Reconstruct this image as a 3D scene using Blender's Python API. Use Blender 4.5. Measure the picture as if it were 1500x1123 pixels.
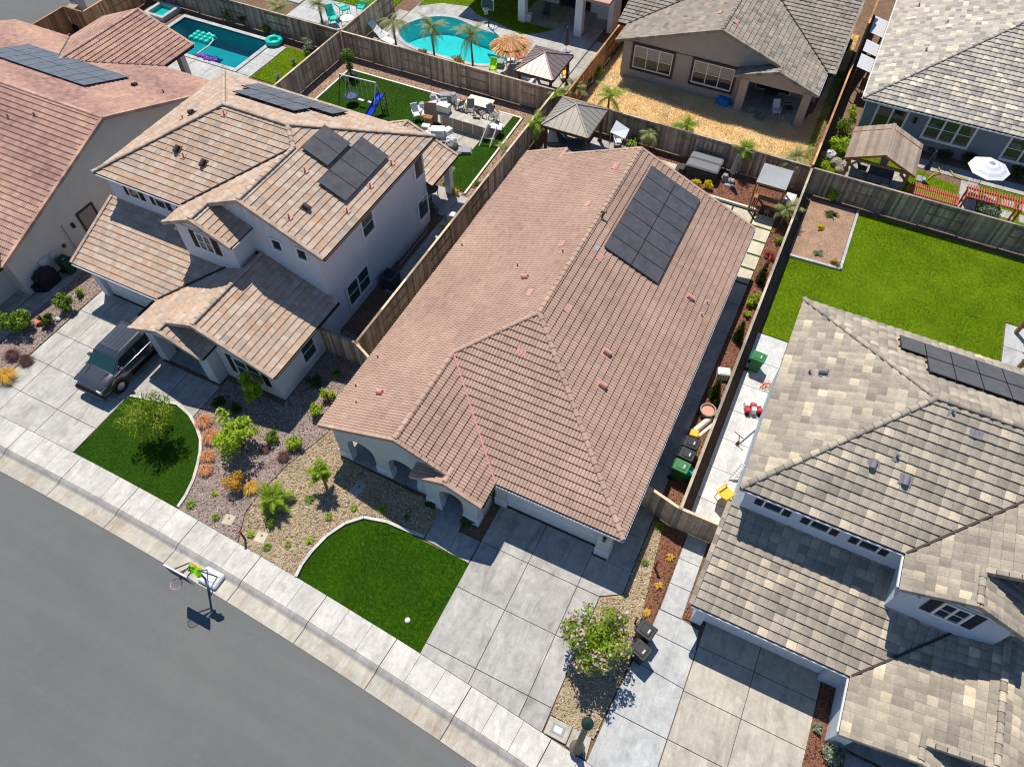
import bpy, bmesh, math, random
import numpy as np
from mathutils import Vector, Matrix

for _o in list(bpy.data.objects):
    bpy.data.objects.remove(_o)
scene = bpy.context.scene
COL = scene.collection
rnd = random.Random(7)
nrs = np.random.RandomState(11)

# ------------------------------------------------------------------ camera
CAM_H, TILT, YAW, FOC = 30.0, math.radians(35.75), math.radians(26.1), 1050.0
cam = bpy.data.cameras.new('camera')
cam.sensor_width = 36.0
cam.lens = FOC / 1500.0 * 36.0
cam.clip_start = 0.5
cam.clip_end = 2000.0
cam_ob = bpy.data.objects.new('camera', cam)
COL.objects.link(cam_ob)
cam_ob.location = (0, 0, CAM_H)
cam_ob.rotation_euler = (TILT, 0, YAW)
scene.camera = cam_ob

# ------------------------------------------------------------------ sky and sun
SUN = Vector((-0.33, 0.38, 1.0)).normalized()          # direction towards the sun
elev = math.asin(SUN.z)
world = bpy.data.worlds.new('World')
scene.world = world
world.use_nodes = True
wn = world.node_tree.nodes
bg = wn['Background']
sky = wn.new('ShaderNodeTexSky')
sky.sky_type = 'NISHITA'
sky.sun_disc = False
sky.sun_elevation = elev
sky.sun_rotation = math.atan2(SUN.x, SUN.y)
sky.air_density = 1.0
sky.dust_density = 0.0
sky.ozone_density = 9.0
world.node_tree.links.new(sky.outputs[0], bg.inputs[0])
bg.inputs[1].default_value = 0.11
sl = bpy.data.lights.new('sun', 'SUN')
sl.energy = 5.0
sl.angle = math.radians(0.5)
sl.color = (1.0, 0.945, 0.86)
so = bpy.data.objects.new('sun', sl)
COL.objects.link(so)
so.location = (-30, 40, 80)
so.rotation_euler = SUN.to_track_quat('Z', 'Y').to_euler()
scene.view_settings.view_transform = 'Standard'
scene.view_settings.look = 'None'
scene.view_settings.exposure = 0.14
scene.view_settings.gamma = 1.0
scene.render.engine = 'CYCLES'
scene.cycles.max_bounces = 6
scene.cycles.filter_width = 1.1
scene.cycles.transparent_max_bounces = 12

# ------------------------------------------------------------------ helpers
_RC = Matrix.Rotation(YAW, 3, 'Z') @ Matrix.Rotation(TILT, 3, 'X')
def P(px, py, z=0.0):
    """place in the neighbourhood (metres) of a point surveyed on the photograph, at height z"""
    d = _RC @ Vector((px - 750.0, -(py - 561.5), -FOC))
    t = (z - CAM_H) / d.z
    return Vector((d.x * t, d.y * t, z))

def tag(o, label=None, cat=None, group=None, kind=None):
    if label: o['label'] = label
    if cat: o['category'] = cat
    if group: o['group'] = group
    if kind: o['kind'] = kind
    return o

def thing(name, label, cat, loc=(0, 0, 0), rz=0.0, group=None):
    o = bpy.data.objects.new(name, None)
    COL.objects.link(o)
    o.location = loc
    o.rotation_euler = (0, 0, rz)
    o.empty_display_size = 0.2
    return tag(o, label, cat, group)

def origin_of(parent):
    v = Vector((0, 0, 0))
    while parent is not None:
        v += Vector(parent.location)
        parent = parent.parent
    return v

def link(name, me, parent=None, loc=(0, 0, 0)):
    o = bpy.data.objects.new(name, me)
    COL.objects.link(o)
    o.parent = parent
    o.location = loc
    return o

def copy_tree(o, parent=None):
    c = o.copy()
    COL.objects.link(c)
    c.parent = parent
    for ch in list(o.children):
        copy_tree(ch, c)
    return c

class MB:
    def __init__(s):
        s.v = []; s.f = []; s.t = []; s.cur = 0.5
    def add(s, vs, fs):
        n = len(s.v)
        s.v += [tuple(q) for q in vs]
        s.t += [s.cur] * len(vs)
        s.f += [tuple(i + n for i in q) for q in fs]
        return s
    def poly(s, pts):
        return s.add(pts, [tuple(range(len(pts)))])
    def box(s, x0, x1, y0, y1, z0, z1):
        return s.add([(x0,y0,z0),(x1,y0,z0),(x1,y1,z0),(x0,y1,z0),(x0,y0,z1),(x1,y0,z1),(x1,y1,z1),(x0,y1,z1)],
                     [(0,3,2,1),(4,5,6,7),(0,1,5,4),(1,2,6,5),(2,3,7,6),(3,0,4,7)])
    def cbox(s, x0, x1, y0, y1, z0, z1, b=0.02):
        """box with chamfered top and vertical edges"""
        o = [(x0+b,y0),(x1-b,y0),(x1,y0+b),(x1,y1-b),(x1-b,y1),(x0+b,y1),(x0,y1-b),(x0,y0+b)]
        cx, cy = (x0+x1)/2, (y0+y1)/2
        def ins(p, d): return (p[0] + (d if p[0] < cx else -d), p[1] + (d if p[1] < cy else -d))
        vs = [(p[0],p[1],z0) for p in o] + [(p[0],p[1],z1-b) for p in o] + [(*ins(p,b),z1) for p in o]
        fs = [tuple(range(7,-1,-1)), tuple(range(16,24))]
        for k in range(2):
            for i in range(8):
                j = (i+1) % 8
                fs.append((k*8+i, k*8+j, k*8+8+j, k*8+8+i))
        return s.add(vs, fs)
    def prism(s, pts, z0, z1):
        n = len(pts)
        a = sum(pts[i][0]*pts[(i+1)%n][1]-pts[(i+1)%n][0]*pts[i][1] for i in range(n))
        if a < 0: pts = pts[::-1]
        vs = [(p[0],p[1],z0) for p in pts] + [(p[0],p[1],z1) for p in pts]
        fs = [tuple(range(n-1,-1,-1)), tuple(range(n,2*n))]
        for i in range(n):
            j = (i+1) % n
            fs.append((i, j, n+j, n+i))
        return s.add(vs, fs)
    def extrude(s, pts3, off):
        """closed solid from a planar outline moved by the vector off"""
        n = len(pts3); off = Vector(off)
        vs = [tuple(q) for q in pts3] + [tuple(Vector(q)+off) for q in pts3]
        fs = [tuple(range(n-1,-1,-1)), tuple(range(n,2*n))]
        for i in range(n):
            j = (i+1) % n
            fs.append((i, j, n+j, n+i))
        return s.add(vs, fs)
    def tube(s, pts, rad, n=8, cap=True):
        pts = [Vector(p) for p in pts]
        if not hasattr(rad, '__len__'): rad = [rad]*len(pts)
        vs = []; fs = []
        up = Vector((0.13, 0.31, 1)).normalized()
        for i, p in enumerate(pts):
            d = (pts[min(i+1,len(pts)-1)] - pts[max(i-1,0)])
            d = d.normalized() if d.length > 1e-9 else Vector((0,0,1))
            a = d.cross(up if abs(d.dot(up)) < .95 else Vector((1,0.2,0))).normalized(); b = d.cross(a).normalized()
            for k in range(n):
                t = 2*math.pi*k/n
                vs.append(tuple(p + a*math.cos(t)*rad[i] + b*math.sin(t)*rad[i]))
        for i in range(len(pts)-1):
            for k in range(n):
                l = (k+1) % n
                fs.append((i*n+k, i*n+l, (i+1)*n+l, (i+1)*n+k))
        if cap:
            fs.append(tuple(range(n-1,-1,-1))); m = (len(pts)-1)*n
            fs.append(tuple(range(m, m+n)))
        return s.add(vs, fs)
    def bar(s, a, b, w, h=None):
        """rectangular bar between two points"""
        h = h or w
        a = Vector(a); b = Vector(b); d = (b-a).normalized()
        up = Vector((0,0,1)) if abs(d.z) < .95 else Vector((0,1,0))
        x = d.cross(up).normalized()*w/2; y = x.cross(d).normalized()*h/2
        vs = [a-x-y,a+x-y,a+x+y,a-x+y,b-x-y,b+x-y,b+x+y,b-x+y]
        return s.add(vs, [(0,3,2,1),(4,5,6,7),(0,1,5,4),(1,2,6,5),(2,3,7,6),(3,0,4,7)])
    def lathe(s, prof, c=(0,0,0), n=16, sx=1.0, sy=1.0):
        vs = []; fs = []; m = len(prof)
        for (r, z) in prof:
            for k in range(n):
                t = 2*math.pi*k/n
                vs.append((c[0]+r*sx*math.cos(t), c[1]+r*sy*math.sin(t), c[2]+z))
        for i in range(m-1):
            for k in range(n):
                l = (k+1) % n
                fs.append((i*n+k, i*n+l, (i+1)*n+l, (i+1)*n+k))
        fs.append(tuple(range(n-1,-1,-1))); fs.append(tuple(range((m-1)*n, m*n)))
        return s.add(vs, fs)
    def blob(s, c, r, n=10, sq=1.0, jit=0.0, rg=None):
        rg = rg or rnd
        prof = [(math.sin(math.pi*i/6)*1.0+1e-3, -math.cos(math.pi*i/6)) for i in range(7)]
        a = len(s.v)
        s.lathe([(p[0]*r, p[1]*r*sq) for p in prof], c, n)
        if jit:
            for i in range(a, len(s.v)):
                q = s.v[i]
                s.v[i] = (q[0]+rg.uniform(-jit,jit), q[1]+rg.uniform(-jit,jit), q[2]+rg.uniform(-jit,jit))
        return s
    def mesh(s, name, mat, off=(0,0,0), smooth=False):
        me = bpy.data.meshes.new(name)
        ox, oy, oz = off
        me.from_pydata([(x-ox,y-oy,z-oz) for x,y,z in s.v], [], s.f)
        if mat is not None:
            for mm in (mat if isinstance(mat, (list, tuple)) else [mat]):
                me.materials.append(mm)
        a = me.attributes.new('tint', 'FLOAT', 'POINT')
        a.data.foreach_set('value', np.array(s.t, dtype=np.float32))
        if smooth:
            me.polygons.foreach_set('use_smooth', [True]*len(me.polygons))
        me.update()
        return me
    def build(s, name, mat, parent=None, smooth=False, local=False):
        """link as one mesh object; coordinates are world unless local"""
        off = (0,0,0) if (local or parent is None) else tuple(origin_of(parent))
        return link(name, s.mesh(name, mat, off, smooth), parent)

def np_mesh(name, V, F, mat, tint=None, smooth=False):
    """mesh from arrays; F has a constant corner count"""
    me = bpy.data.meshes.new(name)
    V = np.asarray(V, dtype=np.float32).reshape(-1,3); F = np.asarray(F, dtype=np.int32)
    m, k = F.shape
    me.vertices.add(len(V)); me.vertices.foreach_set('co', V.ravel())
    me.loops.add(m*k); me.loops.foreach_set('vertex_index', F.ravel())
    me.polygons.add(m)
    me.polygons.foreach_set('loop_start', np.arange(0, m*k, k, dtype=np.int32))
    me.polygons.foreach_set('loop_total', np.full(m, k, dtype=np.int32))
    if smooth: me.polygons.foreach_set('use_smooth', np.ones(m, dtype=bool))
    if tint is not None:
        a = me.attributes.new('tint', 'FLOAT', 'POINT')
        a.data.foreach_set('value', np.asarray(tint, dtype=np.float32))
    me.materials.append(mat)
    me.update(calc_edges=True); me.validate()
    return me

def struct(name, mb, mat, parent=None, smooth=False):
    o = mb.build(name, mat, parent, smooth)
    if parent is None: o['kind'] = 'structure'
    return o

# ------------------------------------------------------------------ materials
def lin(c):
    """sRGB 0-255 to linear"""
    return tuple((x/255/12.92 if x/255 <= .04045 else ((x/255+.055)/1.055)**2.4) for x in c)

def _base(name):
    m = bpy.data.materials.new(name); m.use_nodes = True
    nt = m.node_tree; N = nt.nodes
    return m, nt, N, N['Principled BSDF'], nt.links

def _noise(N, L, vec, scale, detail=5, rough=.6, dist=0.0):
    n = N.new('ShaderNodeTexNoise'); n.inputs['Scale'].default_value = scale
    n.inputs['Detail'].default_value = detail; n.inputs['Roughness'].default_value = rough
    n.inputs['Distortion'].default_value = dist
    if vec is not None: L.new(vec, n.inputs['Vector'])
    return n.outputs['Fac']

def _ramp(N, L, fac, stops, interp='LINEAR'):
    r = N.new('ShaderNodeValToRGB'); cr = r.color_ramp; cr.interpolation = interp
    while len(cr.elements) < len(stops): cr.elements.new(.5)
    for e, (p, c) in zip(cr.elements, stops):
        e.position = p; e.color = (*c[:3], 1)
    L.new(fac, r.inputs[0])
    return r.outputs[0]

def _mix(N, L, a, b, fac, mode='MIX'):
    m = N.new('ShaderNodeMix'); m.data_type = 'RGBA'; m.blend_type = mode
    for sock, val in ((m.inputs[6], a), (m.inputs[7], b), (m.inputs[0], fac)):
        if hasattr(val, 'is_linked') or hasattr(val, 'links'): L.new(val, sock)
        else: sock.default_value = (*val, 1) if hasattr(val, '__len__') else val
    return m.outputs[2]

def _bump(N, L, B, h, strength, dist=.02):
    b = N.new('ShaderNodeBump'); b.inputs['Strength'].default_value = strength
    b.inputs['Distance'].default_value = dist
    L.new(h, b.inputs['Height']); L.new(b.outputs[0], B.inputs['Normal'])

def _pos(N):
    return N.new('ShaderNodeNewGeometry').outputs['Position']

def mat_plain(name, col, rough=.8, var=.12, scale=4.0, bump=.0, bscale=60., metal=0., spec=.3, coat=0.):
    m, nt, N, B, L = _base(name)
    pos = _pos(N)
    c = lin(col) if max(col) > 1.0 else col
    f = _noise(N, L, pos, scale, 6)
    base = _ramp(N, L, f, [(.25, [x*(1-var) for x in c]), (.75, [min(1, x*(1+var)) for x in c])])
    L.new(base, B.inputs['Base Color'])
    B.inputs['Roughness'].default_value = rough; B.inputs['Metallic'].default_value = metal
    B.inputs['Specular IOR Level'].default_value = spec
    if coat:
        B.inputs['Coat Weight'].default_value = coat; B.inputs['Coat Roughness'].default_value = .08
    if bump: _bump(N, L, B, _noise(N, L, pos, bscale, 4), bump)
    return m

def mat_tint(name, stops, rough=.85, var=.18, scale=9., bump=.25, bscale=70., objvar=0.0, interp='LINEAR', spec=.25, streak=None):
    """colour picked per piece by its tint attribute, with grain on top"""
    m, nt, N, B, L = _base(name)
    pos = _pos(N)
    a = N.new('ShaderNodeAttribute'); a.attribute_name = 'tint'
    fac = a.outputs['Fac']
    if objvar:
        oi = N.new('ShaderNodeObjectInfo')
        ad = N.new('ShaderNodeMath'); ad.operation = 'MULTIPLY_ADD'
        L.new(oi.outputs['Random'], ad.inputs[0]); ad.inputs[1].default_value = objvar
        sb = N.new('ShaderNodeMath'); sb.operation = 'SUBTRACT'; L.new(fac, sb.inputs[0]); sb.inputs[1].default_value = objvar/2
        L.new(sb.outputs[0], ad.inputs[2]); fac = ad.outputs[0]
    col = _ramp(N, L, fac, [(p, lin(c) if max(c) > 1 else c) for p, c in stops], interp)
    vec = pos
    if streak:
        mp = N.new('ShaderNodeMapping'); mp.inputs['Scale'].default_value = streak
        L.new(pos, mp.inputs['Vector']); vec = mp.outputs[0]
    f = _noise(N, L, vec, scale, 5)
    g = _ramp(N, L, f, [(.25, (1-var,)*3), (.75, (1+var,)*3)])
    f2 = _noise(N, L, pos, .55, 3)
    g2 = _ramp(N, L, f2, [(.3, (1-var*.8,)*3), (.7, (1+var*.8,)*3)])
    f3 = _noise(N, L, pos, 2.2, 5, .65, .6)
    g2 = _mix(N, L, g2, _ramp(N, L, f3, [(.3, (1-var*.6,)*3), (.7, (1+var*.6,)*3)]), 1.0, 'MULTIPLY')
    col = _mix(N, L, _mix(N, L, col, g, 1.0, 'MULTIPLY'), g2, 1.0, 'MULTIPLY')
    L.new(col, B.inputs['Base Color'])
    B.inputs['Roughness'].default_value = rough
    B.inputs['Specular IOR Level'].default_value = spec
    if bump: _bump(N, L, B, _noise(N, L, pos, bscale, 4), bump, .01)
    return m

def mat_leaf(name, dark, light, rough=.55, trans=.35, patchy=0.0):
    m, nt, N, B, L = _base(name)
    a = N.new('ShaderNodeAttribute'); a.attribute_name = 'tint'
    d, l = lin(dark), lin(light)
    col = _ramp(N, L, a.outputs['Fac'], [(0, d), (1, l)])
    if patchy:                                  # thin, dry and lush patches of a lawn
        pos = _pos(N)
        for sc, am in ((.35, 1.0), (1.4, .9), (4.5, .6)):
            k = patchy*am
            col = _mix(N, L, col, _ramp(N, L, _noise(N, L, pos, sc, 4, .6, .5), [(.3, (1-k, 1-k*.8, 1-k*.4)), (.5, (1,1,1)), (.72, (1+k*1.1, 1+k*.6, 1+k*.6))]), 1.0, 'MULTIPLY')
    L.new(col, B.inputs['Base Color']); B.inputs['Roughness'].default_value = rough
    B.inputs['Specular IOR Level'].default_value = .25
    t = N.new('ShaderNodeBsdfTranslucent'); L.new(col, t.inputs['Color'])
    mx = N.new('ShaderNodeMixShader'); mx.inputs[0].default_value = trans
    L.new(B.outputs[0], mx.inputs[1]); L.new(t.outputs[0], mx.inputs[2])
    L.new(mx.outputs[0], N['Material Output'].inputs['Surface'])
    return m

def mat_concrete(name, c0, c1, stain, objvar=.12, stain_amt=.5):
    m, nt, N, B, L = _base(name)
    pos = _pos(N)
    oi = N.new('ShaderNodeObjectInfo')
    big = _noise(N, L, pos, .8, 6, .65, .4)
    col = _ramp(N, L, big, [(.3, lin(c0)), (.7, lin(c1))])
    mp = N.new('ShaderNodeMapping'); mp.inputs['Scale'].default_value = (1.6, .35, 1); mp.inputs['Rotation'].default_value = (0, 0, .06)
    L.new(pos, mp.inputs['Vector'])
    st = _noise(N, L, mp.outputs[0], 1.1, 7, .7, .8)
    sf = _ramp(N, L, st, [(.5, (0,0,0)), (.72, (stain_amt,)*3)])
    col = _mix(N, L, col, lin(stain), sf)
    lt = _noise(N, L, mp.outputs[0], 2.3, 6, .65, 1.2)
    col = _mix(N, L, col, _ramp(N, L, lt, [(.35, (.93,)*3), (.55, (1.0,)*3), (.75, (1.2,)*3)]), 1.0, 'MULTIPLY')
    bl = _noise(N, L, pos, 1.5, 4, .55, .9)
    col = _mix(N, L, col, _ramp(N, L, bl, [(.3, (.84, .83, .83)), (.5, (1.0, .99, .99)), (.7, (1.1, 1.09, 1.06))]), 1.0, 'MULTIPLY')
    sp = _noise(N, L, pos, 5.5, 5, .7)
    col = _mix(N, L, col, _ramp(N, L, sp, [(.3, (.9,)*3), (.5, (1.0,)*3), (.72, (1.1,)*3)]), 1.0, 'MULTIPLY')
    fine = _noise(N, L, pos, 28, 4)
    col = _mix(N, L, col, _ramp(N, L, fine, [(.3, (.88,)*3), (.7, (1.1,)*3)]), 1.0, 'MULTIPLY')
    ov = _ramp(N, L, oi.outputs['Random'], [(0, (1-objvar,)*3), (1, (1+objvar,)*3)])
    col = _mix(N, L, col, ov, 1.0, 'MULTIPLY')
    L.new(col, B.inputs['Base Color']); B.inputs['Roughness'].default_value = .85
    B.inputs['Specular IOR Level'].default_value = .25
    _bump(N, L, B, _noise(N, L, pos, 90, 3), .15, .01)
    return m

def mat_ground(name, cols, scales=(1.2, 14, 60), bump=.5, rough=.95):
    m, nt, N, B, L = _base(name)
    pos = _pos(N)
    a = _noise(N, L, pos, scales[0], 5); b = _noise(N, L, pos, scales[1], 4); c = _noise(N, L, pos, scales[2], 3)
    col = _ramp(N, L, b, [(.3, lin(cols[0])), (.5, lin(cols[1])), (.7, lin(cols[2]))])
    col = _mix(N, L, col, _ramp(N, L, a, [(.3, (.78,)*3), (.7, (1.18,)*3)]), 1.0, 'MULTIPLY')
    col = _mix(N, L, col, _ramp(N, L, c, [(.3, (.75,)*3), (.7, (1.2,)*3)]), 1.0, 'MULTIPLY')
    L.new(col, B.inputs['Base Color']); B.inputs['Roughness'].default_value = rough
    B.inputs['Specular IOR Level'].default_value = .15
    _bump(N, L, B, c, bump, .03)
    return m

def mat_glass(name, col=(.02,.03,.035), rough=.04):
    m, nt, N, B, L = _base(name)
    B.inputs['Base Color'].default_value = (*col, 1); B.inputs['Roughness'].default_value = rough
    B.inputs['Specular IOR Level'].default_value = .6
    return m

def mat_water(name, tint, rough=.03):
    m, nt, N, B, L = _base(name)
    tr = N.new('ShaderNodeBsdfTransparent'); tr.inputs[0].default_value = (*tint, 1)
    gl = N.new('ShaderNodeBsdfGlossy'); gl.inputs['Roughness'].default_value = rough
    fr = N.new('ShaderNodeFresnel'); fr.inputs[0].default_value = 1.33
    bp = N.new('ShaderNodeBump'); bp.inputs['Strength'].default_value = .25; bp.inputs['Distance'].default_value = .05
    L.new(_noise(N, L, _pos(N), 5, 3), bp.inputs['Height'])
    L.new(bp.outputs[0], gl.inputs['Normal']); L.new(bp.outputs[0], fr.inputs['Normal'])
    mx = N.new('ShaderNodeMixShader'); L.new(fr.outputs[0], mx.inputs[0])
    L.new(tr.outputs[0], mx.inputs[1]); L.new(gl.outputs[0], mx.inputs[2])
    L.new(mx.outputs[0], N['Material Output'].inputs['Surface'])
    return m

def mat_solar(name, glass=(18, 20, 26)):
    m, nt, N, B, L = _base(name)
    pos = _pos(N)
    col = _ramp(N, L, _noise(N, L, pos, 2.0, 3), [(.3, [x*.8 for x in lin(glass)]), (.7, [x*1.25 for x in lin(glass)])])
    L.new(col, B.inputs['Base Color']); B.inputs['Roughness'].default_value = .35
    B.inputs['Specular IOR Level'].default_value = .3
    return m

def mat_asphalt(name):
    m, nt, N, B, L = _base(name)
    pos = _pos(N)
    big = _noise(N, L, pos, .16, 6, .6, .6); mid = _noise(N, L, pos, 1.6, 6, .7, .3); fine = _noise(N, L, pos, 55, 3)
    col = _ramp(N, L, big, [(.3, lin((101,102,100))), (.5, lin((104,105,103))), (.72, lin((108,108,105)))])
    col = _mix(N, L, col, _ramp(N, L, mid, [(.3, (.96,)*3), (.62, (1.0,)*3), (.8, (1.08,)*3)]), 1.0, 'MULTIPLY')
    col = _mix(N, L, col, _ramp(N, L, fine, [(.25, (.72,)*3), (.75, (1.28,)*3)]), 1.0, 'MULTIPLY')
    sc = _noise(N, L, pos, 6.5, 9, .8, 2.0)
    col = _mix(N, L, col, _ramp(N, L, sc, [(.3, (.9,)*3), (.55, (1.0,)*3), (.66, (1.05,)*3), (.74, (1.4,)*3)]), 1.0, 'MULTIPLY')
    mp = N.new('ShaderNodeMapping'); mp.inputs['Scale'].default_value = (.1, 1.6, 1); L.new(pos, mp.inputs['Vector'])
    tr = _noise(N, L, mp.outputs[0], .8, 3)
    col = _mix(N, L, col, _ramp(N, L, tr, [(.35, (.965,)*3), (.65, (1.035,)*3)]), 1.0, 'MULTIPLY')
    L.new(col, B.inputs['Base Color']); B.inputs['Roughness'].default_value = .9
    B.inputs['Specular IOR Level'].default_value = .2
    _bump(N, L, B, fine, .3, .01)
    return m

M = {}
M['asphalt'] = mat_asphalt('asphalt')
M['concrete'] = mat_concrete('concrete', (155,153,147), (180,177,170), (118,114,110), .055, .7)
M['walkcon'] = mat_concrete('sidewalk_concrete', (184,181,172), (204,201,192), (154,147,134), .05, .55)
M['brightcon'] = mat_concrete('bright_concrete', (188,188,185), (206,206,203), (160,160,156), .04, .55)
M['drivecon'] = mat_concrete('worn_driveway_concrete', (162,160,152), (188,185,176), (128,125,118), .05, .65)
M['guttercon'] = mat_concrete('gutter_concrete', (166,160,146), (188,182,167), (148,126,92), .05, .75)
M['curbcon'] = mat_concrete('curb_concrete', (150,147,140), (168,165,158), (128,118,100), .04, .5)
M['tancon'] = mat_concrete('tan_concrete', (166,160,146), (188,181,166), (136,129,117), .05, .65)
M['whitecon'] = mat_concrete('pale_concrete', (166,167,165), (186,187,184), (142,142,139), .05, .55)
M['paver'] = mat_concrete('cream_paver', (186,175,152), (204,194,172), (166,156,136), .06, .35)
M['soil'] = mat_ground('soil', ((92,72,56), (120,96,76), (146,120,98)))
M['barkdirt'] = mat_ground('bark_dirt', ((126,100,82), (158,128,106), (184,154,130)))
M['mulch'] = mat_ground('mulch', ((116,99,90), (152,134,124), (182,165,155)), (1.2, 22, 80), .8)
M['redmulch'] = mat_ground('red_mulch', ((92,60,46), (132,90,70), (158,118,96)), (1.2, 22, 80), .8)
M['gravel'] = mat_ground('gravel', ((138,120,96), (172,153,122), (196,180,150)), (1.2, 24, 80), .8)
M['turf'] = mat_ground('turf_ground', ((34,62,2), (42,74,4), (52,86,8)), (1.0, 10, 60), .3)
M['lawnbase'] = mat_ground('lawn_ground', ((72,96,0), (92,118,2), (116,136,8)), (.5, 6, 60), .3)
M['lawnbase2'] = mat_ground('front_lawn_ground', ((32,64,0), (44,82,2), (72,98,4)), (.7, 6, 60), .3)
M['drybase'] = mat_ground('dry_ground', ((200,168,114), (224,194,140), (240,218,174)), (.9, 10, 60), .5)
M['wood'] = mat_tint('fence_wood', [(0,(146,128,108)), (.35,(178,157,132)), (.7,(196,174,146)), (1,(210,188,156))], .9, .28, 9, .4, 60, .55, streak=(14,14,1.0))
M['woodgrey'] = mat_tint('grey_fence_wood', [(0,(122,112,98)), (.5,(154,141,124)), (1,(182,168,146))], .9, .28, 9, .4, 60, .55, streak=(14,14,1.0))
M['woodbrown'] = mat_tint('new_fence_wood', [(0,(150,112,76)), (.5,(180,136,94)), (1,(204,160,114))], .9, .2, 9, .4, 60, .5, streak=(14,14,1.0))
M['timber'] = mat_plain('timber', (150,108,72), .8, .2, 6, .2)
M['darktimber'] = mat_plain('dark_timber', (92,72,58), .8, .2, 6, .2)
M['white'] = mat_plain('white_paint', (222,222,218), .5, .03, 3)
M['blind'] = mat_plain('window_blind', (150,148,144), .3, .06, 3, spec=.5)
M['cream'] = mat_plain('cream_paint', (218,210,192), .7, .05, 3)
M['black'] = mat_plain('black_plastic', (30,31,34), .4, .15, 5)
M['dark'] = mat_plain('dark_interior', (26,25,25), .9, .1, 3)
M['darkgrey'] = mat_plain('dark_grey', (70,72,76), .6, .1, 4)
M['midgrey'] = mat_plain('mid_grey', (140,142,146), .6, .08, 4)
M['lightgrey'] = mat_plain('light_grey', (196,198,200), .6, .05, 4)
M['steel'] = mat_plain('steel', (170,172,176), .35, .05, 6, metal=.8)
M['stucco_green'] = mat_plain('pale_sage_stucco', (196,200,190), .95, .09, 1.1, .35, 90)
M['stucco_grey'] = mat_plain('grey_stucco', (206,207,208), .95, .07, 1.1, .35, 90)
M['stucco_blue'] = mat_plain('blue_grey_stucco', (188,197,206), .95, .07, 1.1, .35, 90)
M['stucco_tan'] = mat_plain('tan_stucco', (168,160,148), .95, .09, 1.1, .35, 90)
M['stucco_slate'] = mat_plain('slate_stucco', (128,136,146), .95, .09, 1.1, .35, 90)
M['stucco_cream'] = mat_plain('cream_stucco', (206,198,186), .95, .07, 1.1, .35, 90)
M['stucco_white'] = mat_plain('white_stucco', (226,226,224), .95, .09, 1.1, .3, 90)
M['siding'] = mat_plain('brown_siding', (120,108,98), .8, .12, 5, .1)
M['shutter'] = mat_plain('brown_shutter', (56,42,38), .7, .1, 6)
M['shutter_blk'] = mat_plain('black_shutter', (48,50,58), .7, .1, 6)
M['trim_brown'] = mat_plain('brown_trim', (74,62,56), .7, .08, 5)
M['fascia_dark'] = mat_plain('dark_fascia', (60,50,46), .6, .08, 5)
M['fascia_tan'] = mat_plain('tan_fascia', (150,138,124), .7, .06, 5)
M['glass'] = mat_glass('window_glass')
M['glassgreen'] = mat_glass('green_window_glass', (.03,.06,.05))
M['solar'] = mat_solar('solar_cell', (80, 79, 81))
M['solarframe'] = mat_plain('solar_frame', (42,42,44), .5, .05, 5)
M['solar2'] = mat_solar('solar_cell_sky_sheen', (92, 96, 102))  # paler, bluish sky reflection put into the cell colour
M['pink'] = mat_plain('pink_primer', (200,146,130), .7, .1, 6)
M['paintpink'] = mat_plain('pink_valley', (190,136,120), .6, .1, 6)
M['roofgrey'] = mat_plain('grey_vent', (126,122,128), .6, .08, 6)
M['green_bin'] = mat_plain('green_plastic', (44,112,62), .45, .08, 5)
M['dgreen_bin'] = mat_plain('dark_green_plastic', (26,62,38), .45, .08, 5)
M['teal'] = mat_plain('teal_plastic', (20,160,140), .4, .08, 5)
M['turq'] = mat_plain('turquoise_plastic', (30,190,170), .3, .08, 5)
M['blue'] = mat_plain('blue_plastic', (30,70,190), .35, .06, 5)
M['skyblue'] = mat_plain('blue_tub_plastic', (20,110,190), .4, .08, 5)
M['purple'] = mat_plain('purple_vinyl', (120,80,180), .35, .12, 5)
M['yellow'] = mat_plain('yellow_plastic', (226,176,40), .5, .08, 5)
M['lime'] = mat_plain('lime_vest', (150,230,20), .6, .1, 8)
M['orange'] = mat_plain('orange_plastic', (222,110,60), .5, .1, 6)
M['red'] = mat_plain('red_plastic', (200,50,60), .5, .15, 9)
M['rust'] = mat_plain('rusty_stake', (110,52,36), .8, .2, 9)
M['redwood'] = mat_plain('red_stained_wood', (176,92,70), .7, .15, 8)
M['thatch'] = mat_tint('thatch', [(0,(156,104,60)),(.5,(204,146,92)),(1,(226,178,124))], .95, .25, 20, .4, 60)
M['bark'] = mat_plain('bark', (96,78,64), .95, .25, 12, .6, 40)
M['palmbark'] = mat_plain('palm_bark', (132,112,90), .95, .25, 14, .6, 30)
M['canvas'] = mat_plain('grey_canvas', (150,154,152), .85, .06, 3)
M['spa_cover'] = mat_plain('grey_vinyl', (112,112,114), .6, .06, 3)
M['spa_side'] = mat_plain('charcoal_panel', (58,58,58), .6, .06, 3)
M['carpaint'] = mat_plain('grey_metallic_paint', (88,90,93), .22, .03, 2, metal=.6, coat=1.0)
M['tyre'] = mat_plain('tyre', (24,24,25), .85, .1, 8)
M['chrome'] = mat_plain('chrome', (200,200,204), .2, .02, 3, metal=1.0)
M['windscreen'] = mat_glass('windscreen', (.015,.05,.055), .03)
M['lamp_green'] = mat_plain('dark_green_metal', (34,56,46), .45, .08, 4)
M['lamp_pole'] = mat_plain('aggregate_pole', (128,112,98), .8, .2, 30, .2)
M['poolfloor'] = mat_plain('pool_plaster', (112,206,206), .8, .1, 1.2)
M['poolfloor_dark'] = mat_plain('dark_pool_plaster', (92,172,184), .8, .12, 1.5)
M['water'] = mat_water('pool_water', (.36,.86,.86))
M['water2'] = mat_water('deep_pool_water', (.2,.74,.74))
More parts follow.
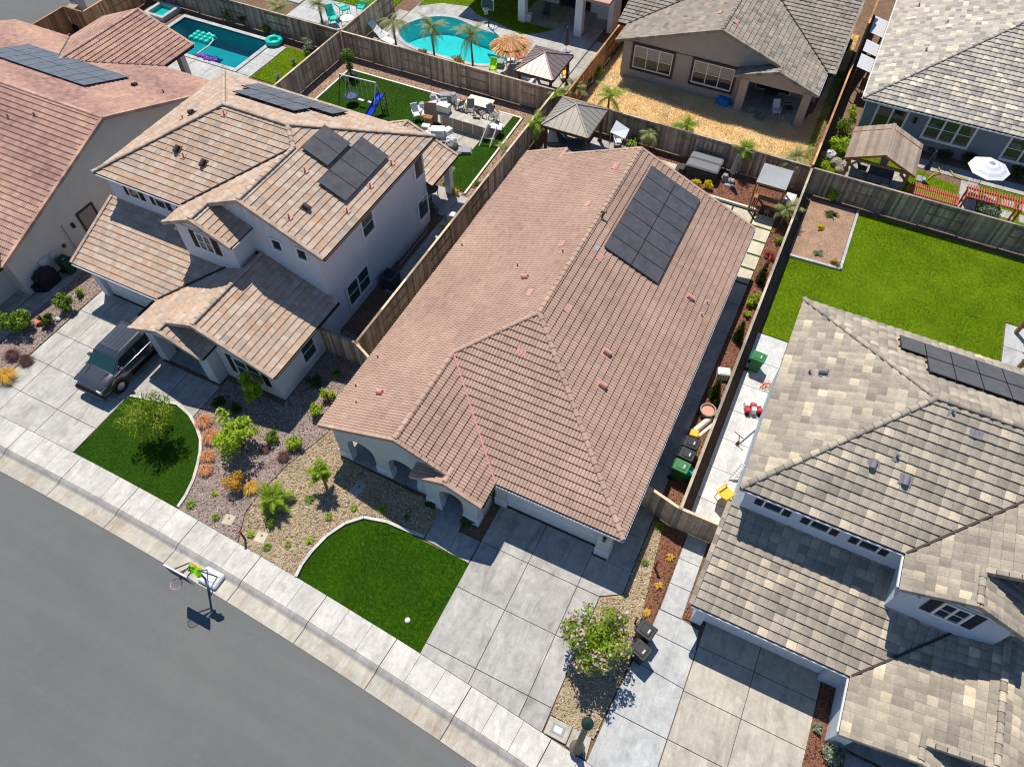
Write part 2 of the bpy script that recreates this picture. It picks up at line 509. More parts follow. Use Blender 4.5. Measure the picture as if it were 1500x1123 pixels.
M['fabricgrey'] = mat_plain('grey_cushion', (126,122,118), .9, .1, 6)
M['metalroof'] = mat_plain('grey_brown_metal_roof', (164,156,142), .4, .06, 3, metal=.3)
M['metalroof2'] = mat_plain('brown_metal_roof', (136,120,114), .4, .06, 3, metal=.3)
M['shinglebrown'] = mat_tint('brown_shingle', [(0,(128,112,96)),(.5,(146,130,114)),(1,(160,144,128))], .9, .15, 12, .3)
M['pebble'] = mat_tint('pebble', [(0,(122,104,84)),(.35,(176,154,120)),(.65,(200,182,150)),(.85,(146,122,96)),(1,(222,212,192))], .85, .15, 30, 0)
M['chip'] = mat_tint('bark_chip', [(0,(92,71,62)),(.4,(140,116,105)),(.7,(178,158,148)),(1,(212,198,190))], .95, .2, 30, 0)
M['redchip'] = mat_tint('red_bark_chip', [(0,(78,44,32)),(.5,(124,78,58)),(1,(166,122,98))], .95, .2, 30, 0)
M['turfblade'] = mat_leaf('turf_blade', (42,80,4), (76,114,18), .7, .2, .08)
M['lawnblade'] = mat_leaf('lawn_blade', (112,142,4), (184,202,48), .7, .3, .2)
M['lawnblade2'] = mat_leaf('front_lawn_blade', (36,90,2), (114,148,14), .7, .3, .2)
M['dryblade'] = mat_leaf('dry_blade', (224,194,134), (255,242,204), .8, .4, .12)
M['leaf'] = mat_leaf('leaf_green', (66,98,20), (142,168,52))
M['leafmyrtle'] = mat_leaf('myrtle_leaf', (84,116,18), (160,182,56))
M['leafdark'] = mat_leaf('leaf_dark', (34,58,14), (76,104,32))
M['leafwispy'] = mat_leaf('wispy_leaf', (86,112,18), (164,184,58))
M['leafbright'] = mat_leaf('leaf_bright', (116,148,18), (190,210,60))
M['leafyellow'] = mat_leaf('leaf_yellow', (190,170,20), (236,220,60))
M['leafgold'] = mat_leaf('leaf_gold', (190,140,36), (238,198,84))
M['leaforange'] = mat_leaf('leaf_orange', (186,118,76), (232,178,130))
M['leafred'] = mat_leaf('leaf_red', (104,34,32), (170,66,60))
M['leafmaroon'] = mat_leaf('leaf_maroon', (66,40,40), (120,78,72))
M['leafsilver'] = mat_leaf('leaf_silver', (112,128,104), (170,182,150))
M['palm'] = mat_leaf('palm_leaf', (84,116,22), (166,188,62))
M['palmgrey'] = mat_leaf('palm_leaf_olive', (106,116,58), (186,188,124))
M['flowerpink'] = mat_leaf('pink_flower', (204,150,172), (236,196,212), .7)
M['flowerred'] = mat_leaf('red_flower', (214,60,44), (240,120,90), .7)
# roof tiles
M['tile_main'] = mat_tint('rose_brown_tile', [(0,(150,122,106)),(.35,(170,142,124)),(.7,(182,153,134)),(1,(196,168,148))], .9, .08, 5, .25, spec=.12)
M['tile_blend'] = mat_tint('orange_grey_blend_tile', [(0,(158,143,129)),(.2,(170,153,137)),(.4,(178,151,127)),(.6,(183,159,138)),(.8,(187,171,153)),(1,(180,146,118))], .9, .11, 8, .25, spec=.12)
M['tile_grey'] = mat_tint('cream_grey_blend_tile', [(0,(132,124,112)),(.25,(145,136,122)),(.45,(157,147,131)),(.65,(169,158,139)),(.82,(185,171,148)),(1,(204,188,161))], .9, .15, 10, .25, spec=.12)
M['tile_dark'] = mat_tint('grey_brown_tile', [(0,(120,113,103)),(.3,(138,129,117)),(.6,(148,139,125)),(.8,(162,147,133)),(1,(136,135,124))], .9, .1, 8, .2, spec=.15)
M['tile_light'] = mat_tint('pale_grey_blend_tile', [(0,(138,133,125)),(.3,(160,154,144)),(.6,(182,173,157)),(.85,(206,194,170)),(1,(222,209,184))], .9, .1, 8, .2, spec=.15)
M['tile_pink'] = mat_tint('pink_barrel_tile', [(0,(156,124,112)),(.35,(176,141,126)),(.7,(187,151,133)),(1,(196,162,136))], .9, .1, 3, .2, spec=.12)
M['deck'] = mat_plain('roof_underlay', (52,44,40), .9, .1, 5)
# ------------------------------------------------------------------ scatter helpers
def in_poly(x, y, poly):
    c = np.zeros(len(x), bool); n = len(poly)
    for i in range(n):
        x0, y0 = poly[i][:2]; x1, y1 = poly[(i+1) % n][:2]
        if y0 == y1: continue
        t = (y0 > y) != (y1 > y)
        c ^= t & (x < (x1-x0)*(y-y0)/(y1-y0)+x0)
    return c

def sample(poly, dens, holes=()):
    xs = [p[0] for p in poly]; ys = [p[1] for p in poly]
    n = int((max(xs)-min(xs))*(max(ys)-min(ys))*dens)
    x = nrs.uniform(min(xs), max(xs), n); y = nrs.uniform(min(ys), max(ys), n)
    k = in_poly(x, y, poly)
    for h in holes: k &= ~in_poly(x, y, h)
    return x[k], y[k]

def blades(poly, dens, h, w, holes=(), z=0.0, patch=.5, lean=.6):
    x, y = sample(poly, dens, holes); n = len(x)
    a = nrs.uniform(0, 2*np.pi, n); l = nrs.uniform(0, lean, n)*h; b = nrs.uniform(0, 2*np.pi, n)
    hh = h*nrs.uniform(.5, 1.15, n); ww = w*nrs.uniform(.6, 1.2, n)
    dx = np.cos(a)*ww; dy = np.sin(a)*ww
    V = np.stack([np.stack([x-dx, y-dy, np.full(n, z)], 1), np.stack([x+dx, y+dy, np.full(n, z)], 1),
                  np.stack([x+np.cos(b)*l, y+np.sin(b)*l, z+hh], 1)], 1).reshape(-1, 3)
    F = np.arange(3*n).reshape(-1, 3)
    cl = .5 + .3*np.sin(x*1.7+np.sin(y*1.1)*2)*np.cos(y*1.9+np.cos(x*.7)*1.5) + .3*np.sin(x*.6+1+np.sin(y*2.3)*.6)*np.sin(y*.5+np.cos(x*1.9)*.5) + .16*np.sin(x*4.1+np.sin(y*5.3)*1.7)*np.sin(y*3.7+np.sin(x*4.9)*1.3)
    t = np.clip(cl*patch + nrs.uniform(0, 1, n)*(1-patch), 0, 1)
    return V, F, np.repeat(t, 3)

def rocks(poly, dens, r0, r1, flat=.6, holes=(), z=0.0):
    x, y = sample(poly, dens, holes); n = len(x)
    base = np.array([[1,0,0],[0,1,0],[-1,0,0],[0,-1,0],[0,0,1],[0,0,-1]], float)
    F0 = np.array([[0,1,4],[1,2,4],[2,3,4],[3,0,4],[1,0,5],[2,1,5],[3,2,5],[0,3,5]])
    r = nrs.uniform(r0, r1, (n, 1, 1)); sc = np.concatenate([nrs.uniform(.7, 1.3, (n, 1, 2)), nrs.uniform(.7, 1.1, (n, 1, 1))*flat], 2)
    a = nrs.uniform(0, 2*np.pi, n); c, s = np.cos(a), np.sin(a)
    V = base[None]*sc*r + nrs.uniform(-.15, .15, (n, 6, 3))*r
    X = V[:,:,0]*c[:,None]-V[:,:,1]*s[:,None]; Y = V[:,:,0]*s[:,None]+V[:,:,1]*c[:,None]
    V = np.stack([X+x[:,None], Y+y[:,None], V[:,:,2]+z+(r[:,:,0]*flat*.3)], 2).reshape(-1, 3)
    F = (F0[None]+6*np.arange(n)[:,None,None]).reshape(-1, 3)
    return V, F, np.repeat(nrs.uniform(0, 1, n), 6)

def chips(poly, dens, l0, l1, holes=(), z=0.0):
    V, F, t = rocks(poly, dens, l0, l1, .35, holes, z)
    return V, F, t

def stuff_obj(name, label, cat, parts):
    """parts: list of (V,F,tint) triangles; linked as one countless mass"""
    off = 0; Vs = []; Fs = []; Ts = []
    for V, F, t in parts:
        Vs.append(V); Fs.append(F+off); Ts.append(t); off += len(V)
    return np.concatenate(Vs), np.concatenate(Fs), np.concatenate(Ts)

def bed(name, label, cat, poly, base_mat, piece_mat, parts, z=0.0):
    """ground cover: the sheet it lies on plus its loose pieces, one mass"""
    mb = MB(); mb.poly([(p[0], p[1], z) for p in (poly if area(poly) > 0 else poly[::-1])])
    me = mb.mesh(name, base_mat)
    V, F, t = stuff_obj(name, label, cat, parts)
    bm = bmesh.new(); bm.from_mesh(me)
    me2 = np_mesh(name+'_pieces', V, F, piece_mat, t)
    me2.materials.clear(); me2.materials.append(base_mat); me2.materials.append(piece_mat)
    me2.polygons.foreach_set('material_index', np.ones(len(me2.polygons), dtype=np.int32))
    bm.from_mesh(me2)
    out = bpy.data.meshes.new(name); bm.to_mesh(out); bm.free()
    out.materials.append(base_mat); out.materials.append(piece_mat)
    bpy.data.meshes.remove(me); bpy.data.meshes.remove(me2)
    ob = link(name, out)
    return tag(ob, label, cat, kind='stuff')

def area(p):
    return sum(p[i][0]*p[(i+1)%len(p)][1]-p[(i+1)%len(p)][0]*p[i][1] for i in range(len(p)))/2

def rect(x0, x1, y0, y1): return [(x0,y0),(x1,y0),(x1,y1),(x0,y1)]

# ------------------------------------------------------------------ the street
def ysb(x): return 6.4 - .00188*(x+27)**2            # back edge of the sidewalk
def sb(x, d):                                         # point d metres streetwards of that edge
    s = -2*.00188*(x+27); n = math.hypot(1, s)
    return (x + s/n*d*1.0, ysb(x) - d/n)

terrain = MB(); terrain.poly([(-500,-500,-3),(500,-500,-3),(500,500,-3),(-500,500,-3)])
struct('terrain', terrain, M['soil'])
# asphalt street with a slight crown
road = MB()
xs = [-90 + i*2.5 for i in range(55)]
offs = [(2.2,-.115),(4.0,-.075),(6.5,-.03),(9.0,-.075),(11.0,-.115),(60.0,-.115)]
for i in range(len(xs)-1):
    for j in range(len(offs)-1):
        (d0,z0),(d1,z1) = offs[j], offs[j+1]
        a, b = sb(xs[i],d0), sb(xs[i+1],d0); c, d = sb(xs[i+1],d1), sb(xs[i],d1)
        road.poly([(*d,z1),(*c,z1),(*b,z0),(*a,z0)])
struct('road', road, M['asphalt'], smooth=True)
# sidewalk slabs, rolled kerb and gutter
sw = bpy.data.objects.new('sidewalk', None); COL.objects.link(sw); tag(sw, kind='structure')
gt = bpy.data.objects.new('gutter', None); COL.objects.link(gt); tag(gt, kind='structure')
x = -40.6; k = 0
step = 1.205
while x < 16:
    x1 = x + step; g0 = .018 if k % 3 == 0 else .008; g1 = .018 if (k+1) % 3 == 0 else .008
    m = MB()
    q = [sb(x+g0,.0), sb(x+g0,1.24), sb(x1-g1,1.24), sb(x1-g1,.0)]
    m.prism(q, -.1, rnd.uniform(-.003,.003)); m.build('sidewalk_slab', M['walkcon'], sw)
    if k % 3 == 0:
        X1 = x + step*3; m = MB(); mk = MB(); n = 4
        prof = [(1.25,.0),(1.31,-.006),(1.40,-.04),(1.50,-.105),(1.56,-.118)]
        for i in range(n):
            a = x+.015 + (X1-x-.03)*i/n; b = x+.015 + (X1-x-.03)*(i+1)/n
            for (d0,z0),(d1,z1) in zip(prof[:-1], prof[1:]):
                mk.poly([(*sb(a,d0),z0),(*sb(a,d1),z1),(*sb(b,d1),z1),(*sb(b,d0),z0)])
            m.poly([(*sb(a,1.56),-.118),(*sb(a,2.25),-.09),(*sb(b,2.25),-.09),(*sb(b,1.56),-.118)])
            m.poly([(*sb(a,2.25),-.09),(*sb(a,2.25),-.2),(*sb(b,2.25),-.2),(*sb(b,2.25),-.09)])
        mk.build('kerb_segment', M['curbcon'], gt, smooth=True)
        m.build('gutter_segment', M['guttercon'], gt)
    x = x1; k += 1
# the soil sheet under all the lots, left open where the pools are sunk
POOL_A = (-50.0, -40.75, 36.1, 41.0)
POOL_B = (-33.6, -18.2, 44.0, 56.4)
POOL_C = (-49.0, -38.2, 46.2, 52.0)
gx = sorted({-150., -60., 60., 100., POOL_A[0],POOL_A[1],POOL_B[0],POOL_B[1],POOL_C[0],POOL_C[1]})
gy = sorted({7.5, 30., 160., POOL_A[2],POOL_A[3],POOL_B[2],POOL_B[3],POOL_C[2],POOL_C[3]})
ground = MB()
for i in range(len(gx)-1):
    for j in range(len(gy)-1):
        cx, cy = (gx[i]+gx[i+1])/2, (gy[j]+gy[j+1])/2
        if any(p[0] < cx < p[1] and p[2] < cy < p[3] for p in (POOL_A, POOL_B, POOL_C)): continue
        ground.poly([(gx[i],gy[j],-.05),(gx[i+1],gy[j],-.05),(gx[i+1],gy[j+1],-.05),(gx[i],gy[j+1],-.05)])
gxx = [-150+i*5 for i in range(51)]
for a, b in zip(gxx[:-1], gxx[1:]):
    ground.poly([(*sb(a,1.5),-.13),(*sb(b,1.5),-.13),(b,7.5,-.05),(a,7.5,-.05)] if ysb(a) > 0 and ysb(b) > 0 else [(a,-6,-.05),(b,-6,-.05),(b,7.5,-.05),(a,7.5,-.05)])
struct('ground', ground, M['soil'])
# the other street beyond the far fence
m = MB(); m.poly([(-150,15,-.03),(-57.0,15,-.03),(-57.0,120,-.03),(-150,120,-.03)])
struct('side_street', m, M['asphalt'])

def slab_set(name, polys, mat, piece='slab', z=0.0, th=.1):
    r = bpy.data.objects.new(name, None); COL.objects.link(r); tag(r, kind='structure')
    for p in polys:
        m = MB(); m.prism(p, z-th, z+rnd.uniform(-.004,.004)); m.build(piece, mat, r)
    return r

def grid(xs, ys, gap=.014):
    return [rect(xs[i]+gap, xs[i+1]-gap, ys[j]+gap, ys[j+1]-gap) for i in range(len(xs)-1) for j in range(len(ys)-1)]

def bottom_row(xs, ytop, gap=.014):
    return [[(xs[i]+gap, ysb(xs[i]+gap)+.02), (xs[i+1]-gap, ysb(xs[i+1]-gap)+.02), (xs[i+1]-gap, ytop-gap), (xs[i]+gap, ytop-gap)] for i in range(len(xs)-1)]

# main house: driveway, porch walk, side path
dx = [-6.93, -4.62, -2.29, -1.26]
slab_set('main_driveway', grid(dx[:3], [6.12, 8.74, 11.02, 13.02]) + grid(dx[2:], [6.12, 8.74, 11.02]) + bottom_row(dx, 6.12)
         + [[(-2.28,11.04),(-1.29,11.04),(-.42,11.56),(-.42,12.6),(-1.45,12.6),(-2.28,12.6)]], M['concrete'])
slab_set('side_path', grid([-1.62, -.42], [12.6, 14.3, 16.0, 18.3, 20.6, 22.9, 25.2, 27.5, 29.8, 31.5]), M['concrete'])
slab_set('porch_walk', [[(-9.26,10.02),(-8.05,9.94),(-8.05,10.95),(-8.2,11.7),(-9.3,11.7)], [(-8.03,9.93),(-6.97,9.89),(-6.97,10.98),(-8.03,10.98)]], M['concrete'])
slab_set('porch_floor', [rect(-15.0,-10.0,11.95,14.2), rect(-9.97,-7.35,11.72,14.2)], M['concrete'], z=.03)
slab_set('stepping_paver_path', [rect(-1.66,-.42,y,y+1.12) for y in (31.62,)] + [rect(-1.6,-.4,y,y+1.1) for y in (32.9,34.15,35.4,36.65)]
         + [rect(-3.0,-1.72,36.65,37.75), rect(-4.4,-3.1,36.65,37.75), rect(-5.8,-4.5,36.65,37.75)], M['paver'], 'paver', z=.03)
# house on the left: driveway, entry walk
dl = [-33.3, -31.9, -29.3, -26.72]
slab_set('left_driveway', grid(dl, [7.9, 9.75, 11.6, 13.35, 15.0]) + bottom_row(dl, 7.9), M['drivecon'])
slab_set('entry_walk', [[(-26.66,10.2),(-24.95,10.55),(-24.95,12.6),(-26.66,12.6)], [(-24.92,10.56),(-24.1,10.85),(-22.9,10.55),(-22.9,12.6),(-24.92,12.6)]], M['concrete'])
# right hand house: driveway, side walk, side yard slabs
slab_set('right_driveway', grid([3.13, 5.44, 7.93], [7.05, 8.98, 10.9, 12.0]) + bottom_row([3.13, 5.44, 7.93], 7.05), M['tancon'])
slab_set('right_side_strip', [[(.75,7.05+.014),(3.1,7.05),(3.1,9.03),(.95,9.2)], [(.97,9.23),(3.1,9.06),(3.1,10.55),(1.15,10.6)],
         [(1.17,10.63),(3.1,10.58),(2.95,11.5),(2.2,11.62),(1.2,11.62)], [(.66,ysb(.7)+.02),(3.1,ysb(3.1)+.02),(3.1,7.02),(.76,7.03)]], M['whitecon'])
slab_set('right_side_walk', grid([1.22, 2.18], [11.65, 12.92, 14.15, 15.42]), M['whitecon'])
slab_set('right_side_yard_paving', grid([1.0, 2.65], [15.6, 17.4, 19.2, 21.0, 22.8, 24.6, 26.4, 28.35]), M['brightcon'])
slab_set('right_entry_walk', bottom_row([7.96, 9.3, 10.6, 12.0], 7.05) + grid([9.3,10.6,12.0],[7.05,9.6]), M['whitecon'])
slab_set('right_back_patio', grid([13.05, 15.3, 17.5], [29.0, 31.5, 33.2, 35.0]), M['whitecon'])
# far left house: side walk and front drive
slab_set('far_left_side_walk', grid([-36.55, -35.45], [8.2, 10.2, 12.2, 14.2, 16.2, 18.2, 20.2]), M['concrete'])
slab_set('far_left_driveway', grid([-44.0, -41.5, -39.0, -36.6], [8.2, 10.4, 12.6, 14.4]), M['concrete'])

# ------------------------------------------------------------------ lawns, turf, beds
lawn1 = [(-13.22,ysb(-13.2)+.02),(-13.34,6.6),(-13.3,7.3),(-13.15,8.15),(-12.75,9.0),(-12.15,9.6),(-11.2,9.86),(-10.0,9.92),(-8.8,9.9),(-7.3,9.91),(-6.925,9.89),(-6.925,ysb(-6.93)+.01)]
# smooth the corner by the walk
bed('lawn_grass', 'deep green front lawn with a rounded corner beside the main driveway', 'lawn', lawn1, M['lawnbase2'], M['lawnblade2'],
    [blades(lawn1, 2600, .05, .008, patch=.8)], z=.0)
lawn2 = [(-26.66,ysb(-26.66)+.02),(-26.66,10.1),(-25.6,10.3),(-24.9,10.5),(-24.1,10.72),(-23.2,10.5),(-22.4,10.1),(-21.75,9.65),(-21.3,9.1),(-20.95,8.5),(-20.6,7.8),(-20.35,7.0),(-20.28,ysb(-20.3)+.02)]
bed('artificial_turf', 'dark green artificial turf with one small tree beside the left driveway', 'turf', lawn2, M['turf'], M['turfblade'], [blades(lawn2, 1100, .04, .012, patch=.35)])
turf_b = [(-33.2,33.6),(-33.2,40.05),(-19.05,40.15),(-18.85,31.6),(-20.5,31.6),(-20.5,33.6)]
bed('artificial_turf', 'dark green artificial turf under the swing set', 'turf', turf_b, M['turf'], M['turfblade'], [blades(turf_b, 600, .04, .014, patch=.3)])
lawn3 = [(1.15,28.4),(1.15,34.8),(4.15,35.0),(4.15,40.65),(18.5,40.5),(18.5,35.1),(13.0,35.05),(13.0,31.4),(12.8,29.0),(18.5,29.0),(18.5,26.0),(2.7,26.0),(2.7,28.4)]
bed('lawn_grass', 'bright green back lawn behind the grey roofed house', 'lawn', lawn3, M['lawnbase'], M['lawnblade'], [blades(lawn3, 900, .08, .010, patch=.82)])
lawn4 = [(-39.3,36.1),(-37.0,36.1),(-35.4,36.6),(-35.4,40.9),(-39.3,40.6)]
bed('lawn_grass', 'small bright lawn strip beside the rectangular pool', 'lawn', lawn4, M['lawnbase'], M['lawnblade'], [blades(lawn4, 500, .08, .016, patch=.5)])
lawn5 = [(1.0,44.2),(1.0,48.0),(2.4,48.6),(6.6,46.6),(9.4,46.0),(9.4,43.6),(6.6,43.4),(6.4,42.0),(1.6,41.9)]
bed('lawn_grass', 'bright lawn around the brown pavilion', 'lawn', lawn5, M['lawnbase'], M['lawnblade'], [blades(lawn5, 450, .08, .016, patch=.5)])
dry = [(-16.1,41.9),(-16.1,62.0),(-15.2,62.0),(-14.4,48.6),(-6.0,48.6),(-1.2,48.6),(-.75,50.0),(-.4,62.0),(.3,62.0),(.3,41.8)]
bed('dry_grass', 'tall straw coloured dry grass around the tan gabled house', 'grass', dry, M['drybase'], M['dryblade'],
    [blades(dry, 330, .17, .022, patch=.7, lean=1.3)])
greenweed = [(-.2,44.0),(.3,44.0),(.3,56.0),(-.3,56.0)]
_V, _F, _T = blades(greenweed, 350, .25, .02)
tag(link('weed_grass', np_mesh('weed_grass', _V, _F, M['lawnblade'], _T)), 'green weeds along the plank fence by the dry yard', 'weeds', kind='stuff')
# front beds
gravel1 = [(-16.6,ysb(-16.6)+.02),(-17.2,7.5),(-17.25,8.6),(-17.0,10.3),(-16.5,12.0),(-16.0,14.0),(-15.1,14.2),(-15.05,11.9),(-9.3,11.7),(-9.28,10.2),(-9.9,10.1),(-11.2,10.08),(-12.3,9.82),(-12.95,9.15),(-13.35,8.25),(-13.52,7.3),(-13.56,6.6),(-13.44,ysb(-13.44)+.02)]
bed('river_gravel', 'tan river gravel bed in front of the arched porch', 'gravel', gravel1, M['gravel'], M['pebble'], [rocks(gravel1, 170, .025, .06)])
mulch1 = [(-20.1,ysb(-20.1)+.02),(-20.18,7.0),(-20.45,7.85),(-20.8,8.6),(-21.15,9.2),(-21.6,9.75),(-22.3,10.22),(-22.85,10.55),(-22.85,13.1),(-19.3,13.1),(-19.3,18.6),(-17.2,18.6),(-15.3,17.0),(-15.6,14.5),(-16.05,14.0),(-16.55,12.0),(-17.05,10.3),(-17.3,8.6),(-17.25,7.5),(-16.65,ysb(-16.65)+.02)]
bed('bark_mulch', 'purplish brown bark mulch bed between the two left houses', 'mulch', mulch1, M['mulch'], M['chip'], [chips(mulch1, 190, .02, .05)])
mulch0 = [(-35.4,7.0),(-33.36,7.0),(-33.36,14.9),(-34.0,16.0),(-35.4,20.0)]
bed('bark_mulch', 'brown bark mulch strip with round shrubs left of the left driveway', 'mulch', mulch0, M['mulch'], M['chip'], [chips(mulch0, 190, .02, .05)])
mulch00 = [(-45.0,6.2),(-33.36,ysb(-33.4)),(-33.36,7.0),(-35.4,7.0),(-35.4,8.15),(-45.0,8.15)]
bed('bark_mulch', 'bark mulch at the left edge beside the sidewalk', 'mulch', mulch00, M['mulch'], M['chip'], [chips(mulch00, 150, .02, .05)])
gravel2 = [(-1.22,ysb(-1.2)+.75),(-1.22,10.98),(-.38,11.55),(-.38,15.35),(.1,15.35),(.35,13.2),(.58,11.4),(.85,9.3),(.68,7.0),(.6,ysb(.6)+.85)]
bed('river_gravel', 'tan gravel strip under the pink flowering tree', 'gravel', gravel2, M['gravel'], M['pebble'], [rocks(gravel2, 170, .025, .055)])
mulch2 = [(.13,15.3),(1.15,15.3),(1.17,11.6),(1.0,10.0),(.88,9.5),(.62,11.3),(.4,13.2)]
bed('bark_mulch', 'red brown bark strip beside the narrow side walk', 'mulch', mulch2, M['redmulch'], M['redchip'], [chips(mulch2, 200, .02, .05)])
mulch3 = [(7.97,7.1),(7.97,12.6),(9.2,12.6),(9.25,7.1)]
bed('bark_mulch', 'red brown bark patch beside the tan driveway', 'mulch', mulch3, M['redmulch'], M['redchip'], [chips(mulch3, 200, .02, .05)])
mulch4 = [(2.22,11.7),(2.6,11.75),(2.6,15.5),(2.22,15.5)]
bed('bark_mulch', 'thin red bark strip along the wall by the side walk', 'mulch', mulch4, M['redmulch'], M['redchip'], [chips(mulch4, 200, .02, .05)])
side_bed = [(-.4,15.6),(.4,15.6),(.4,40.9),(-11.6,40.9),(-11.6,38.4),(-5.9,38.1),(-.35,37.9)]
bed('bark_mulch', 'dark red mulch along the fence behind and beside the main house', 'mulch', side_bed, M['redmulch'], M['redchip'], [chips(side_bed, 150, .02, .055)])
bark_strip = [(-34.6,33.4),(-33.45,33.4),(-33.45,40.3),(-18.8,40.4),(-18.6,31.2),(-17.2,31.2),(-17.2,41.4),(-34.6,41.6)]
bed('bark_mulch', 'light brown bark border around the artificial turf by the swing set', 'mulch', bark_strip, M['barkdirt'], M['redchip'], [chips(bark_strip, 60, .02, .05)])
rbed = [(1.05,35.0),(3.95,35.2),(3.95,40.7),(1.05,40.7)]
bed('planting_soil', 'raised bare earth planting bed in the corner of the bright lawn', 'soil', rbed, M['barkdirt'], M['redchip'], [chips(rbed, 60, .02, .06)], z=.06)

# concrete edging
def edging(name, label, pts, w=.12, h=.07, mat='walkcon', seg='edging_piece', z=0.0):
    o = thing(name, label, 'edging', (pts[0][0], pts[0][1], 0))
    L = []
    for a, b in zip(pts[:-1], pts[1:]):
        a = Vector((*a[:2], 0)); b = Vector((*b[:2], 0)); n = max(1, int((b-a).length/1.1))
        for i in range(n): L.append((a.lerp(b, i/n), a.lerp(b, (i+1)/n)))
    for a, b in L:
        d = (b-a).normalized(); s = Vector((-d.y, d.x, 0))*w/2; e = d*.006
        m = MB(); m.prism([tuple((a+e-s)[:2]), tuple((b-e-s)[:2]), tuple((b-e+s)[:2]), tuple((a+e+s)[:2])], z-.04, z+h)
        m.build(seg, M[mat], o)
    return o
edging('lawn_edging', 'pale curved concrete edging around the front lawn', [(-13.36,6.05),(-13.45,6.6),(-13.42,7.3),(-13.25,8.2),(-12.85,9.08),(-12.25,9.7),(-11.2,9.97),(-10.0,10.02),(-9.3,10.1)], .14)
edging('lawn_edging', 'pale curved concrete edging around the artificial turf by the left driveway', [(-26.6,10.16),(-25.5,10.42),(-24.1,10.8),(-23.1,10.56),(-22.3,10.15),(-21.65,9.68),(-21.2,9.12),(-20.85,8.52),(-20.5,7.82),(-20.25,7.0),(-20.18,6.38)], .14)
edging('turf_edging', 'cream edging around the back turf by the swing set', [(-33.3,33.5),(-33.3,40.15),(-18.95,40.28),(-18.75,31.4)], .13, .06, 'cream')
edging('bed_edging', 'white edging of the bare earth bed in the lawn corner', [(1.1,34.95),(4.05,35.1),(4.05,40.7)], .16, .12, 'whitecon')
# ------------------------------------------------------------------ tiled roofs
def _hump(n, hgt, pw=.7):
    out = []
    for k in range(n):
        for x in (0, .12, .3, .5, .7, .88):
            out.append(((k+x)/n, hgt*max(0.0, math.sin(math.pi*x))**pw))
    out.append((1.0, 0.0))
    return out
TILES = {
    'barrel': dict(w=.30, e=.345, t=.055, prof=_hump(2, .046, .62), stag=0),
    'flat':   dict(w=.33, e=.345, t=.042, prof=[(.012, 0), (.988, 0)], stag=.5),
    'wave':   dict(w=.36, e=.345, t=.052, prof=[(.01,.002),(.18,.018),(.4,.031),(.62,.027),(.82,.01),(.99,.0)], stag=0),
}

def clip_poly(pts, poly):
    """clip a polygon with points (u,v,n) by a convex ccw outline in (u,v)"""
    out = pts; m = len(poly)
    for i in range(m):
        ax, ay = poly[i]; bx, by = poly[(i+1) % m]
        ex, ey = bx-ax, by-ay
        inp = out; out = []
        if not inp: return []
        for k in range(len(inp)):
            p, q = inp[k], inp[(k+1) % len(inp)]
            dp = ex*(p[1]-ay)-ey*(p[0]-ax); dq = ex*(q[1]-ay)-ey*(q[0]-ax)
            if dp >= 0: out.append(p)
            if (dp >= 0) != (dq >= 0):
                t = dp/(dp-dq)
                out.append(tuple(p[j]+(q[j]-p[j])*t for j in range(3)))
    return out

